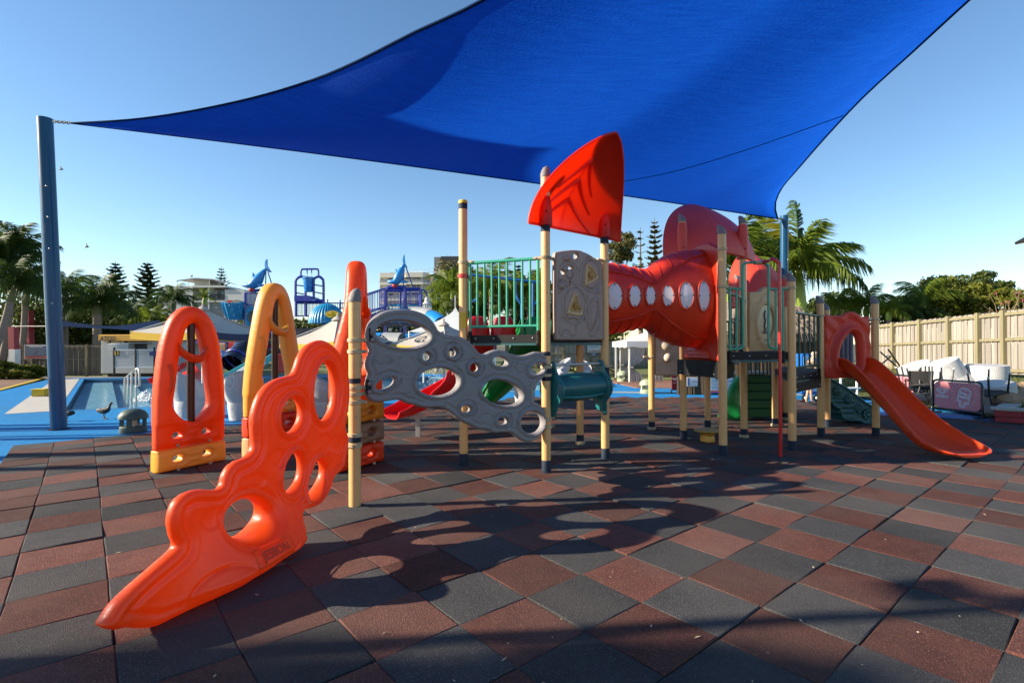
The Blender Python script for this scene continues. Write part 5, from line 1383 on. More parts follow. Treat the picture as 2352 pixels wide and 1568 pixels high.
def moorhen(label, loc, rz, s):
    mb = MB(); rings = []
    sp_ = [(-.20, .165, .004, .010), (-.15, .170, .026, .018), (-.08, .175, .058, .048), (0, .185, .072, .062), (.06, .20, .064, .056), (.105, .23, .042, .036), (.125, .275, .026, .022), (.138, .32, .024, .022), (.155, .345, .028, .024), (.178, .35, .022, .018), (.195, .346, .008, .008), (.225, .336, .003, .003)]
    for i, (x, z, a, b) in enumerate(sp_):
        q = sp_[min(i + 1, len(sp_) - 1)]; p = sp_[max(i - 1, 0)]
        t = Vector((q[0] - p[0], 0, q[1] - p[1])).normalized(); up = Vector((-t.z, 0, t.x))
        rings.append([Vector((x, 0, z)) + up * (a * math.sin(c)) + Vector((0, b * math.cos(c), 0)) for c in [k * math.pi / 6 for k in range(12)]])
    mb.loft(rings, caps=True)
    t = thing('moorhen', label, 'bird', (0, 0, 0), 'dark waterbirds on the blue surface')
    part('body', mb, M_BIRD, t)
    part('beak', MB().lathe([(.011, 0), (.007, .025), (.001, .05)], (.19, 0, .347), 8, mtx=Matrix.Rotation(R(100), 3, 'Y')), mat('beak_red', (.45, .08, .03), .4), t)
    for sy, dx in ((-.03, .035), (.03, -.02)):
        lg = MB().tube([(dx * .4, sy, .14), (dx * .6 - .015, sy, .075), (dx, sy, .012)], .0075, 6)
        for a in (-.5, 0, .5, 3.1): lg.tube([(dx, sy, .01), (dx + .06 * math.cos(a), sy + .06 * math.sin(a), .004)], .005, 5)
        part('leg', lg, mat('bird_leg', (0.12, 0.09, 0.05), .6), t)
    for sy in (-1, 1): part('wing', MB().sphere((-.04, sy * .055, .185), .06, 8, sc=(1.9, .3, .85), rot=Matrix.Rotation(.12, 3, 'Y')), M_BIRD, t)
    t.location = loc; t.rotation_euler = (0, 0, rz); t.scale = (s,) * 3
    return t
m0 = moorhen('dark moorhen walking right on the blue surface beside the bollard light', gp_(240, 962), R(-8), 1.02)
p = gp_(151, 967)
copy_tree(m0, (p[0] + .02, p[1], p[2]), R(176), 'second dark moorhen half hidden behind the blue sail post', .95)
for px, py, lab in ((141, 389, 'tiny dark bird flying high beside the sail post'), (200, 567, 'tiny dark bird flying low in the clear sky')):
    p = at(px, py, 40)
    mb = MB().sphere(p, .09, 8, sc=(1.8, .7, .6)); 
    mb.add([p + Vector((-.08, 0, .02)), p + Vector((.1, 0, .02)), p + Vector((-.12, .06, .34)), p + Vector((-.1, 0, .02))], [(0, 1, 2)])
    mb.add([p + Vector((-.08, 0, 0)), p + Vector((.08, 0, 0)), p + Vector((-.18, -.1, -.18))], [(0, 1, 2)])
    solo('flying_bird', mb, M_BIRD, lab, 'bird', 'birds in the sky')

# ------------------------------------------------------------------ umbrellas and tents
M_CANV = mat('cream_canvas', (0.58, 0.53, 0.45), 0.8, col2=(0.50, 0.46, 0.40), nscale=3, bump=.15, trans=.25)
M_CANVY = mat('yellow_canvas', (0.72, 0.44, 0.01), 0.7, trans=.25)
M_CANVN = mat('navy_canvas', (0.015, 0.03, 0.09), 0.7)
M_INK = mat('navy_print', (0.02, 0.02, 0.03), 0.6)
def umbrella(label, apex, half, drop, rz, text_side=None):
    t = thing('market_umbrella', label, 'umbrella', (apex.x, apex.y, -.03), 'cream market umbrellas around the pool')
    cs = [apex + Vector((half * 1.41 * math.cos(rz + k * math.pi / 2), half * 1.41 * math.sin(rz + k * math.pi / 2), -drop)) for k in range(4)]
    mb = MB()
    for k in range(4):
        a, b = cs[k], cs[(k + 1) % 4]; rws = []
        for i in range(7):
            f = i / 6
            rws.append([apex.lerp(a.lerp(b, j / 8), f) + Vector((0, 0, -.09 * math.sin(math.pi * f) - .06 * f * math.sin(math.pi * j / 8))) for j in range(9)])
        mb.grid(rws)
    cv = part('canopy', mb, M_CANV, t, angle=30)
    for k in range(4):
        a, b = cs[k], cs[(k + 1) % 4]; e = [a.lerp(b, j / 8) + Vector((0, 0, -.06 * math.sin(math.pi * j / 8))) for j in range(9)]
        part('valance', MB().grid([e, [q + Vector((0, 0, -.17)) for q in e]]), M_CANVY if k % 2 == 0 else M_CANVN, t)
        part('rib', MB().tube([apex + Vector((0, 0, -.08)), a + Vector((0, 0, -.03))], .018, 6), M_GALV, t)
    part('cap', MB().lathe([(.17, -.10), (.09, -.03), (.028, .01), (.026, .07), (.001, .08)], apex + Vector((0, 0, .03)), 4 * 4), M_CANV, t)
    part('pole', MB().tube([apex, Vector((apex.x, apex.y, -.03))], .03, 10), M_WHITE, t)
    part('foot', MB().box((apex.x, apex.y, .0), (.55, .55, .07), rz, bev=.02), M_GALV, t)
    if text_side is not None:
        k = text_side; a, b = cs[k], cs[(k + 1) % 4]; mid = a.lerp(b, .5)
        ex = (b - a).normalized(); up = (apex - mid).normalized(); nrm = ex.cross(up)
        if nrm.z < 0: ex = -ex; nrm = -nrm
        o = apex.lerp(mid, .66) + Vector((0, 0, -.10)) + nrm * .03 + ex * .30
        part('lettering', text_mb('Corona', .44, o, ex, up, .002, bold=.008, shear=.15), M_INK, cv, smooth=False)
        cr_ = o + up * .30
        part('emblem', MB().prism([(-.14, 0), (.14, 0), (.19, .13), (.09, .06), (0, .15), (-.09, .06), (-.19, .13)], cr_, ex, up, nrm, .003), M_INK, cv, smooth=False)
    return t
umbrella('cream umbrella with a dark printed word and yellow edge behind the front arch', at(466, 706, 13.0), 1.05, .62, R(32), 2)
umbrella('cream umbrella with yellow edge between the yellow and tallest arches', at(776, 729, 13.2), .98, .62, R(15), 3)
umbrella('cream umbrella behind the upper left hole of the grey panel', at(1019, 741, 13.6), 1.0, .55, R(10), 2)
# pointed white tent
M_TENT = mat('white_tent_fabric', (0.74, 0.73, 0.70), 0.7, trans=.25, col2=(0.70, 0.69, 0.67), nscale=2)
ap = at(1046, 704, 21); t = thing('pointed_tent', 'white pointed marquee tent beside the tallest tan post', 'tent', (ap.x, ap.y, 0))
mb = MB(); rw = []
for f in np.linspace(0, 1, 9):
    h = ap.z - (ap.z - 2.2) * (1 - (1 - f) ** 1.0) ** .62 if f > 0 else ap.z
    rw.append([Vector((ap.x + sx * 1.6 * f ** 1.35, ap.y + sy * 1.6 * f ** 1.35, ap.z - (ap.z - 2.1) * f ** .8)) for sx, sy in ((-1, -1), (1, -1), (1, 1), (-1, 1))])
mb.loft(rw); part('roof', mb, M_TENT, t, angle=25)
part('finial', MB().tube([ap - ZH * .1, ap + ZH * .45], .025, 6), M_GALV, t)
for sx in (-1, 1):
    for sy in (-1, 1): part('leg', MB().tube([(ap.x + sx * 1.57, ap.y + sy * 1.57, -.05), (ap.x + sx * 1.57, ap.y + sy * 1.57, 2.12)], .035, 8), M_WHITE, t)
# low dark shade sail by the cabin and its red posts
M_DKSAIL = mat('dark_blue_cloth', (0.004, 0.022, 0.075), 0.95, spec=.05, trans=.3)
Ys = 24; s0 = [at(145, 737, Ys), at(190, 743, Ys), at(235, 748, Ys), at(290, 746, Ys), at(366, 735, Ys)]; s1 = [at(145, 749, Ys - 3), at(190, 752, Ys - 3), at(235, 754, Ys - 3), at(290, 757, Ys - 3), at(366, 762, Ys - 3)]
t = thing('shade_sail', 'low dark blue shade sail stretched in front of the palms', 'shade sail', s0[0])
part('cloth', MB().grid([[Vector(p) for p in crom(s0, 4)], [Vector(p) for p in crom(s1, 4)]]), M_DKSAIL, t)
part('cable', MB().tube([at(27, 749, Ys), at(145, 749, Ys - 1.5)], .02, 5), M_GALV, t)
M_REDPOST = mat('red_post_paint', (0.32, 0.022, 0.035), .5, nscale=4)
for px, yt, yb_, w, lab in ((31, 751, 862, .30, 'red and white post beside the timber fence'), (65, 713, 850, .36, 'tall red post behind the timber fence')):
    Y = 26.5 if px == 31 else 31
    b = at(px + 3, yb_, Y); tp = at(px, yt, Y); b.z = -.05
    t = thing('red_post', lab, 'post', b, 'red posts by the left fence')
    part('shaft', MB().beam(b, tp, w, w, up=(0, 1, 0)), M_REDPOST, t, smooth=False)
    if px == 31: part('white_band', MB().beam(b + Vector((0, -.01, .65)), b + Vector((0, -.01, 1.5)), w * 1.05, w * 1.05, up=(0, 1, 0)), M_WHITE, t, smooth=False)
# ------------------------------------------------------------------ water play towers
M_WPB = mat('deep_blue_paint', (0.012, 0.022, 0.24), 0.35, col2=(0.015, 0.03, 0.30), nscale=4, coat=.3)
M_WPT = mat('turquoise_plastic', (0.006, 0.20, 0.40), 0.4, col2=(0.01, 0.25, 0.46), nscale=5, bump=.1)
M_SHARK = mat('shark_blue', (0.005, 0.20, 0.52), 0.33, col2=(0.008, 0.17, 0.47), nscale=2, coat=.3)
M_SMOKE = mat('smoked_acrylic', (0.010, 0.010, 0.022), 0.12, coat=.5)
M_AQUA = mat('aqua_plastic', (0.10, 0.42, 0.44), 0.35)
M_GREYSL = mat('grey_slide_plastic', (0.30, 0.31, 0.31), 0.4)
YW = 25.0
SM = 0.58
cA = lambda x, y: (490 + .175 * x, 575 + .175 * y)
cB = lambda x, y: (829.7 + .15837 * x, 561.9 + .15837 * y)
def wa(x, y, Y=YW): return at(*cA(x, y), Y)
def wb(x, y, Y=YW): return at(*cB(x, y), Y)
wp = thing('water_play_tower', 'deep blue water play tower with a leaping shark, ship prow and slides', 'water play tower', (-9.5, YW, 0))
wq = thing('water_play_tower', 'deep blue water play tower with a diving shark and stairs', 'water play tower', (-4, YW, 0))
wk = thing('tipping_bucket_frame', 'blue frame carrying a big tipping water bucket', 'tipping bucket', (-7.5, YW, 0))
def shark(par, f, sc, flip=1):
    """f(x,z) -> world; built along its back line in local metres"""
    sp_ = f['spine']; rings = []
    for i, (p, a, b) in enumerate(sp_):
        q = sp_[min(i + 1, len(sp_) - 1)][0]; r_ = sp_[max(i - 1, 0)][0]
        t = (q - r_).normalized(); up = Vector((-t.z, 0, t.x)); up = up if up.z > 0 else -up
        rings.append([p + up * (a * math.sin(c)) + Vector((0, b * math.cos(c), 0)) for c in [k * math.pi / 7 for k in range(14)]])
    body = part('shark', MB().loft(rings, caps=True), M_SHARK, par, label=f['label'])
    for poly, y, th in f['fins']:
        c = sum(poly, Vector()) / len(poly); 
        mb = MB(); n = len(poly)
        mb.add([p + Vector((0, y - th, 0)) for p in poly] + [p + Vector((0, y + th, 0)) for p in poly] + [c + Vector((0, y - th * 2.2, 0)), c + Vector((0, y + th * 2.2, 0))],
               [((i + 1) % n, i, 2 * n) for i in range(n)] + [(n + i, n + (i + 1) % n, 2 * n + 1) for i in range(n)] + [(i, (i + 1) % n, n + (i + 1) % n, n + i) for i in range(n)])
        part('fin', mb, M_SHARK, body)
    part('mouth', MB().sphere(f['mouth'], .15, 8, sc=(1.0, .9, .9)), mat('mouth_red', (0.5, 0.02, 0.03), .4), body)
    mb = MB()
    for k in range(7):
        p = f['jaw'][0].lerp(f['jaw'][1], k / 6)
        for y in (-.10, .10): mb.lathe([(.016, 0), (.001, -.06)], p + Vector((0, y * (1 - .3 * abs(k / 6 - .0)), 0)), 5)
    part('teeth', mb, M_WHITE, body)
    for y in (-.125, .125): part('eye', MB().sphere(f['eye'] + Vector((0, y, 0)), .03, 6), M_INK, body)
    return body
def sh(conv, spine, fins, mouth, jaw, eye, label):
    return dict(spine=[(conv(x, y), a * .80, b * .80) for x, y, a, b in spine], fins=[([conv(x, y) for x, y in pl_], y0 * SM, th) for pl_, y0, th in fins], mouth=conv(*mouth), jaw=(conv(*jaw[0]), conv(*jaw[1])), eye=conv(*eye), label=label)
shark(wp, sh(wa, [(372, 458, .02, .04), (400, 458, .10, .16), (460, 462, .14, .26), (510, 455, .26, .30), (550, 425, .34, .31), (590, 380, .32, .28), (630, 320, .22, .20), (665, 270, .12, .11), (695, 240, .07, .06), (708, 225, .04, .04)],
          [([(690, 255), (675, 200), (680, 150), (697, 118), (710, 118), (705, 160), (712, 215), (765, 284), (740, 290), (705, 272)], 0, .025), ([(515, 380), (517, 292), (530, 300), (556, 350)], 0, .02), ([(632, 285), (638, 256), (650, 262), (652, 280)], 0, .012), ([(600, 440), (640, 440), (728, 466), (680, 480), (600, 482)], -.27, .02)],
          (505, 515), ((425, 490), (480, 490)), (480, 432), 'blue shark with an open red mouth leaping left on the first tower'), 1)
shark(wq, sh(wb, [(375, 540, .02, .04), (400, 538, .10, .15), (450, 542, .13, .24), (500, 535, .24, .28), (535, 490, .30, .29), (560, 430, .28, .26), (585, 370, .20, .18), (605, 320, .12, .10), (622, 285, .07, .06), (628, 260, .04, .04)],
          [([(612, 300), (600, 230), (612, 165), (630, 142), (632, 200), (640, 270), (672, 335), (655, 345), (630, 320)], 0, .022), ([(492, 440), (498, 340), (512, 360), (525, 400)], 0, .018), ([(568, 330), (578, 298), (590, 310)], 0, .01), ([(580, 520), (640, 520), (700, 550), (650, 565), (575, 560)], -.25, .02)],
          (487, 595), ((410, 575), (470, 575)), (470, 512), 'blue shark with an open red mouth diving left above the second tower'), 1)
for par, cv, segs in ((wp, wa, [((690, 270), (684, 545)), ((716, 285), (775, 465))]), (wq, wb, [((618, 335), (614, 640)), ((655, 345), (755, 625))])):
    for a, b in segs: part('strut', MB().tube([cv(*a), cv(*b)], .028, 6), M_WPB, par)
def tubes(par, cv, segs, r, name='pipe', Y=YW, m=M_WPB, n=8):
    for s_ in segs: part(name, MB().tube([Vector(p) for p in crom([cv(x, y, Y) for x, y in s_], 5)] if len(s_) > 2 else [cv(x, y, Y) for x, y in s_], r, n), m, par)
def cage(par, cv, x0, x1, yt, yb, n, Y, yt1=None, yb1=None, m=M_WPB, r=.014):
    yt1 = yt if yt1 is None else yt1; yb1 = yb if yb1 is None else yb1
    o = part('railing', MB().tube([cv(x0, yt, Y), cv(x1, yt1, Y)], .03, 6), m, par)
    part('rail', MB().tube([cv(x0, yb, Y), cv(x1, yb1, Y)], .03, 6), m, o)
    for k in range(n):
        f = k / (n - 1); x = x0 + (x1 - x0) * f
        part('bar', MB().tube([cv(x, yt + (yt1 - yt) * f, Y), cv(x, yb + (yb1 - yb) * f, Y)], r, 5), m, o)
    return o
# first tower
tubes(wp, wa, [[(418, 560), (418, 1240)], [(640, 560), (640, 1000)], [(700, 550), (700, 1000)]], .075, 'post')
tubes(wp, wa, [[(540, 545), (555, 528), (600, 523), (632, 530), (640, 560)]], .075, 'post')
for Y in (YW, YW + 2.0): cage(wp, wa, 418, 640, 562, 722, 14, Y)
cage(wp, wa, 640, 720, 560, 722, 6, YW + .6)
cage(wp, wa, -40, 600, 1025, 1185, 30, YW + .5); cage(wp, wa, -40, 600, 1035, 1190, 26, YW + 2.4)
tubes(wp, wa, [[(188, 985), (188, 1340)], [(60, 1020), (60, 1340)], [(330, 1000), (330, 1340)]], .10, 'post', YW + .4)
part('deck', MB().box(wa(300, 1200, YW + 1.5), (2.6, 2.6, .16)), M_WPB, wp)
# ship prow
mb = MB(); rings = []
for k in range(11):
    f = k / 10; y = 705 + 205 * f; rr = 1.0 - .38 * f
    ring = []
    for j in range(36):
        a = 2 * math.pi * j / 36
        x = 300 + 150 * rr * math.cos(a) * (1.08 if math.cos(a) < 0 else .85)
        w = 1 + .035 * math.sin(9 * a + 3 * f)
        p = wa(300 + (x - 300) * w, y + (-22 * abs(math.cos(a)) ** 3 if k == 0 else 0) + 6 * math.sin(a * 7) * (1 - f), YW); p.y += .75 * rr * math.sin(a)
        ring.append(p)
    rings.append(ring)
mb.loft(rings, caps=True); sp_ = part('ship_prow', mb, M_WPT, wp, label='turquoise ship prow tub')
for k in range(10):
    a = math.pi * (1.08 + .84 * k / 9)
    part('plank_ridge', MB().tube([rings[i][int(a / (2 * math.pi) * 36) % 36] for i in range(11)], .035, 6), M_WPT, sp_)
hu = part('little_house', MB().box(wa(330, 710, YW), (.44, .5, .30)), mat('tan_plank', (.42, .26, .15), .6), wp, smooth=False)
e = wa(330, 690, YW)
part('house_roof', MB().prism([(-.27, 0), (.27, 0), (0, .14)], e + Vector((.0, -.3, -.01)), (1, 0, 0), ZH, (0, 1, 0), .6), MATS['tan_plank'], hu, smooth=False)
part('red_roof', MB().box(wa(250, 700, YW), (.2, .5, .30)), M_REDSL, hu, smooth=False)
# round port with a tube
pc_ = wa(520, 862, YW - .15)
pt_ = part('port_panel', relief([(pc_.x - .34, pc_.z - .48), (pc_.x + .34, pc_.z - .48), (pc_.x + .36, pc_.z + .3), (pc_.x + .2, pc_.z + .47), (pc_.x - .2, pc_.z + .47), (pc_.x - .35, pc_.z + .3)], [ell(pc_.x, pc_.z - .05, .29, .29, 0, 28)], .02, lambda d, u, z: .05 + .04 * ridge(d, .08, .04), lambda d, u, z: .05 + 0 * d, Vector((0, pc_.y, 0)), (1, 0, 0), ZH, (0, -1, 0)), M_WPT, wp)
part('port_tube', MB().lathe([(.29, 0), (.27, .5)], pc_ + Vector((0, .03, -.05)), 24, mtx=Matrix.Rotation(R(-90), 3, 'X'), caps=False), mat('port_grey', (.35, .40, .42), .3), pt_)
part('port_back', MB().lathe([(.27, 0), (.001, .02)], pc_ + Vector((.05, .5, -.05)), 24, mtx=Matrix.Rotation(R(-90), 3, 'X')), MATS['tan_plank'], pt_)
# lower panels and slides
part('red_panel', MB().box(wa(320, 1225, YW - .2), (.82, .12, .62), bev=.05), M_REDSL, wp)
pn = part('tan_panel', MB().box(wa(90, 1330, YW - .2), (.5, .1, .85), bev=.05), MATS['tan_plank'], wp)
part('blue_port', MB().lathe([(.24, 0), (.23, .1), (.001, .11)], wa(95, 1370, YW - .3), 20, mtx=Matrix.Rotation(R(90), 3, 'X')), M_SHARK, pn)
def half_tube(par, path, r, m, up0=(0, 0, 1), frac=1.0, name='tube_slide', label=None, hoops=None, hm=None):
    pts = [Vector(p) for p in crom(path, 6)]
    o = part(name, MB().tube(pts, r, 18, caps=False), m, par, label=label)
    if hoops:
        for i in range(0, len(pts), hoops):
            t = (pts[min(i + 1, len(pts) - 1)] - pts[max(i - 1, 0)]).normalized(); a = t.orthogonal().normalized(); b = t.cross(a)
            part('hoop', MB().tube([pts[i] + (a * math.cos(x) + b * math.sin(x)) * r * 1.03 for x in [k * math.pi / 9 for k in range(18)]], .045, 6, closed=True), hm, o)
    return o
half_tube(wp, [wa(660, 1150, 23), wa(520, 1240, 22.4), wa(390, 1350, 21.8), wa(260, 1500, 21.2)], .50, M_SMOKE, label='dark smoked tube slide with blue hoops', hoops=5, hm=M_WPB)
def trough(par, path, w, m, label):
    pts = [Vector(p) for p in crom(path, 6)]; rings = []
    for i, p in enumerate(pts):
        t = (pts[min(i + 1, len(pts) - 1)] - pts[max(i - 1, 0)]).normalized(); s_ = Vector((t.y, -t.x, 0)).normalized(); up = s_.cross(t); up = up if up.z > 0 else -up
        rings.append([p + s_ * (w * math.cos(a)) + up * (w * .8 * math.sin(a)) for a in [math.pi + math.pi * k / 10 for k in range(11)]] + [p + s_ * (w * .93 * math.cos(a)) + up * (w * .72 * math.sin(a)) for a in [2 * math.pi - math.pi * k / 10 for k in range(11)]])
    return part('water_slide', MB().loft(rings, caps=True), m, par, label=label)
trough(wp, [wa(680, 1350, 20), wa(520, 1460, 19.6), wa(360, 1550, 19.2), wa(180, 1640, 18.8)], .45, M_AQUA, 'aqua open water slide')
trough(wp, [wa(600, 1440, 18.6), wa(450, 1540, 18.2), wa(300, 1640, 17.8)], .30, M_WHITE, 'white open water slide')
trough(wp, [wa(-60, 1500, 18), wa(-250, 1600, 18.6), wa(-520, 1700, 19.4)], .42, M_REDSL, 'red open water slide running left into the pool')
trough(wp, [at(452, 823, 21.5), at(415, 838, 21.5), at(380, 858, 21), at(348, 870, 20.5)], .26, M_REDSL, 'bright red slide dipping into the pool by the handrail')
part('red_wall', MB().box(wa(980, 1480, YW - 1), (.95, .3, .9), bev=.05), mat('dark_red_plastic', (.25, .01, .02), .4), wp)
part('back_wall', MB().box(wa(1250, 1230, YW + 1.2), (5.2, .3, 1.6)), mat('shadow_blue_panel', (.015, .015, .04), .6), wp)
tubes(wp, wa, [[(930, 1180), (930, 1600)], [(1000, 1160), (1000, 1600)]], .09, 'post', YW)
# tipping bucket
tubes(wk, wa, [[(1080, 640), (1080, 420), (1095, 375), (1140, 346), (1180, 352), (1205, 380), (1212, 640)], [(1318, 640), (1318, 400), (1335, 362), (1385, 344), (1425, 370), (1445, 425), (1447, 700)]], .065, 'leg')
tubes(wk, wa, [[(1150, 345), (1150, 275), (1160, 254), (1180, 247), (1355, 245), (1372, 255), (1380, 275), (1380, 345)]], .045, 'top_frame')
tubes(wk, wa, [[(1080, 455), (1212, 470)], [(1318, 450), (1447, 470)], [(1080, 555), (1212, 580)], [(1318, 545), (1447, 570)], [(1230, 250), (1232, 300)], [(1290, 250), (1290, 295)]], .03, 'brace')
bt = wa(1248, 545); tpz = wa(1248, 352)
bk = part('bucket', MB().lathe([(.17, bt.z), (.19, bt.z + .05), (.24, tpz.z - .10), (.27, tpz.z - .10), (.275, tpz.z), (.25, tpz.z), (.17, bt.z + .1)], Vector((bt.x, bt.y, 0)), 24), M_SHARK, wk, label='big blue tipping bucket')
for k in (.25, .6): part('band', MB().lathe([(.19 + .05 * k, 0), (.21 + .05 * k, .03), (.19 + .05 * k, .06)], Vector((bt.x, bt.y, bt.z + (tpz.z - bt.z) * k)), 24, caps=False), M_SHARK, bk)
for x in (1232, 1290): part('water_jet', MB().tube([wa(x, 300), wa(x, 350)], .022, 6), M_FOAM, wk)
rp = [wa(1060, 590, YW - .6), wa(1240, 590, YW - .6), wa(1312, 662, YW - .6), wa(1060, 662, YW - .6)]
part('sloped_roof', MB().add([p for p in rp] + [p + Vector((0, 1.4, .0)) for p in rp], [(0, 1, 2, 3), (7, 6, 5, 4), (0, 4, 5, 1), (1, 5, 6, 2), (2, 6, 7, 3), (3, 7, 4, 0)]), M_WPB, wk, smooth=False)
tubes(wk, wa, [[(1090, 672), (1400, 662), (1445, 680), (1450, 760)]], .085, 'beam')
cage(wk, wa, 1085, 1425, 695, 860, 20, YW)
tubes(wk, wa, [[(1215, 680), (1215, 870)], [(1085, 640), (1085, 870)], [(1450, 700), (1450, 900)]], .075, 'post')
cage(wk, wa, 1470, 1720, 690, 760, 12, YW + 2)
tubes(wk, wa, [[(1500, 640), (1500, 760)], [(1665, 650), (1665, 800)]], .035, 'post', YW + 2)
# the shell dome with a yellow eye
c = wa(1490, 960, YW - .8); rw = []
for k in range(13):
    el_ = math.pi / 2 * k / 12
    row = []
    for j in range(161):
        a = 2 * math.pi * j / 160; w = 1 + .030 * math.sin(a * 32)
        row.append(c + Vector((.80 * math.cos(el_) * math.cos(a) * w, .80 * math.cos(el_) * math.sin(a) * w, .78 * 0 + (wa(1490, 712).z - c.z) * math.sin(el_))))
    rw.append(row)
dm = part('shell_dome', MB().grid(rw), M_WPT, wk, label='ribbed turquoise dome with a yellow eye', angle=60)
ec = wa(1556, 836, YW - 1.55)
part('eye', MB().prism([(.31 * math.cos(a) * (1.0), .165 * math.sin(a)) for a in [k * math.pi / 12 for k in range(24)]], ec + Vector((0, .35, 0)), (1, 0, 0), ZH, (0, -1, 0), .35), M_YEL, dm)
part('eye_ridge', MB().tube([ec + Vector((-.02, 0, -.13)), ec + Vector((-.02, 0, .13))], .02, 6).tube([ec + Vector((-.26, 0, -.0)), ec + Vector((.26, 0, 0))], .02, 6), mat('eye_ridge_yellow', (.55, .34, .01), .5), dm)
# second tower
tubes(wq, wb, [[(345, 640), (345, 1480)], [(632, 640), (632, 1490)], [(865, 650), (865, 950)]], .085, 'post')
tubes(wq, wb, [[(365, 900), (365, 680), (385, 630), (430, 618), (590, 618), (640, 640), (645, 930)]], .075, 'hoop')
tubes(wq, wb, [[(375, 660), (640, 660), (860, 650)]], .075, 'beam')
tubes(wq, wb, [[(570, 640), (565, 1490)], [(850, 650), (850, 900)], [(820, 1190), (820, 1480)]], .05, 'post', YW + 1.8)
for Y in (YW, YW + 2.0): cage(wq, wb, 380, 625, 680, 865, 13, Y)
cage(wq, wb, 660, 860, 625, 860, 11, YW)
cage(wq, wb, 660, 860, 640, 860, 9, YW + 2)
cage(wq, wb, 75, 350, 715, 960, 13, YW - .2, 628, 900); cage(wq, wb, 110, 350, 990, 1120, 11, YW - .2, 905, 1040)
cage(wq, wb, 75, 350, 735, 980, 11, YW + 1.2, 648, 920)
for k in range(9):
    p = wb(60 + k * 36, 1085 - k * 14, YW + .5)
    part('stair_tread', MB().box(p, (.24, 1.3, .05)), M_WPB, wq)
for x0, x1 in ((380, 612), (660, 852)):
    p0, p1 = wb(x0, 945), wb(x1, 945); Lx = p1.x - p0.x; h0 = (wb(x0, 868).z - p0.z)
    def ho(d, u, z, L_=Lx, H_=h0): return .03 + .02 * np.sin(u * 26) * np.cos(z * 22 + u * 5)
    o = part('wave_panel', relief([(0, 0), (Lx, 0), (Lx, h0 * .7), (Lx * .7, h0), (Lx * .3, h0), (0, h0 * .7)], [ell(Lx * f, h0 * .45, .07, .07, 0, 14) for f in (.2, .4, .6, .8)], .025, ho, lambda d, u, z: .03 + 0 * d, p0, (1, 0, 0), ZH, (0, -1, 0)), M_WPT, wq)
part('deck', MB().box(wb(610, 1160, YW + 1), (2.1, 2.4, .14)), mat('deck_dark_blue', (.01, .012, .04), .6), wq)
part('deck_panel', MB().box(wb(560, 1125, YW - .1), (1.6, .06, .2), bev=.03), M_WPT, wq)
tubes(wq, wb, [[(875, 655), (915, 662), (945, 700), (955, 750)]], .04, 'spout_pipe')
sp0 = wb(955, 870); sp1 = wb(955, 762)
part('spout_bell', MB().lathe([(.20, 0), (.24, .03), (.13, .14), (.12, (sp1.z - sp0.z) * .8), (.08, sp1.z - sp0.z), (.001, sp1.z - sp0.z)], sp0, 14), mat('bell_white', (.6, .58, .56), .5), wq)
mb = MB()
for k in range(26):
    a = k * .61; mb.tube([sp0 + Vector((.2 * math.cos(a), .2 * math.sin(a), -.02)), sp0 + Vector((.24 * math.cos(a), .24 * math.sin(a), -.5 - .25 * rnd.random()))], .008, 4)
tag(part('water_strings', mb, M_FOAM, wq), kind='stuff')
half_tube(wq, [wb(780, 1010, 24), wb(930, 1025, 23.5), wb(1010, 1060, 23)], .36, M_GREYSL, label='grey enclosed tube slide')
half_tube(wq, [wb(1015, 1065, 23), wb(1090, 1100, 22.6), wb(1160, 1160, 22.2)], .36, M_SHARK, label='blue end of the tube slide')
half_tube(wq, [wb(150, 1410, 23), wb(330, 1410, 22.7)], .42, M_SHARK, label='blue curl of the tube slide under the tower')
half_tube(wq, [wb(340, 1410, 22.7), wb(600, 1420, 22.4)], .43, M_GREYSL, label='grey curl of the tube slide under the tower')
half_tube(wq, [wb(640, 1430, 22.4), wb(900, 1420, 22.6)], .42, M_SHARK, label='blue tail of the tube slide under the tower')
# spray hanging round the towers
mb = MB()
for k in range(1500):
    px = rnd.choice((rnd.gauss(545, 45), rnd.gauss(480, 60), rnd.gauss(735, 55), rnd.gauss(905, 25))); py = rnd.gauss(770, 60)
    p = at(px, py, 19 + rnd.random() * 5)
    if p.z < 0: continue
    s_ = .004 + .005 * rnd.random()
    mb.add([p + Vector((-s_, 0, 0)), p + Vector((0, 0, -s_)), p + Vector((s_, 0, 0)), p + Vector((0, s_, s_))], [(0, 1, 3), (1, 2, 3), (0, 1, 2)])
for k in range(500):
    p = at(rnd.gauss(1000, 16), rnd.gauss(855, 28), 15 + rnd.random() * 2)
    if p.z < -.05: continue
    s_ = .005 + .010 * rnd.random()
    mb.add([p + Vector((-s_, 0, 0)), p + Vector((0, 0, -s_)), p + Vector((s_, 0, 0)), p + Vector((0, s_, s_))], [(0, 1, 3), (1, 2, 3), (0, 1, 2)])
struct('water_spray', mb, M_FOAM, kind='stuff')
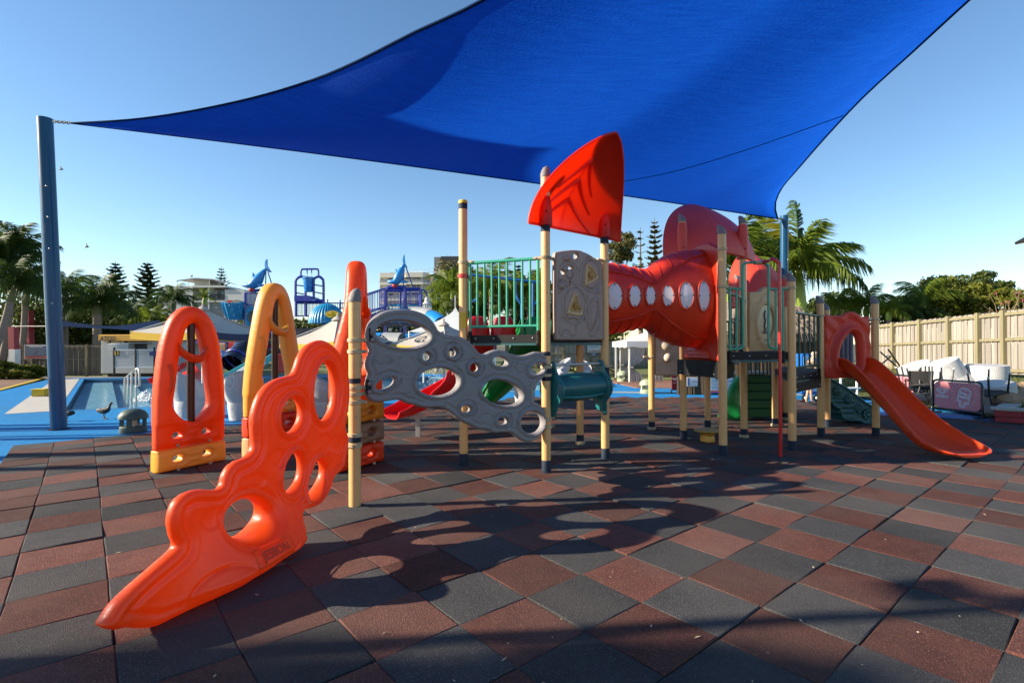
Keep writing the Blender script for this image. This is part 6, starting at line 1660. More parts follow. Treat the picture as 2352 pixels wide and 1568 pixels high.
# ------------------------------------------------------------------ vegetation
def leafm(name, c, c2, t=.35, rough=.5, ns=.6):
    return mat(name, c, rough, col2=c2, nscale=ns, namt=.7, trans=t, spec=.15)
L_PALM = leafm('palm_leaf', (0.065, 0.11, 0.022), (0.045, 0.08, 0.018))
L_PALMB = leafm('bright_palm_leaf', (0.17, 0.22, 0.022), (0.10, 0.15, 0.018), .45)
L_PALMY = leafm('yellow_palm_leaf', (0.35, 0.30, 0.02), (0.22, 0.22, 0.02), .5)
L_DARK = leafm('dark_leaf', (0.045, 0.070, 0.016), (0.085, 0.105, 0.022), .35)
L_MID = leafm('mid_leaf', (0.10, 0.125, 0.018), (0.17, 0.17, 0.022), .4)
L_PINE = leafm('pine_needle', (0.030, 0.048, 0.022), (0.045, 0.062, 0.028), .15)
L_OLIVE = leafm('olive_leaf', (0.095, 0.10, 0.034), (0.13, 0.12, 0.04), .25)
M_TRUNK = mat('palm_trunk', (0.26, 0.22, 0.18), .85, col2=(0.17, 0.14, 0.11), nscale=3, bump=.5, bscale=12, stretch=(1, 1, 6))
M_BARK = mat('bark', (0.12, 0.085, 0.06), .9, col2=(0.19, 0.15, 0.11), nscale=4, bump=.6, bscale=20)
M_SHAFT = mat('crownshaft_green', (0.30, 0.40, 0.05), .4, col2=(0.24, 0.33, 0.04), nscale=3, stretch=(1, 1, .3))
M_SHAFTD = mat('dull_crownshaft', (0.13, 0.15, 0.05), .6, col2=(.10, .11, .04), nscale=3)
M_TWIG = mat('dry_twig', (0.36, 0.27, 0.17), .9)
def frond_mesh(seed, L, leaves, ll, droop, m, wid=.045, curve=.55, plume=.3):
    r = random.Random(seed); mb = MB(); pts = []
    n = 16
    for i in range(n + 1):
        s = i / n; a = .35 - 2.0 * curve * s ** 1.5
        pts.append(pts[-1] + Vector((math.cos(a), 0, math.sin(a))) * (L / n) if pts else Vector((0, 0, 0)))
    mb.tube(pts, [.035 * (1 - .85 * i / n) for i in range(n + 1)], 4)
    for k in range(leaves):
        s = .10 + .90 * (k + .5) / leaves; i = min(int(s * n), n - 1); f = s * n - i
        p = pts[i].lerp(pts[i + 1], f); t = (pts[i + 1] - pts[i]).normalized(); up = Vector((-t.z, 0, t.x))
        ln = ll * (math.sin(math.pi * (.18 + .76 * s)) ** .8) * r.uniform(.8, 1.1)
        for sd in (-1, 1):
            d = (Vector((0, sd, 0)) + t * (.35 + .5 * s) + up * r.uniform(-plume, plume + .25)).normalized()
            w = t * wid * r.uniform(.7, 1.2)
            dr = droop * r.uniform(.7, 1.3)
            a0 = p; a1 = p + d * ln * .42 + Vector((0, 0, -dr * ln * .13)); a2 = p + d * ln * .66 + Vector((0, 0, -dr * ln * .55)); 
            mb.add([a0 - w * .4, a0 + w * .4, a1 + w * .5, a1 - w * .5, a2], [(0, 1, 2, 3), (3, 2, 4)])
    me = bpy.data.meshes.new('frond'); me.from_pydata([tuple(v) for v in mb.v], [], mb.f); me.materials.append(m)
    return me
FR = {}
def fronds(key):
    if key not in FR:
        kind, m = key
        if kind == 'royal': FR[key] = [frond_mesh(k, 2.9, 50, .95, 1.9, m, .075, .66, .40) for k in range(4)]
        elif kind == 'queen': FR[key] = [frond_mesh(k + 9, 2.8, 44, .88, 2.0, m, .065, .80, .30) for k in range(4)]
        else: FR[key] = [frond_mesh(k + 20, 2.2, 34, .55, .9, m, .05, .8, .15) for k in range(4)]
    return FR[key]
def palm(label, base, crown_z, n, kind, m, scale=1.0, r=.16, shaft=0.0, lean=(0, 0), up=.2, group=None, seed=0, spear=None, trunk_m=None):
    rr = random.Random(seed + 100)
    b = Vector(base); top = Vector((b.x + lean[0], b.y + lean[1], crown_z))
    t = thing('palm_tree', label, 'palm tree', b, group)
    zs = top.lerp(b, shaft / max((top - b).length, .1))
    pts = [b.lerp(zs, k / 6) + Vector((lean[0] * .15 * math.sin(math.pi * k / 6), 0, 0)) for k in range(7)]
    tr = MB().tube(pts, [r * (1.35 - .35 * min(k / 2, 1)) * (1 - .15 * k / 6) for k in range(7)], 12)
    part('trunk', tr, trunk_m or M_TRUNK, t)
    for k in range(1, 12 if kind != 'bushy' else 5):
        p = b.lerp(zs, k / 12); part('trunk_ring', MB().tube([p, p + (zs - b).normalized() * .02], r * 1.12 * (1.3 - .3 * min(k / 4, 1)), 10), trunk_m or M_TRUNK, t) if r > .17 and base[2] > -50 and k % 2 == 0 else None
    if shaft: part('crownshaft', MB().tube([zs, zs.lerp(top, .35), zs.lerp(top, .75), top], [r * .95, r * 1.12, r * .95, r * .6], 12), M_SHAFT if m is L_PALMB else M_SHAFTD, t)
    ms = fronds((kind, m))
    for k in range(n):
        az = k * 2.399 + rr.uniform(-.2, .2); el_ = (up + 1.15 * (1 - (k + .5) / n) ** 1.2 - .35 * (k / n)) if n > 3 else .8
        o = inst('frond', ms[k % len(ms)], t, tuple(top - b), (0, 0, 0), (scale * rr.uniform(.85, 1.1),) * 3)
        o.rotation_euler = (Matrix.Rotation(az, 3, 'Z') @ Matrix.Rotation(-el_, 3, 'Y')).to_euler()
    if spear:
        for az, el_, mm, s_ in spear:
            o = inst('frond', fronds((kind, mm))[0], t, tuple(top - b), (0, 0, 0), (scale * s_, scale * s_ * .6, scale * s_))
            o.rotation_euler = (Matrix.Rotation(az, 3, 'Z') @ Matrix.Rotation(-el_, 3, 'Y')).to_euler()
            if mm is L_PALMY: o['label'] = 'yellow young frond'
    return t
def leafy(name, label, base, c, rad, m, n, size, seed, cat='tree', group=None, trunk=True, clumps=26, flat=.8, mb_only=False, tm=None):
    r = np.random.default_rng(seed); c = np.array(c, float); rad = np.array(rad, float)
    cl = r.normal(size=(clumps, 3)); cl /= np.linalg.norm(cl, axis=1)[:, None]; cl *= (r.random((clumps, 1)) ** .45) * .80
    cl[:, 2] = np.where(cl[:, 2] < -.55, -cl[:, 2] * .5, cl[:, 2])
    cr = .22 + .20 * r.random(clumps)
    k = r.integers(0, clumps, n)
    d = r.normal(size=(n, 3)); d /= np.linalg.norm(d, axis=1)[:, None]
    p = (cl[k] + d * (cr[k] * (.55 + .5 * r.random(n)))[:, None] * np.array([1, 1, flat])) * rad + c
    nrm = d + .7 * r.normal(size=(n, 3)); nrm /= np.linalg.norm(nrm, axis=1)[:, None]
    a = np.cross(nrm, r.normal(size=(n, 3))); a /= np.linalg.norm(a, axis=1)[:, None]; b = np.cross(nrm, a)
    s = size * (.6 + .8 * r.random(n))[:, None]
    V = np.empty((n, 4, 3)); V[:, 0] = p - a * s; V[:, 1] = p - b * s * .45 + nrm * s * .1; V[:, 2] = p + a * s; V[:, 3] = p + b * s * .45
    mb = MB(); mb.v = [tuple(x) for x in V.reshape(-1, 3).tolist()]; mb.f = [(4 * i, 4 * i + 1, 4 * i + 2, 4 * i + 3) for i in range(n)]; mb.mi = [0] * n
    t = thing(name, label, cat, base, group)
    if trunk:
        tb = MB(); bb = Vector(base); cc = Vector(c)
        tb.tube([bb, bb.lerp(cc, .45) + Vector((.1, 0, 0)), cc], [.06 * max(rad), .045 * max(rad), .02 * max(rad)], 8)
        for q in range(min(9, clumps)):
            e = Vector((cl[q] * rad + c).tolist()); s0 = bb.lerp(cc, .45 + .04 * q)
            tb.tube([s0, s0.lerp(e, .5) + Vector((0, 0, .08 * rad[2])), e], [.03 * max(rad), .018 * max(rad), .006 * max(rad)], 6)
        part('trunk', tb, tm or M_BARK, t)
    part('crown', mb, m, t, smooth=False)
    return t
def norfolk(label, base, top_z, spread, seed, m=None, bare=0.0, group='tall layered pines'):
    r = random.Random(seed); b = Vector(base); H = top_z - b.z; t = thing('pine_tree', label, 'pine tree', b, group)
    part('trunk', MB().tube([b, b + ZH * H * .5, b + ZH * H], [H * .022, H * .014, H * .002], 8), M_BARK, t)
    mb = MB(); z = .22
    while z < .985:
        L = spread * (1 - z) ** .72 * r.uniform(.85, 1.1) + .12
        nb = 7 if L > .6 else 5; a0 = r.random() * 6.28
        for k in range(nb):
            if r.random() < bare: continue
            a = a0 + 2 * math.pi * k / nb + r.uniform(-.15, .15); L2 = L * r.uniform(.75, 1.1)
            d = Vector((math.cos(a), math.sin(a), 0)); o = b + ZH * H * z; s_ = Vector((-d.y, d.x, 0))
            pts = [o + d * L2 * f + ZH * (L2 * (.10 * f + .22 * f * f)) for f in (0, .35, .7, 1)]
            mb.tube(pts, [.05, .08, .07, .02] if bare < .3 else [.04, .03, .02, .01], 5)
            for f in np.linspace(.22, .98, 9):
                p = o + d * L2 * f + ZH * (L2 * (.10 * f + .22 * f * f)); w = L2 * .30 * (1.15 - f) + .12
                for sg in (-1, 1):
                    e = p + s_ * sg * w + d * w * .55 + ZH * w * r.uniform(.05, .35)
                    n_ = ZH * .055 + d * .03
                    if bare < .3 or r.random() > .4: mb.add([p - n_, p + n_, e + n_ * .8, e - n_ * .8], [(0, 1, 2, 3)]); mb.add([p - d * .05, p + d * .05, e + d * .06, e - d * .04], [(0, 1, 2, 3)])
        z += (.033 + .026 * (1 - z)) * (1.0 if bare < .3 else 1.4)
    part('crown', mb, m or L_PINE, t, smooth=False)
    return t
def gb(px, Y, z=-.1): p = at(px, 793, Y); return Vector((p.x, Y, z))
def pz(px, py, Y): return at(px, py, Y).z
GPL = 'dark palms crowding the left edge'
GPB = 'palms standing behind the pool fence'
for k, (px, py, Y, ln, n, s_, sh_, lab) in enumerate((
    (-8, 612, 27, (.3, 0), 15, .80, 1.0, 'palm cut by the left edge of the picture, its crown half out of view'),
    (34, 585, 28, (.9, 0), 16, .82, 1.0, 'tallest dark palm left of the blue sail post'),
    (14, 655, 25.5, (1.6, .5), 14, .68, .8, 'lower palm with a leaning pale trunk by the left edge'),
    (60, 668, 30, (.4, 0), 13, .70, .9, 'palm with drooping fronds right beside the blue sail post'))):
    b = gb(px - ln[0] * 40, Y); palm(lab, b, pz(px, py, Y), n, 'royal', L_PALM, s_, .17, sh_, (at(px, 793, Y).x - b.x, ln[1]), group=GPL, seed=k)
for k, (px, py, Y, n, s_, kind, lab) in enumerate((
    (150, 672, 33, 14, .80, 'queen', 'palm just right of the blue sail post, above the low dark sail'),
    (223, 700, 32, 18, .92, 'queen', 'big feathery palm with a thick trunk left of the cabin'),
    (305, 728, 38, 13, .68, 'queen', 'shadowed palm above the cabin roof'),
    (398, 690, 40, 15, .75, 'queen', 'palm in front of the white apartment block'),
    (470, 684, 42, 12, .55, 'bushy', 'small bright palm under the apartment balconies'),
    (344, 735, 37, 11, .6, 'queen', 'low palm between the cabin roof and the front arch'))):
    b = gb(px, Y); palm(lab, b, pz(px, py, Y), n, kind, L_PALM if k not in (4, 5) else L_PALMB, s_, .26 if k == 1 else .18, .6, group=GPB, seed=k + 20)
GN = 'tall layered pines'
norfolk('left one of two tall layered pines above the cabin', gb(265, 62), pz(265, 600, 62), 3.3, 1)
norfolk('right one of two tall layered pines left of the apartment block', gb(339, 60), pz(339, 600, 60), 3.4, 2)
norfolk('layered pine rising behind the apartment roof', gb(508, 118), pz(508, 612, 118), 4.6, 3)
norfolk('layered pine seen through the green railing', gb(1191, 60), pz(1191, 605, 60), 2.6, 4)
norfolk('slim pine with thin branches right of the tunnel roof', gb(1505, 70), pz(1505, 500, 70), 3.2, 5, bare=.15, m=L_OLIVE)
norfolk('almost bare pine beside the slim pine above the tunnel', gb(1472, 72), pz(1472, 522, 72), 2.8, 6, bare=.35, m=L_OLIVE)
GL = 'leafy trees behind the grounds'
for k, (px, py, Y, rx, rz, m, n, sz, lab) in enumerate((
    (40, 765, 33, 4.2, 2.6, L_DARK, 5200, .16, 'dark leafy tree behind the red posts'),
    (130, 760, 36, 3.6, 2.4, L_DARK, 4500, .16, 'dark shrubby tree behind the timber fence'),
    (190, 745, 40, 3.6, 2.6, L_MID, 4500, .17, 'brighter green tree behind the low dark sail'),
    (265, 760, 40, 4.2, 2.4, L_DARK, 4500, .17, 'dark tree behind the cabin'),
    (330, 765, 42, 3.6, 1.9, L_MID, 4000, .17, 'mid green tree right of the cabin roof'),
    (440, 748, 46, 5.0, 1.0, L_DARK, 3200, .2, 'dark hedge like tree below the apartment block'),
    (1042, 668, 40, 1.7, 2.9, L_OLIVE, 4600, .13, 'dark olive tree beside the hotel tower'),
    (1000, 728, 38, 2.0, 1.5, L_OLIVE, 3000, .15, 'lower olive tree behind the second shark tower'),
    (1095, 700, 46, 3.0, 3.4, L_DARK, 4200, .18, 'dark tree behind the tallest tan post'),
    (1240, 700, 46, 3.0, 3.0, L_DARK, 3600, .18, 'dark tree behind the mauve panel'),
    (1330, 775, 44, 6.0, 1.1, L_MID, 3600, .18, 'low green tree line over the back fence'),
    (1428, 575, 60, 1.9, 2.6, L_OLIVE, 2600, .20, 'airy small crowned tree above the red tunnel'),
    (585, 752, 48, 4.6, 1.7, L_DARK, 3000, .2, 'dark tree behind the ship prow of the first tower'),
    (690, 758, 50, 5.0, 1.5, L_DARK, 3000, .2, 'dark tree behind the tipping bucket frame'),
    (800, 756, 49, 4.8, 1.6, L_MID, 3000, .2, 'green tree behind the tallest arch'),
    (890, 752, 50, 4.2, 1.5, L_DARK, 2600, .2, 'dark tree behind the stairs of the second tower'),
    (1905, 715, 32, 1.7, 1.3, L_DARK, 2600, .14, 'dark round tree behind the slide posts'),
    (2170, 700, 26, 2.4, 1.5, L_MID, 7500, .11, 'broad green tree behind the right fence'),
    (2230, 672, 28, 2.6, 1.3, L_DARK, 5200, .12, 'darker upper tree behind the broad green tree'),
    (2090, 735, 25, 1.8, .8, L_DARK, 2600, .12, 'low dark bush over the left end of the right fence'),
    (2290, 705, 25, 1.9, 1.0, L_MID, 3600, .11, 'leafy tree under the bare blossom branches'))):
    c = at(px, py, Y); leafy('leafy_tree', lab, (c.x, Y, -.1), c, (rx, rx * .8, rz), m, n, sz, k, group=GL)
# long low hedge bed at the far left
for k, (px, w) in enumerate(((-30, 2.0), (30, 1.6), (72, 1.1))):
    p = gb(px, 25.6 + .3 * k)
    leafy('shrub', ('leafy shrub at the left edge of the hedge bed', 'middle leafy shrub of the hedge bed', 'low leafy shrub at the right end of the hedge bed')[k], p, (p.x, p.y, .42 - .08 * k), (w, .8, .55 - .06 * k), L_MID, 2600, .10, 50 + k, cat='shrub', group='glossy shrubs at the left', trunk=True, clumps=30)
# palms behind the green railing and on the right
for k, (px, py, Y, n, s_, m, kind, lab) in enumerate((
    (1040, 668, 34, 15, .8, L_PALMB, 'queen', 'bright green palm left of the tallest tan post'),
    (1005, 712, 33, 12, .6, L_PALMB, 'queen', 'lower bright palm behind the grey panel'),
    (1128, 662, 36, 17, .95, L_PALMB, 'queen', 'bright palm seen through the left of the green railing'),
    (1215, 672, 37, 16, .92, L_PALMB, 'queen', 'bright palm seen through the right of the green railing'),
    (1165, 705, 38, 13, .68, L_PALM, 'queen', 'darker palm between the two bright palms behind the railing'))):
    palm(lab, gb(px, Y), pz(px, py, Y), n, kind, m, s_, .16, .5, group='palms behind the upper deck', seed=k + 60)
palm('big royal palm with a yellow green trunk at the right', gb(1838, 24.5), pz(1830, 622, 24.5), 13, 'royal', L_PALMB, 1.16, .30, 2.4, (-.1, 0), up=.12, seed=81, group='royal palms at the right',
     spear=((1.2, 1.47, L_PALM, 1.25), (2.8, 1.30, L_PALMY, 1.0), (.25, .62, L_PALMB, 1.05), (-.2, .25, L_PALMB, 1.0), (3.0, .5, L_PALMB, 1.0), (-.4, -.1, L_PALM, .95)))
palm('royal palm behind the red roofs with pale green trunk', gb(1672, 25.5), pz(1690, 618, 25.5), 13, 'royal', L_PALMB, 1.15, .24, 2.0, (.3, 0), up=.15, seed=84, group='royal palms at the right', spear=((.1, .55, L_PALMB, 1.05), (.5, .9, L_PALMB, 1.0)))
for k, (px, py, Y, n, s_, m, lab) in enumerate((
    (1925, 702, 27, 12, .45, L_PALMB, 'small palm left of the slide posts'), (1990, 705, 26, 14, .55, L_PALMB, 'yellowish drooping palm between the slide posts'),
    (2042, 715, 24, 11, .40, L_PALMB, 'small yellow green palm just right of the slide posts'), (2072, 712, 24.5, 11, .42, L_PALM, 'small dark palm at the left end of the right fence'),
    (2120, 690, 25, 10, .60, L_PALMB, 'palm with long arching fronds left of the broad green tree'))):
    palm(lab, gb(px, Y), pz(px, py, Y), n, 'queen', m, s_, .12, .4, group='small palms behind the right fence', seed=k + 90)
# bare bougainvillea
bc = gb(2330, 21.5, .6); t = thing('bougainvillea', 'bare pale branched bougainvillea with pink tips over the right fence', 'shrub', bc)
r_ = random.Random(3); mb = MB(); tips = []
for k in range(90):
    a = r_.uniform(-2.9, -.1) if k % 3 else r_.uniform(0, 6.28); e = r_.uniform(.25, 1.25); L_ = r_.uniform(.7, 1.25)
    p0 = bc + Vector((r_.uniform(-.3, .3), r_.uniform(-.3, .3), 1.3)); d = Vector((math.cos(a) * math.cos(e) - .25, math.sin(a) * math.cos(e) * .5, math.sin(e)))
    pts = [p0, p0 + d * L_ * .5 + Vector((r_.uniform(-.1, .1), 0, .15)), p0 + d * L_ + Vector((r_.uniform(-.2, .2), 0, 0)), p0 + d * L_ * 1.35 + Vector((r_.uniform(-.3, .1), 0, -.22 * r_.random()))]
    mb.tube(pts, [.022, .014, .009, .004], 4); tips.append(pts)
    for q in range(3):
        s0 = pts[1].lerp(pts[2], r_.random()); mb.tube([s0, s0 + Vector((r_.uniform(-.4, .4), r_.uniform(-.2, .2), r_.uniform(-.1, .35)))], [.008, .003], 4)
for k in range(14):
    a = r_.uniform(-.5, .5); p0 = bc + Vector((r_.uniform(-.8, .8), 0, 2.1)); p1 = p0 + Vector((r_.uniform(-.5, .4), 0, r_.uniform(.6, 1.15))); mb.tube([p0, p0.lerp(p1, .5) + Vector((.08, 0, 0)), p1], [.012, .008, .004], 4); tips.append([p0, p0.lerp(p1, .5), p0.lerp(p1, .8), p1])
part('branches', mb, M_TWIG, t)
mb = MB()
for pts in tips[-14:] + tips[:8]:
    for q in range(8):
        p = pts[2].lerp(pts[3], r_.random()) + Vector((r_.uniform(-.06, .06), r_.uniform(-.06, .06), r_.uniform(-.05, .05))); a = Vector((r_.uniform(-1, 1), r_.uniform(-1, 1), r_.uniform(-1, 1))) * .026; b = Vector((r_.uniform(-1, 1), r_.uniform(-1, 1), r_.uniform(-1, 1))) * .022
        mb.add([p - a, p - b, p + a, p + b], [(0, 1, 2, 3)])
tag(part('blossom', mb, leafm('pink_bract', (.6, .07, .16), (.5, .1, .2), .4), t, smooth=False), kind='stuff')

# ------------------------------------------------------------------ timber fences
M_PLANK = mat('weathered_plank', (0.36, 0.325, 0.28), .85, col2=(0.22, 0.19, 0.16), nscale=3.2, stretch=(6, 6, .55), bump=.5, bscale=40, rand=.22)
M_PLANKD = mat('grey_weathered_plank', (0.21, 0.175, 0.135), .85, col2=(0.11, 0.09, 0.07), nscale=3.2, stretch=(6, 6, .55), bump=.5, bscale=40, rand=.25)
M_POSTW = mat('treated_post', (0.26, 0.235, 0.13), .85, col2=(0.18, 0.15, 0.09), nscale=3, stretch=(5, 5, .5), bump=.4)
def fence(label, a, b, z0, z1, ztop0, ztop1, pw, m, post_at, rails, side=1, mp=None):
    """planks on the far side of rails; z0/z1 foot heights and tops at both ends"""
    a, b = Vector((*a, 0)), Vector((*b, 0)); L_ = (b - a).length; d = (b - a) / L_; n_ = Vector((d.y, -d.x, 0)) * side
    t = thing('timber_fence', label, 'fence', a.lerp(b, .5))
    n = int(L_ / pw); me = {}
    mbp = MB().box((0, 0, .5), (pw * .93, .018, 1.0)); mep = mesh_of('plank', mbp, m, smooth=False)
    ang = math.atan2(d.y, d.x); c = a.lerp(b, .5)
    for k in range(n):
        f = (k + .5) / n; p = a.lerp(b, f); zb = z0 + (z1 - z0) * f; zt = ztop0 + (ztop1 - ztop0) * f + rnd.uniform(-.012, .012)
        q = p - c + n_ * (.02 if k % 2 else -.002)
        inst('plank', mep, t, (q.x, q.y, zb), (0, 0, ang + rnd.gauss(0, .01)), (1.12 if k % 2 else .95, 1, zt - zb))
    for fr in rails:
        p0 = a + n_ * -.045; p1 = b + n_ * -.045
        za = z0 + (ztop0 - z0) * fr; zb = z1 + (ztop1 - z1) * fr
        for i in range(len(post_at) - 1):
            f0, f1 = post_at[i], post_at[i + 1]
            part('rail', MB().beam(p0.lerp(p1, f0) + ZH * (za + (zb - za) * f0), p0.lerp(p1, f1) + ZH * (za + (zb - za) * f1), .045, .085), mp or M_POSTW, t, smooth=False)
    for f in post_at[1:-1] if len(post_at) > 2 else post_at:
        p = a.lerp(b, f) - n_ * .065; zb = z0 + (z1 - z0) * f; zt = ztop0 + (ztop1 - ztop0) * f
        part('post', MB().box(p + ZH * (zb + zt) / 2, (.12, .11, zt - zb + .06), ang), M_POSTW, t, smooth=False)
    return t
e0 = at(1990, 748.5, 22.3); e1 = at(2362, 709, 14.3)
fence('tall weathered timber fence along the right side', (e0.x, e0.y), (e1.x, e1.y), .50, .70, e0.z, e1.z, .118, M_PLANK, [0, .245, .445, .625, .785, .905, 1], [.06, .55, .95], side=-1)
fence('grey timber fence behind the left lawn', (at(40, 793, 28.6).x, 28.6), (at(236, 793, 28.9).x, 28.9), -.05, -.05, 1.70, 1.66, .125, M_PLANKD, [0, .18, .45, .82, 1], [.06, .53, .95], side=-1, mp=M_PLANKD)
fence('sunlit timber fence at the back under the deck', (at(1180, 793, 35).x, 35), (at(1700, 793, 35).x, 35), .05, .05, 1.82, 1.82, .14, M_PLANK, [0, .1, .22, .34, .47, .60, .73, .86, 1], [.06, .53, .95], side=-1)

# ------------------------------------------------------------------ site cabin, signs and screen
M_CABIN = mat('cabin_white', (0.52, 0.53, 0.50), .6, col2=(0.48, 0.49, 0.46), nscale=2, bump=.1)
M_ATY = mat('cabin_yellow', (0.62, 0.33, 0.03), .55, col2=(.55, .28, .03), nscale=3)
M_GLASS = mat('dark_glass', (0.02, 0.025, 0.03), .08, coat=.5)
Yc = 28.2
cl0 = at(232, 856, Yc); cr0 = at(430, 856, Yc); zt = pz(240, 777, Yc); z0 = .12
cab = thing('site_cabin', 'white portable cabin with yellow fascia and printed name', 'cabin', (cl0.x, Yc, 0))
part('wall', MB().box(((cl0.x + cr0.x) / 2, Yc + 1.3, (z0 + zt) / 2), (cr0.x - cl0.x, 2.6, zt - z0)), M_CABIN, cab, smooth=False)
for k in range(14):
    zz = z0 + .1 + k * .12
    part('cladding_rib', MB().box(((cl0.x + cr0.x) / 2, Yc - .006, zz), (cr0.x - cl0.x, .012, .02)), M_CABIN, cab, smooth=False)
part('fascia', MB().box((at(308, 770, Yc).x + .1, Yc + 1.25, pz(300, 775.5, Yc)), (at(386, 770, Yc).x - at(230, 770, Yc).x, 3.0, .34), bev=.03), M_ATY, cab, smooth=False)
part('fascia', MB().box((at(430, 770, Yc).x + .1, Yc + 1.25, pz(300, 776.5, Yc)), (at(478, 770, Yc).x - at(390, 770, Yc).x, 3.0, .32), bev=.03), M_ATY, cab, smooth=False)
for px in (247, 371): part('lettering', text_mb('ATCO', .30, at(px, 778, Yc - .265), (1, 0, 0), (0, 0, 1), .01, bold=.014, shear=.25), M_INK, cab, smooth=False)
w = part('window', MB().box((at(272.5, 784, Yc).x, Yc - .02, pz(272, 784, Yc)), (.98, .06, .34)), M_BLACKP, cab, smooth=False)
part('pane', MB().box((at(266, 784, Yc).x, Yc - .06, pz(272, 784, Yc)), (.40, .02, .24)), M_GLASS, w, smooth=False)
part('frame', MB().box((at(273, 784, Yc).x - .0, Yc - .06, pz(272, 784, Yc)), (.05, .03, .28)), M_WHITE, w, smooth=False)
part('pane', MB().box((at(279, 784, Yc).x, Yc - .06, pz(272, 784, Yc)), (.38, .02, .24)), mat('dusty_glass', (.16, .13, .10), .2), w, smooth=False)
part('air_conditioner', MB().box((at(288, 797, Yc).x, Yc - .25, pz(288, 797, Yc)), (1.05, .5, .42), bev=.03), M_CABIN, cab)
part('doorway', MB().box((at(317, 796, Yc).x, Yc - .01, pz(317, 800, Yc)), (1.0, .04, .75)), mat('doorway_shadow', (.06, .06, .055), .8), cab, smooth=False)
part('awning', MB().box((at(322, 788, Yc).x, Yc - .2, pz(317, 788, Yc)), (1.3, .5, .03)), M_CABIN, cab, smooth=False)
part('skirt', MB().box(((cl0.x + cr0.x) / 2, Yc + 1.3, .03), (cr0.x - cl0.x - .4, 2.2, .2)), mat('dark_skirt', (.04, .035, .03), .9), cab, smooth=False)
# lattice screen: strips of bent white slats in a frame
Yl = 27.3; lx0, lx1 = at(263, 820, Yl).x, at(400, 820, Yl).x; lz0, lz1 = pz(263, 843, Yl), pz(263, 803, Yl)
sc_ = thing('lattice_screen', 'white wavy lattice screen on dark legs before the cabin', 'screen', (lx0, Yl, 0))
for k in range(21):
    z = lz0 + (lz1 - lz0) * (k + .5) / 21; pts = [Vector((lx0 + (lx1 - lx0) * i / 90, Yl, z + .030 * math.sin(i * 1.9 + (math.pi if k % 2 else 0)))) for i in range(91)]
    mb = MB(); mb.loft([[p + Vector((0, .02, 0)), p + Vector((0, -.02, .016)), p + Vector((0, -.02, -.016))] for p in pts]); part('slat', mb, M_WHITE, sc_, smooth=False)
for px in (262.5, 312, 355, 400):
    x = at(px, 820, Yl).x; part('leg', MB().box((x, Yl, (lz1 + .1) / 2), (.07, .07, lz1 + .15)), M_BLACKP, sc_, smooth=False)
for z in (lz0, lz1): part('frame', MB().box(((lx0 + lx1) / 2, Yl, z), (lx1 - lx0, .05, .04)), M_WHITE, sc_, smooth=False)
part('toilet_sign', MB().box((at(268, 811, Yl).x, Yl - .04, pz(268, 811, Yl)), (.34, .02, .28)), M_INK, sc_, smooth=False)
for dx in (-.07, .07):
    q = at(268, 811, Yl - .06); part('pictogram', MB().sphere(q + Vector((dx, 0, .08)), .03, 6).box(q + Vector((dx, 0, -.02)), (.06, .012, .14)), M_YEL, sc_)
part('blue_sign', MB().box((at(361, 812, Yl).x, Yl - .05, pz(361, 812, Yl)), (.75, .02, .22)), mat('sign_blue', (.02, .035, .16), .5), sc_, smooth=False)
# notice on the left fence: printed lines too small to read in the picture, shown as bars
def notice(label, c, w, h, bg, bands, cat='sign', tilt=0.0, name='notice_board'):
    t = thing(name, label, cat, c)
    part('board', MB().box(c, (w, .03, h)), M_WHITE, t, smooth=False)
    part('sheet', MB().box(c + Vector((0, -.018, 0)), (w * .96, .008, h * .95)), bg, t, smooth=False)
    for x0, x1, y0, y1, m in bands:
        part('print', MB().box(c + Vector(((x0 + x1) / 2 * w, -.026, (y0 + y1) / 2 * h)), ((x1 - x0) * w, .006, (y1 - y0) * h)), m, t, smooth=False)
    return t
M_NVS = mat('notice_navy', (.03, .06, .14), .4); M_PRW = mat('print_white', (.6, .62, .64), .5); M_PRR = mat('print_red', (.45, .04, .03), .5); M_PRB = mat('print_blue', (.05, .10, .32), .5); M_PRV = mat('print_violet', (.07, .05, .30), .5); M_SHTW = mat('notice_white', (.62, .64, .66), .4); M_PRG = mat('print_pale_blue', (.30, .38, .46), .5)
notice('dark blue safety notice with white heading on the left timber fence', at(84, 807.5, 28.45) , 1.32, .77, M_NVS,
       [(-.40, .40, .40, .45, M_PRW), (-.28, .28, .33, .365, M_PRW), (-.48, .48, -.46, -.32, M_PRR), (-.40, .40, -.40, -.36, mat('print_orange', (.6, .25, .05), .5))] + [(-.42, .02 + .08 * math.sin(k), .25 - k * .075, .265 - k * .075, M_PRG) for k in range(7)] + [(.08, .40 - .06 * math.cos(k * 2), .25 - k * .075, .265 - k * .075, M_PRG) for k in range(7)])

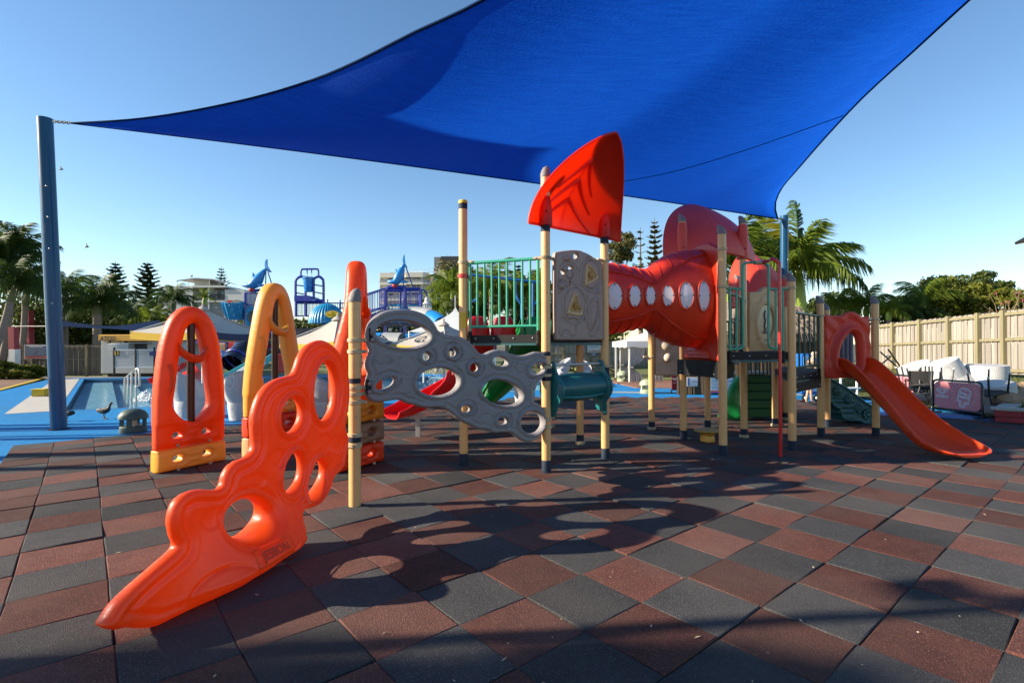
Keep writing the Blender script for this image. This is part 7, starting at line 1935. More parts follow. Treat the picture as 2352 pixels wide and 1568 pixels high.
# ------------------------------------------------------------------ buildings beyond
M_CONC = mat('pale_render', (0.64, 0.63, 0.60), .8, col2=(.60, .59, .56), nscale=.6)
M_CONCD = mat('grey_render', (0.26, 0.26, 0.25), .8)
M_CREAMW = mat('cream_render', (0.78, 0.72, 0.61), .8, col2=(.74, .68, .58), nscale=.5)
M_DKCL = mat('charcoal_cladding', (0.045, 0.047, 0.05), .7)
cF = lambda x, y: (.32503 * x, 509.6 + .32503 * y)
YA = 105
def fa_(x, y, Y=YA): return at(*cF(x, y), Y)
ap_ = thing('apartment_building', 'pale flat roofed apartment block with roof pergola and satellite dish', 'building', (fa_(1350, 700).x, YA, 0))
def bb(name, x0, x1, y0, y1, Y0, Y1, m, par, cv=fa_):
    a = cv(x0, y1, Y0); b = cv(x1, y0, Y0)
    z0_ = a.z if y1 < 900 else 0
    return part(name, MB().box(((a.x + b.x) / 2, (Y0 + Y1) / 2, (z0_ + b.z) / 2), (b.x - a.x, Y1 - Y0, b.z - z0_)), m, par, smooth=False)
bb('wall', 1120, 1362, 452, 1000, YA, YA + 10, M_CONC, ap_); bb('wall', 1588, 1728, 478, 1000, YA, YA + 10, M_CONC, ap_)
bb('wall', 1362, 1588, 540, 1000, YA + .2, YA + 10, M_CONCD, ap_); bb('back_wall', 1362, 1588, 455, 560, YA + 2.2, YA + 10, M_CONCD, ap_)
bb('roof_slab', 1355, 1592, 449, 463, YA - .3, YA + 10, M_CONC, ap_); bb('floor_slab', 1360, 1590, 556, 566, YA - .2, YA + 3, M_CONC, ap_)
bb('fin_wall', 1470, 1478, 455, 640, YA - .1, YA + 3, M_CONC, ap_)
for x0, x1 in ((1375, 1445), (1490, 1550)):
    w = bb('window', x0, x1, 482, 556, YA + 2.1, YA + 2.25, M_WHITE, ap_)
    for q in (0, 1): 
        a = x0 + (x1 - x0) * (.05 + q * .48); part('pane', MB().box(((fa_(a, 500).x + fa_(a + (x1 - x0) * .42, 500).x) / 2, YA + 2.0, (fa_(0, 488).z + fa_(0, 550).z) / 2), (fa_(a + (x1 - x0) * .42, 500).x - fa_(a, 500).x, .06, fa_(0, 488).z - fa_(0, 550).z)), mat('curtained_glass', (.20, .25, .27), .15), w, smooth=False)
for x0, x1 in ((1362, 1470), (1478, 1588)):
    o = part('balcony_rail', MB().tube([fa_(x0, 516), fa_(x1, 516)], .05, 6), M_BLACKP, ap_)
    for k in range(22): part('bar', MB().box((fa_(x0, 0).x + (fa_(x1, 0).x - fa_(x0, 0).x) * (k + .5) / 22, YA - .05, (fa_(0, 516).z + fa_(0, 554).z) / 2), (.035, .035, fa_(0, 516).z - fa_(0, 554).z)), M_BLACKP, o, smooth=False)
bb('stair_head', 1372, 1482, 402, 470, YA + 3, YA + 7, M_CONC, ap_)
pg = part('pergola_roof', MB().add([fa_(1248, 412, YA + 1), fa_(1375, 395, YA + 1), fa_(1500, 402, YA + 1), fa_(1592, 428, YA + 1)] + [p + Vector((0, 6, .1)) for p in (fa_(1248, 412, YA + 1), fa_(1375, 395, YA + 1), fa_(1500, 402, YA + 1), fa_(1592, 428, YA + 1))] + [p + Vector((0, 0, -.25)) for p in (fa_(1248, 412, YA + 1), fa_(1375, 395, YA + 1), fa_(1500, 402, YA + 1), fa_(1592, 428, YA + 1))], [(0, 1, 5, 4), (1, 2, 6, 5), (2, 3, 7, 6), (8, 9, 1, 0), (9, 10, 2, 1), (10, 11, 3, 2)]), M_CONCD, ap_, smooth=False)
for x, y in ((1252, 418), (1330, 408), (1480, 410), (1588, 432)): part('post', MB().tube([fa_(x, y, YA + 1.1), fa_(x, 460, YA + 1.1)], .07, 6), M_CONC, pg)
dp = fa_(1358, 385, YA + 2)
part('satellite_dish', MB().lathe([(.001, 0), (.18, .03), (.32, .12)], dp, 14, mtx=Matrix.Rotation(R(-50), 3, 'Y')).tube([dp + Vector((0, 0, -.6)), dp], .04, 6), M_GALV, ap_)
part('aerial', MB().tube([fa_(1403, 400, YA + 2), fa_(1403, 378, YA + 2)], .05, 5), M_GALV, ap_)
# hotel
cH = lambda x, y: (829.7 + .15837 * x, 561.9 + .15837 * y)
YH = 200
def fh(x, y, Y=YH): return at(*cH(x, y), Y)
ho = thing('hotel_building', 'cream hotel with curved balconies and a dark lift tower bearing a white sail emblem', 'building', (fh(700, 700).x, YH, 0))
bb('wall', 265, 1000, 425, 1000, YH + 2, YH + 16, M_CREAMW, ho, fh)
bb('end_wall', 320, 400, 425, 1000, YH + 1.0, YH + 3, M_CREAMW, ho, fh)
def slab(y, th, x0=265, x1=985, r=60, proj_=2.2):
    pts = [fh(x0, y), fh(640, y), fh(860, y), fh(930, y), fh(970, y), fh(x1, y)]
    q = [(fh(x0, y).x, YH + 2.5), (fh(x0, y).x, YH + .4), (fh(640, y).x, YH + .2), (fh(650, y).x, YH - .9), (fh(900, y).x, YH - .9), (fh(955, y).x, YH - .3), (fh(985, y).x, YH + .9), (fh(990, y).x, YH + 2.5)]
    return part('floor_slab', MB().prism([(a, b) for a, b in q], (0, 0, pts[0].z - th), (1, 0, 0), (0, 1, 0), ZH, th), M_CREAMW, ho, smooth=False), q
sl, q = slab(405, 1.9)
for y in (548, 662, 780, 900):
    o, q = slab(y, .9)
    zt = fh(0, y).z
    part('balcony_rail', MB().tube([Vector((a, b + .15, zt + 1.15)) for a, b in q[1:]], .07, 6), M_GALV, o)
    part('balcony_panel', MB().grid([[Vector((a, b + .15, zt + z_)) for a, b in q[1:]] for z_ in (0.05, 1.05)]), mat('balcony_glass', (.36, .36, .33), .2), o, smooth=False)
for y0, y1 in ((455, 545), (575, 660), (690, 775)):
    for x0, x1 in ((382, 450), (660, 690), (742, 792), (808, 848)):
        w = bb('window', x0, x1, y0, y1, YH + 1.75, YH + 2.1, M_BLACKP, ho, fh)
        a, b = fh(x0 + 4, y1 - 2, YH + 1.7), fh(x1 - 4, y0 + 4, YH + 1.7)
        for f in (0, .52): part('pane', MB().box((a.x + (b.x - a.x) * (f + .24), YH + 1.7, (a.z + b.z) / 2), ((b.x - a.x) * .44, .05, b.z - a.z)), M_GLASS, w, smooth=False)
    bb('loggia', 275, 322, y0 + 5, y1, YH + 1.9, YH + 2.1, M_CONCD, ho, fh)
    part('column', MB().tube([fh(880, y0 - 30, YH - .2), fh(880, y1, YH - .2)], .3, 8), M_CREAMW, ho)
o = part('roof_rail', MB().tube([fh(390, 410), fh(890, 358), fh(1050, 390)], .08, 5), M_WHITE, ho)
for k in range(26):
    p = fh(390, 410).lerp(fh(890, 358), k / 25); part('bar', MB().tube([p, Vector((p.x, p.y, fh(0, 408).z))], .05, 4), M_WHITE, o)
part('cage', MB().tube([fh(938, 400), fh(938, 332), fh(1055, 340), fh(1055, 400)], .07, 5), M_WHITE, ho)
bb('stair_block', 1050, 1150, 355, 460, YH + 1, YH + 9, M_CREAMW, ho, fh)
bb('tower_side', 1058, 1160, 178, 420, YH + 2, YH + 12, M_CONCD, ho, fh); bb('lift_tower', 1155, 1420, 168, 700, YH + 1.6, YH + 12, M_DKCL, ho, fh)
em = part('emblem', MB().add([fh(1240, 362, YH + 1.5), fh(1297, 362, YH + 1.5), fh(1300, 245, YH + 1.5)], [(0, 1, 2)]).add([fh(1306, 258, YH + 1.5), fh(1308, 345, YH + 1.5), fh(1335, 330, YH + 1.5)], [(0, 1, 2)]).add([fh(1205, 375, YH + 1.5), fh(1320, 372, YH + 1.5), fh(1300, 388, YH + 1.5), fh(1210, 388, YH + 1.5)], [(0, 1, 2, 3)]).add([fh(1198, 395, YH + 1.5), fh(1300, 393, YH + 1.5), fh(1290, 405, YH + 1.5), fh(1200, 405, YH + 1.5)], [(0, 1, 2, 3)]), M_WHITE, ho, smooth=False, label='white sailing boat emblem')
part('aerial', MB().tube([fh(1268, 170, YH + 4), fh(1268, 148, YH + 4)], .06, 4).tube([fh(1232, 152, YH + 4), fh(1305, 162, YH + 4)], .05, 4), M_GALV, ho)

leafy('leafy_tree', 'tall leafy tree beyond the left edge shading the nearest tiles', (-22.5, -.7, -.1), (-22.5, -.7, 8.6), (3.6, 2.3, 2.2), L_DARK, 4600, .22, 400, group='leafy trees behind the grounds')
# ------------------------------------------------------------------ right hand side: hut, gazebo, loungers
M_REED = mat('reed_screen', (0.17, 0.11, 0.06), .9, col2=(0.07, 0.045, 0.028), nscale=5, stretch=(9, 9, .4), bump=.8, bscale=30)
M_THATCH = mat('thatch', (0.22, 0.17, 0.13), .95, col2=(0.11, 0.09, 0.075), nscale=5, stretch=(4, 4, 1.0), bump=.9, bscale=26)
YB = 16.6
hut = thing('thatched_hut', 'thatched bar hut with dark reed walls behind the climbing frame', 'hut', (7.8, YB, 0))
x0, x1 = at(1556, 880, YB).x, at(1885, 880, YB).x
for k in range(110):
    x = x0 + (x1 - x0) * (k + .5) / 110
    part('reed', MB().tube([(x, YB + rnd.uniform(-.015, .015), -.03), (x + rnd.gauss(0, .01), YB, 2.0 if x > at(1668, 880, YB).x else 1.22)], (x1 - x0) / 210, 5), M_REED, hut)
part('wall', MB().box(((x0 + x1) / 2, YB + .06, .55), (x1 - x0, .06, 1.15)), M_BLACKP, hut, smooth=False)
xe0 = at(1672, 780, YB).x; zr = zat(688, YB + 1.6, 1760); ze = zat(770, YB - .4, 1760)
part('wall_upper', MB().box(((xe0 + x1) / 2 + .2, YB + .12, 1.5), (x1 - xe0 - .3, .1, 1.0)), M_REED, hut, smooth=False)
rows = []
for k in range(15):
    f = k / 14; z = zr + (ze - zr) * f; y = YB + 1.6 - 2.1 * f ** .9; sl_ = 1 - f
    rows.append([Vector((xe0 - .25 + (1.25 * sl_) + (x1 + .35 - (xe0 - .25) - 1.9 * sl_) * j / 40 + .0, y + .03 * rnd.random(), z + .035 * rnd.gauss(0, 1))) for j in range(41)])
part('thatch_roof', MB().grid(rows), M_THATCH, hut, angle=20)
left = [[rows[k][0], rows[k][0].lerp(Vector((xe0 + 1.3, YB + 3, rows[k][0].z)), .5), Vector((xe0 + (.9 * (1 - k / 14)), YB + 3.4, rows[k][0].z))] for k in range(15)]
part('thatch_roof', MB().grid(left), M_THATCH, hut, angle=20)
mb = MB()
for k in range(420):
    x = rnd.uniform(xe0 - .3, x1 + .35); p = Vector((x, YB - .5 + .12 * rnd.random(), ze + .06)); mb.tube([p, p + Vector((rnd.gauss(0, .03), -.06, -.16 - .14 * rnd.random()))], [.014, .004], 3)
for k in range(900):
    i = rnd.randrange(1, 14); j = rnd.randrange(0, 41); p = rows[i][j]; q = p + Vector((rnd.gauss(0, .04), -.13, -.12)); mb.tube([p + Vector((0, -.02, .02)), q + Vector((0, -.03, .0))], [.012, .004], 3)
tag(part('thatch_straw', mb, M_THATCH, hut), kind='stuff')
part('fascia', MB().box(((xe0 + x1) / 2 + .2, YB - .25, ze - .12), (x1 - xe0, .05, .12)), M_CREAMW, hut, smooth=False)
# posters on the reed wall
def poster(label, px0, px1, py0, py1, bg, bands, Y=YB - .12):
    a, b = at(px0, py1, Y), at(px1, py0, Y); c = Vector(((a.x + b.x) / 2, Y, (a.z + b.z) / 2))
    return notice(label, c, b.x - a.x, b.z - a.z, bg, bands, cat='poster', name='poster')
poster('white notice with violet side heading on the reed wall', 1577.5, 1602, 866, 887, M_SHTW, [(-.48, -.34, .18, .42, M_PRV), (-.48, -.34, -.30, .14, M_PRV), (-.48, -.34, -.42, -.34, M_PRV), (-.18, .38, -.08, .06, M_PRG), (-.1, .3, .14, .2, M_PRG), (-.2, .42, -.34, -.26, mat('print_olive', (.35, .36, .22), .5))])
poster('large blue and white price board on the reed wall', 1632, 1690, 864, 903, mat('poster_blue', (.12, .30, .42), .4), [(-.42, .40 - .1 * (k % 3), .34 - k * .085, .37 - k * .085, M_PRW) for k in range(9)] + [(-.5, .5, -.42, -.34, M_PRR), (-.5, .5, -.5, -.43, M_PRB)])
# maroon flag sign with the heart emblem
def heart(w, h, k=1.0, n=40):
    out = []
    for i in range(n):
        t = 2 * math.pi * i / n
        out.append((w * k * math.sin(t) ** 3, h * k * (13 * math.cos(t) - 5 * math.cos(2 * t) - 2 * math.cos(3 * t) - math.cos(4 * t)) / 16))
    return out
def ring_mb(mb, outer, inner, o, ex, ey, off):
    n = len(outer); nz_ = Vector(ex).cross(Vector(ey)).normalized(); V = [o + ex * a + ey * b + nz_ * off for a, b in outer] + [o + ex * a + ey * b + nz_ * off for a, b in inner]
    mb.add(V, [(i, (i + 1) % n, n + (i + 1) % n, n + i) for i in range(n)])
def heart_logo(par, o, ex, ey, s, m, name='emblem', word=True):
    mb = MB()
    ring_mb(mb, heart(s, s * .62), [(a * .80, b * .78 + .0) for a, b in heart(s, s * .62)], o, ex, ey, .004)
    ring_mb(mb, [(a * .60, b * .62 - s * .03) for a, b in heart(s, s * .62)], [(a * .36, b * .36 - s * .02) for a, b in heart(s, s * .62)], o, ex, ey, .004)
    return part(name, mb, m, par, smooth=False)
M_MAROON = mat('maroon_board', (.13, .006, .018), .5)
p = at(1548, 880, 17.0); t = thing('flag_sign', 'narrow maroon ice cream sign with a white heart beside the reed wall', 'sign', (p.x, 17.0, 0))
a, b = at(1543, 896, 17.0), at(1555, 862, 17.0)
part('board', MB().box(((a.x + b.x) / 2 + .05, 17.0, (a.z + b.z) / 2), (b.x - a.x + .1, .05, b.z - a.z), bev=.02), M_MAROON, t)
heart_logo(t, at(1550, 870, 16.96), Vector((1, 0, 0)), ZH, .085, M_WHITE)
part('lettering', text_mb('STREETS', .035, at(1550, 879, 16.96), (1, 0, 0), (0, 0, 1), .002), M_WHITE, t, smooth=False)
for dx in (-.08, .12): part('foot', MB().tube([Vector((p.x + dx, 17, -.03)), Vector((p.x + dx, 17, a.z + .03))], .02, 6), M_BLACKP, t)
# white gazebo with tied curtains
M_CURT = mat('white_curtain', (0.66, 0.64, 0.60), .8, col2=(.60, .58, .54), nscale=2, trans=.3)
gz = at(1446, 876, 22.0); X0 = gz.x; Y0g = 22.0; zt = zat(790, Y0g, 1470); Wg = 3.0
gzb = thing('gazebo', 'white gazebo with tied curtains under the red tunnel', 'gazebo', (X0 + 1.5, Y0g + 1.5, 0))
apx = Vector((X0 + 1.5, Y0g + 1.5, zat(752, 23.5, 1520)))
cs = [Vector((X0 - .15, Y0g - .15, zt + .12)), Vector((X0 + Wg, Y0g - .15, zt + .12)), Vector((X0 + Wg, Y0g + Wg, zt + .12)), Vector((X0 - .15, Y0g + Wg, zt + .12))]
mb = MB(); rr_ = [[c_.lerp(apx, f) + Vector((0, 0, -.1 * math.sin(math.pi * f))) for c_ in cs] for f in (0, .25, .5, .75, .98)]
mb.loft(rr_); part('roof', mb, M_TENT, gzb, angle=30)
for a_, b_ in zip(cs, cs[1:] + cs[:1]): part('valance', MB().grid([[a_.lerp(b_, j / 10) for j in range(11)], [a_.lerp(b_, j / 10) + Vector((0, 0, -.26 + .03 * math.sin(j * 2))) for j in range(11)]]), M_TENT, gzb)
for sx in (0, 1):
    for sy in (0, 1): part('post', MB().box((X0 + sx * 2.85, Y0g + sy * 2.85, zt / 2), (.08, .08, zt)), M_WHITE, gzb, smooth=False)
def curtain(par, x, y, dirx, w0, w1, zt_, m):
    rows = []
    for k in range(21):
        f = k / 20; z = zt_ * (1 - f); tie = math.exp(-((f - .62) / .13) ** 2); w = (w0 * (1 - f) + w1 * f) * (1 - .72 * tie); sh_ = .12 * tie * dirx
        rows.append([Vector((x + dirx * (w * j / 36) + sh_ * .3, y + .05 * math.sin(j * 1.35 + f * 1.2) * (1 - .5 * tie) + (.22 * (j / 36) * (1 - f)), z)) for j in range(37)])
    o = part('curtain', MB().grid(rows), m, par, angle=180)
    part('tie', MB().tube([Vector((x + dirx * f * .18, y - .07, zt_ * .38)) for f in (0, .5, 1)], .025, 6), m, o)
curtain(gzb, X0 - .05, Y0g - .05, 1, .75, .55, zt, M_CURT)
curtain(gzb, X0 + 1.55, Y0g + .4, -1, .75, .45, zt, M_CURT)
curtain(gzb, X0 + 2.9, Y0g - .05, -1, .7, .5, zt, M_CURT)
curtain(gzb, X0 + .1, Y0g + 2.6, 1, .8, .6, zt, M_CURT)
# loungers and white chairs on the far pavement
M_LNG = mat('lounger_timber', (0.15, 0.075, 0.05), .6, col2=(.09, .05, .035), nscale=6)
def lounger(label, loc, rz):
    t = thing('sun_lounger', label, 'sun lounger', (0, 0, 0), 'wavy brown sun loungers')
    pr = [(-1.0, .30), (-.7, .42), (-.35, .34), (0, .18), (.35, .25), (.62, .55), (.95, .98)]
    pts = [Vector((x, 0, z)) for x, z in [tuple(q) for q in crom(pr, 5)]]
    mb = MB()
    for p, q in zip(pts, pts[1:]): mb.beam(p.lerp(q, .08), p.lerp(q, .92), .62, .03)
    tag(part('slats', mb, M_LNG, t, smooth=False), kind=None)
    for s_ in (-.3, .3):
        part('leg', MB().tube([Vector(c_) for c_ in crom([(-.9, s_, .30), (-.62, s_, .02), (-.1, s_, .14), (.3, s_, .02), (.6, s_, .50)], 4)], .03, 6), M_LNG, t)
    t.location = loc; t.rotation_euler = (0, 0, rz); return t
q = gp_(1420, 866, -.03); l0 = lounger('brown wavy lounger left of the gazebo curtain', q, R(8))
q = gp_(1392, 862, -.03); copy_tree(l0, q, R(-12), 'brown wavy lounger half hidden behind a tan post, left of the other')
q = gp_(1545, 866, -.03); copy_tree(l0, q, R(5), 'brown wavy lounger under the beige panel')
q = gp_(1362, 858, -.03); copy_tree(l0, q, R(178), 'pale lounger seen between the teal roller and the grey bar', )
copy_tree(ch0, gp_(1292, 868, -.03), R(200), 'white chair seen above the left end of the grab bar', .95)
copy_tree(ch0, gp_(1342, 872, -.03), R(-60), 'white chair seen just above the teal roller', .9)
notice('white printed sign on the back fence behind the grab bar', at(1365, 797, 34.7), .92, .72, M_SHTW, [(-.4, .4, .1, .16, M_PRG), (-.4, .3, 0, .05, M_PRG), (-.45, .45, -.42, -.3, mat('print_salmon', (.5, .28, .2), .5))])
notice('small dark blue sign low on the back fence', at(1364, 813, 34.7), .42, .27, M_NVS, [(-.35, .35, .1, .25, M_PRW), (-.3, .3, -.25, -.1, M_PRW)])
p = at(1358, 790, 27); solo('red_post', MB().tube([(p.x - .6, 27, -.05), (p.x - .6, 27, 1.9)], .09, 10), M_REDPOST, 'slim red post behind the teal roller', 'post')
# blue cooler, person
M_COOL = mat('cooler_blue', (0.01, 0.13, 0.50), .4, col2=(.01, .11, .44), nscale=2); M_COOLL = mat('cooler_light_blue', (0.14, 0.36, 0.62), .4)
Yk = 14.9; a, b = at(1829, 915, Yk), at(1868, 812, Yk)
ck = thing('cooler_cart', 'tall blue wheeled cooler cart behind the dark green railing', 'cart', (a.x, Yk, -.03))
part('body', MB().box(((a.x + b.x) / 2, Yk, (.16 + b.z) / 2), (b.x - a.x, .6, b.z - .16), bev=.04), M_COOL, ck)
part('front_panel', MB().box((a.x + .14, Yk - .31, (.3 + b.z) / 2), (.2, .03, b.z - .42), bev=.02), M_COOLL, ck)
part('lower_panel', MB().box(((a.x + b.x) / 2, Yk - .31, .38), (.44, .04, .3), bev=.02), M_COOLL, ck)
for dx in (.08, .4): 
    o = part('wheel', MB().lathe([(.085, -.02), (.09, 0), (.085, .02)], Vector((a.x + dx, Yk - .3, .06)), 14, mtx=Matrix.Rotation(R(90), 3, 'X')), M_BLACKP, ck); part('hub', MB().sphere(Vector((a.x + dx, Yk - .325, .06)), .04, 6), M_WHITE, o)
p = at(1799, 880, 15.6); solo('blue_column', MB().box((p.x, 15.6, .95), (.10, .12, 1.9)), mat('sky_blue_paint', (.03, .33, .55), .5), 'thin sky blue column behind the red pole', 'column')
# walking person, partly behind the railing
pf = G(1857, 927, -.036); hp_ = thing('person', 'person in dark top and black shorts walking right with a pale cap behind the railing', 'person', pf)
SK = 1.40 / 1.72
def P_(x, y, z): return Vector((pf.x + x * SK, pf.y + y * SK, pf.z + z * SK))
def skin_body(name, verts, edges, radii, m, par, root=0):
    me = bpy.data.meshes.new(name); me.from_pydata([tuple(v - ORG[par.name]) for v in verts], edges, [])
    o = link(bpy.data.objects.new(name, me)); o.parent = par
    sk = o.modifiers.new('skin', 'SKIN'); sk.use_smooth_shade = True
    for v, r_ in zip(me.skin_vertices[0].data, radii): v.radius = (r_ * SK, r_ * SK)
    me.skin_vertices[0].data[root].use_root = True
    sb = o.modifiers.new('sub', 'SUBSURF'); sb.levels = 1; sb.render_levels = 1
    me.materials.append(m); ORG[o.name] = ORG[par.name]; return o
M_SKIN = mat('skin', (0.50, 0.30, 0.20), .55, sss=.1)
V = [P_(0, 0, .92), P_(.02, 0, 1.08), P_(.07, 0, 1.25), P_(.12, 0, 1.40), P_(.16, 0, 1.50), P_(.19, 0, 1.56), P_(.21, 0, 1.64),
     P_(-.02, -.09, .88), P_(-.06, -.10, .48), P_(-.14, -.10, .10), P_(-.05, -.10, .05), P_(.0, .09, .88), P_(.14, .10, .48), P_(.16, .10, .09), P_(.27, .10, .05),
     P_(.11, -.17, 1.38), P_(.13, -.22, 1.12), P_(.26, -.20, .95), P_(.31, -.19, .90), P_(.12, .17, 1.38), P_(.20, .22, 1.14), P_(.36, .18, 1.10), P_(.42, .17, 1.09)]
Ed = [(0, 1), (1, 2), (2, 3), (3, 4), (4, 5), (5, 6), (0, 7), (7, 8), (8, 9), (9, 10), (0, 11), (11, 12), (12, 13), (13, 14), (3, 15), (15, 16), (16, 17), (17, 18), (3, 19), (19, 20), (20, 21), (21, 22)]
Rr = [.14, .13, .14, .13, .06, .07, .085, .085, .055, .035, .03, .085, .055, .035, .03, .05, .04, .03, .03, .05, .04, .03, .03]
skin_body('body', V, Ed, Rr, M_SKIN, hp_)
part('face', MB().sphere(P_(.225, 0, 1.60), .095 * SK, 10, sc=(1.0, .82, 1.2)).sphere(P_(.325, 0, 1.59), .018 * SK, 6), M_SKIN, hp_)
skin_body('shirt', [V[0] + ZH * .05, V[1], V[2], V[3], V[15], V[15].lerp(V[16], .7), V[19], V[19].lerp(V[20], .7)], [(0, 1), (1, 2), (2, 3), (3, 4), (4, 5), (3, 6), (6, 7)], [.16, .155, .16, .145, .075, .07, .075, .07], mat('dark_shirt', (.03, .03, .03), .8, col2=(.10, .08, .05), nscale=9), hp_)
skin_body('shorts', [V[0], V[7], V[7].lerp(V[8], .85), V[11], V[11].lerp(V[12], .85)], [(0, 1), (1, 2), (0, 3), (3, 4)], [.165, .11, .095, .11, .095], mat('black_shorts', (.012, .012, .014), .8), hp_)
part('cap', MB().sphere(P_(.215, 0, 1.655), .105 * SK, 10, sc=(1.0, .9, .8)).box(P_(.33, 0, 1.64), (.09, .14, .014)), mat('pale_cap', (.55, .42, .30), .8), hp_)
for i, s_ in ((10, -1), (14, 1)):
    part('shoe', MB().sphere(V[i] + Vector((.03, 0, -.005)), .06 * SK, 8, sc=(1.9, .8, .75)), M_INK, hp_); part('sole', MB().box(V[i] + Vector((.03, 0, -.035)), (.2, .075, .025), bev=.01), M_WHITE, hp_)
# white pipe rack and a dark frame behind the slide
rk = thing('pipe_rack', 'white pipe rack behind the teal step climber', 'rack', Vector((at(1948, 900, 13.2).x, 13.2, 0)))
for px in (1931, 1968): part('leg', MB().tube([Vector((at(px, 880, 13.2).x, 13.2, -.03)), Vector((at(px, 880, 13.2).x, 13.2, .92))], .03, 8), M_WHITE, rk)
for z in (.90, .45): part('rail', MB().tube([Vector((at(1925, 880, 13.2).x, 13.2, z)), Vector((at(1975, 880, 13.2).x, 13.2, z))], .03, 8), M_WHITE, rk)
# ------------------------------------------------------------------ stacked furniture at the right
GW = 'white wicker tubs piled by the right fence'
def tub(px, py, Y, rot, sc, label):
    p = at(px, py, Y); c = copy_tree(tb0, p, rot, label, sc, group=GW); return c
def rot_to(ax_z, spin=0.0):
    z = Vector(ax_z).normalized(); q = z.to_track_quat('Z', 'Y'); return (q.to_matrix() @ Matrix.Rotation(spin, 3, 'Z')).to_euler()
tb0 = egg_chair('white tub with its base up, hidden in the middle of the pile', (at(2215, 900, 13.6).x, 13.6, .86), 0, GW, 1.0, rb=.345)
tb0.rotation_euler = rot_to((.02, .03, -1), .3)
tub(2268, 838, 13.2, rot_to((.03, .05, -1), 2.6), 1.20, 'upturned white tub against the fence, furthest right of the back row')
tub(2192, 838, 14.0, rot_to((.06, .1, -1), 1.2), 1.24, 'upturned white tub in the middle of the back row')
tub(2130, 836, 14.8, rot_to((.05, .1, -1), 0.4), 1.15, 'upturned white tub at the back behind the black chairs')
tub(2158, 832, 13.6, rot_to((.42, -.1, -1), 1.0), 1.18, 'tilted white tub with its round base up, above the pink banner')
tub(2098, 838, 14.4, rot_to((.45, -.05, -1), .6), 1.14, 'tilted white tub half behind the orange slide')
tub(2282, 880, 11.7, rot_to((.16, .1, -1), -.5), 1.08, 'leaning white tub at the right end of the pile beside the red kerb')
tub(2236, 884, 12.4, rot_to((-.1, .1, -1), -.9), 1.05, 'white tub standing just behind the pink banner')
M_BLKM = mat('black_frame', (0.014, 0.014, 0.016), .45, coat=.2)
def black_chair(label):
    t = thing('black_chair', label, 'chair', (0, 0, 0), 'black stacking chairs turned over by the banner')
    part('seat', MB().box((0, 0, .44), (.46, .46, .04), bev=.015), M_WICKB, t)
    rows = [[Vector((-.22 + .44 * j / 6, .22 + .10 * f + .02 * math.sin(math.pi * j / 6), .46 + .42 * f)) for j in range(7)] for f in (0, .33, .66, 1)]
    part('backrest', MB().grid(rows).grid([[p + Vector((0, .02, 0)) for p in reversed(r_)] for r_ in rows]), M_WICKB, t)
    for sx in (-1, 1):
        part('leg', MB().tube([(sx * .21, -.2, .44), (sx * .23, -.25, 0)], [.022, .016], 6), M_BLKM, t); part('leg', MB().tube([(sx * .23, .34, .88), (sx * .21, .22, .44), (sx * .23, .26, 0)], [.018, .022, .016], 6), M_BLKM, t)
        o = part('arm', MB().tube([(sx * .23, .27, .64), (sx * .25, 0, .66), (sx * .25, -.2, .62), (sx * .21, -.2, .44)], .016, 6), M_BLKM, t)
    for sx in (-1, 1):
        for y in (-.25, .26): part('foot_tip', MB().cyl((sx * .23, y, -.012), .02, .03, 8), M_WHITE, t)
    return t
bc0 = black_chair('upturned black chair with legs in the air left of the pink banner')
bc0.location = (at(2122, 905, 12.7).x, 12.7, 1.0); bc0.rotation_euler = (R(172), R(4), R(20))
for px, Y, z, rot, lab in ((2092, 13.3, 1.0, (R(176), R(-3), R(40)), 'upturned black chair furthest left beside the slide'), (2150, 12.45, .98, (R(170), R(8), R(-10)), 'upturned black chair with its seat just behind the banner corner'),
                           (2270, 11.35, .93, (R(168), R(-10), R(95)), 'upturned black chair at the right end of the pink banner'), (2110, 12.9, .03, (R(0), R(0), R(150)), 'black chair standing under the upturned ones')):
    copy_tree(bc0, (at(px, 900, Y).x, Y, z), rot, lab)
# folded black frame leaning by the fence
fr = thing('folded_frame', 'folded black metal frame leaning in front of the right fence', 'folding frame', (at(2040, 820, 16).x, 16, .5))
for a, b in (((2022, 808), (2060, 842)), ((2040, 802), (2072, 848)), ((2020, 840), (2050, 815))): part('bar', MB().tube([at(*a, 16), at(*b, 16.2)], .025, 6), M_BLKM, fr)
for f in (.3, .6): part('rung', MB().tube([at(2022, 808, 16).lerp(at(2060, 842, 16.2), f), at(2040, 802, 16).lerp(at(2072, 848, 16.2), f)], .02, 6), M_GALV, fr)
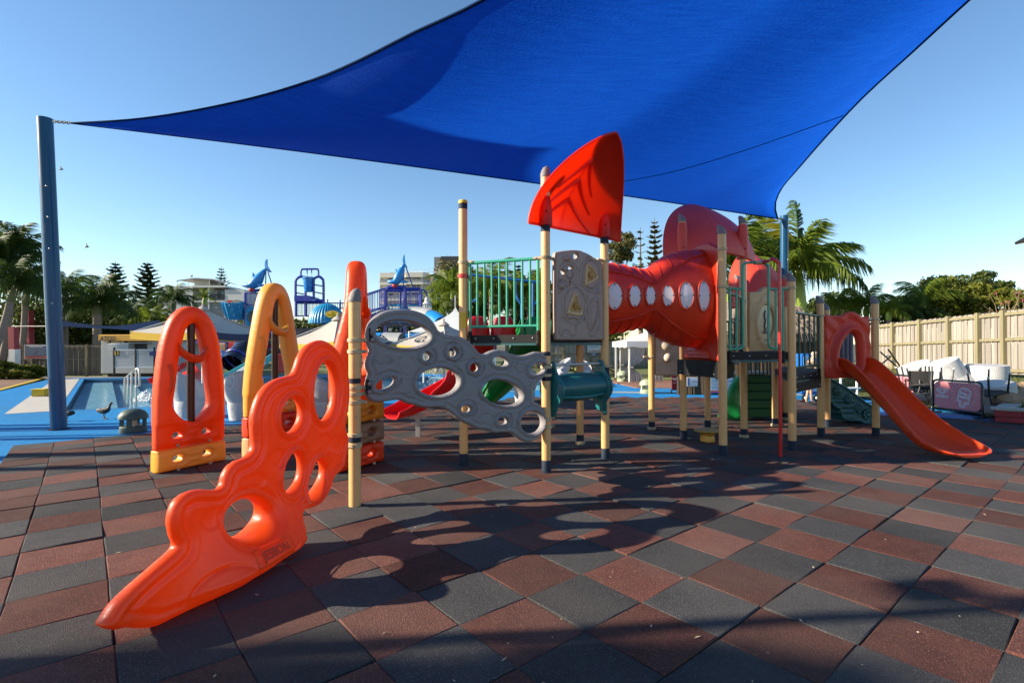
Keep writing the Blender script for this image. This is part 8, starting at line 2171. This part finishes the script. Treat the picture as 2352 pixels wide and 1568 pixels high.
# pink banners
M_PINK = mat('pink_banner', (0.66, 0.24, 0.26), .6, col2=(.62, .22, .24), nscale=2, trans=.15); M_BWH = mat('banner_white_print', (.72, .66, .66), .6); M_PINKD = mat('banner_rose_print', (.42, .08, .12), .6)
def banner(label, pA, pB, z0, z1, logo):
    a, b = Vector((*pA, 0)), Vector((*pB, 0)); ex = (b - a).normalized(); L_ = (b - a).length; nn = Vector((ex.y, -ex.x, 0))
    t = thing('banner_barrier', label, 'banner', a)
    fr_ = [a + ZH * .0, a + ZH * (z1 - .08), a + ex * .03 + ZH * (z1 - .02), a + ex * .09 + ZH * z1, b - ex * .09 + ZH * z1, b - ex * .03 + ZH * (z1 - .02), b + ZH * (z1 - .08), b + ZH * .0]
    part('frame', MB().tube(fr_, .024, 10), M_BLKM, t)
    part('lower_rail', MB().tube([a + ZH * z0, b + ZH * z0], .022, 8), M_BLKM, t)
    for p in (a, b): part('foot', MB().beam(p + nn * .22 + ZH * .0, p - nn * .22 + ZH * .0, .05, .03), M_BLKM, t, smooth=False)
    u0, u1, v0, v1 = .035, L_ - .035, z0 + .02, z1 - .03; c = .075
    ol = [(u0 + c * 1.3, v0), (u1 - c * 1.3, v0), (u1 - c * .5, v0 + c * .35), (u1, v0 + c), (u1, v1 - c), (u1 - c * .5, v1 - c * .35), (u1 - c * 1.3, v1), (u0 + c * 1.3, v1), (u0 + c * .5, v1 - c * .35), (u0, v1 - c), (u0, v0 + c), (u0 + c * .5, v0 + c * .35)]
    pn = part('banner_cloth', MB().prism(ol, a - nn * .004, ex, ZH, nn, .008), M_PINK, t, smooth=False)
    if not logo: return t
    O = lambda u, v: a + ex * (u * L_) + ZH * (z0 + (z1 - z0) * v) + nn * .008
    heart_logo(pn, O(.205, .62), ex, ZH, .135, M_BWH)
    part('lettering', text_mb('STREETS', .075, O(.205, .425) + nn * .002, ex, ZH, .003, bold=.004), M_BWH, pn, smooth=False)
    an = R(-14); e1 = ex * math.cos(an) + ZH * math.sin(an); e2 = -ex * math.sin(an) + ZH * math.cos(an); co = O(.665, .55)
    def ice(s, st): 
        w, h = .135 * s, .16 * s; q = [(-w, -h)] + [(-w, h * .35)] + [(w * math.cos(math.pi - x), h * .35 + h * .65 * math.sin(x)) for x in [math.pi * k / 12 for k in range(1, 12)]] + [(w, h * .35), (w, -h), (w * .82, -h - .03 * s)]
        q += [(.045 * st + .0, -h - .03 * s), (.045 * st, -h - .095), (.03 * st, -h - .115 - .01 * st), (-.03 * st, -h - .115 - .01 * st), (-.045 * st, -h - .095), (-.045 * st, -h - .03 * s), (-w * .82, -h - .03 * s)]
        return q
    mb = MB(); ring_mb(mb, ice(1.0, 1.45), ice(.86, 1.0), co, e1, e2, .003)
    ring_mb(mb, ice(.79, .85), ice(.73, .55), co, e1, e2, .003)
    part('ice_cream_outline', mb, M_BWH, pn, smooth=False)
    part('lettering', text_mb('SHare', .082, co + e2 * .022 + nn * .003, e1, e2, .002, bold=.005), M_BWH, pn, smooth=False)
    part('lettering', text_mb('HaPPY', .082, co - e2 * .062 + nn * .003, e1, e2, .002, bold=.005), M_BWH, pn, smooth=False)
    heart_logo(pn, co + e2 * .105 + nn * .002, e1, e2, .042, M_BWH)
    for k in range(22):
        x = 2 * math.pi * k / 22
        if -2.0 < ((x + math.pi) % (2 * math.pi) - math.pi) < -1.2: continue
        d = e1 * math.cos(x) + e2 * math.sin(x) * 1.05
        part('ray', MB().beam(co + d * .215 + nn * .004, co + d * (.30 if k % 2 else .275) + nn * .004, .007, .003, up=nn), M_BWH, pn, smooth=False)
    return t
banner('pink ice cream banner with heart logo on a black frame', (at(2143, 900, 12.0).x, 12.0), (at(2256.5, 900, 10.95).x, 10.95), .10, .745, True)
banner('second pink banner mostly hidden behind the orange slide', (at(2020, 900, 14.4).x, 14.4), (at(2099, 900, 12.9).x, 12.9), .10, .76, False)
# red block planter with a pale cap
rp0 = G(2285, 969, 0); M_REDBL = mat('red_block_paint', (0.30, 0.022, 0.028), .65, nscale=4, bump=.3, bscale=40); 
pw_ = thing('planter_wall', 'low red painted block wall with a pale cap at the right edge', 'wall', (rp0.x, rp0.y, 0))
da = Vector((.80, -.60, 0)); db = Vector((.76, .65, 0)); aa, ab = math.atan2(da.y, da.x), math.atan2(db.y, db.x)
na = Vector((.60, .80, 0)); nb2 = Vector((.65, -.76, 0))
r0 = Vector((rp0.x, rp0.y, 0))
for r_i in range(2):
    for k in range(6): part('block', MB().box(r0 + da * (.2 + k * .4 - (.2 if r_i else 0) + .2) + na * .1 + ZH * (.062 + .115 * r_i), (.394, .2, .110), aa, bev=.006), M_REDBL, pw_, smooth=False)
    for k in range(8): part('block', MB().box(r0 + db * (.22 + k * .4) + nb2 * .1 + ZH * (.062 + .115 * r_i), (.394, .2, .110), ab, bev=.006), M_REDBL, pw_, smooth=False)
part('cap', MB().box(r0 + da * 1.2 + na * .12 + ZH * .262, (2.5, .30, .055), aa, bev=.01), M_PATH, pw_, smooth=False)
part('cap', MB().box(r0 + db * 1.75 + nb2 * .12 + ZH * .264, (3.2, .30, .055), ab, bev=.01), M_PATH, pw_, smooth=False)
part('soil', MB().box(r0 + da * 1.3 + db * 1.6 + ZH * .17, (2.2, 2.6, .08), ab), M_EARTH, pw_, smooth=False)
M_ROCK = mat('sandstone', (0.36, 0.24, 0.14), .9, col2=(.24, .15, .09), nscale=5, bump=.7, bscale=12)
for k in range(16):
    p = at(2316 + 9 * (k % 6) + rnd.uniform(-3, 3), 892 + 13 * (k // 6) + rnd.uniform(-3, 3), 11.9 - .3 * (k // 6)); s_ = rnd.uniform(.12, .22)
    mb = MB(); mb.sphere((0, 0, 0), s_, 8, sc=(1.3, 1, .7)); mb.v = [tuple(Vector(v) * (1 + .35 * mnoise.noise(Vector(v) * 6 + Vector((k, 0, 0))))) for v in mb.v]
    solo('garden_rock', mb, M_ROCK, 'rough sandstone rock in the heap behind the red block wall', 'rock', 'sandstone rocks behind the red wall', loc=p, angle=30)
mb = MB()
for k in range(900):
    q_ = r0 + da * (.35 + 1.9 * rnd.random()) + db * (.4 + 2.4 * rnd.random()); x, y = q_.x, q_.y; h = .08 + .16 * rnd.random(); d = Vector((rnd.gauss(0, .06), rnd.gauss(0, .06), h)); mb.add([(x - .012, y, .2), (x + .012, y, .2), Vector((x, y, .2)) + d], [(0, 1, 2)])
for k in range(9000):
    s = rnd.random(); t_ = rnd.random(); x = 10.6 + 7.4 * s; y = 11.2 + 8.6 * t_; z = .02 + .72 * float(sstep(np.array(s + .04), .05, .75)); h = .03 + .05 * rnd.random(); d = Vector((rnd.gauss(0, .03), rnd.gauss(0, .03), h)); mb.add([(x - .01, y, z - .01), (x + .01, y, z - .01), Vector((x, y, z)) + d], [(0, 1, 2)])
struct('grass', mb, leafm('grass_blade', (.10, .13, .025), (.16, .16, .04), .3), kind='stuff')
# flood light at the right edge on its pole
lp = at(2352, 548, 11.5); t = thing('flood_light', 'dark flood lamp head poking in at the right edge', 'flood light', lp + Vector((.1, 0, 0)))
part('head', MB().box(lp + Vector((.10, 0, 0)), (.36, .30, .07), rot=Matrix.Rotation(R(-28), 3, 'Y'), bev=.015), M_BLACKP, t)
part('glass', MB().box(lp + Vector((.085, 0, -.035)), (.30, .24, .02), rot=Matrix.Rotation(R(-28), 3, 'Y')), mat('lamp_glass', (.35, .37, .38), .15), t, smooth=False)
part('arm', MB().tube([lp + Vector((.2, 0, .02)), lp + Vector((.75, 0, .15))], .03, 8), M_GALV, t)
part('pole', MB().tube([Vector((lp.x + .75, lp.y, -.1)), lp + Vector((.75, 0, .4))], .07, 12), M_GALV, t)
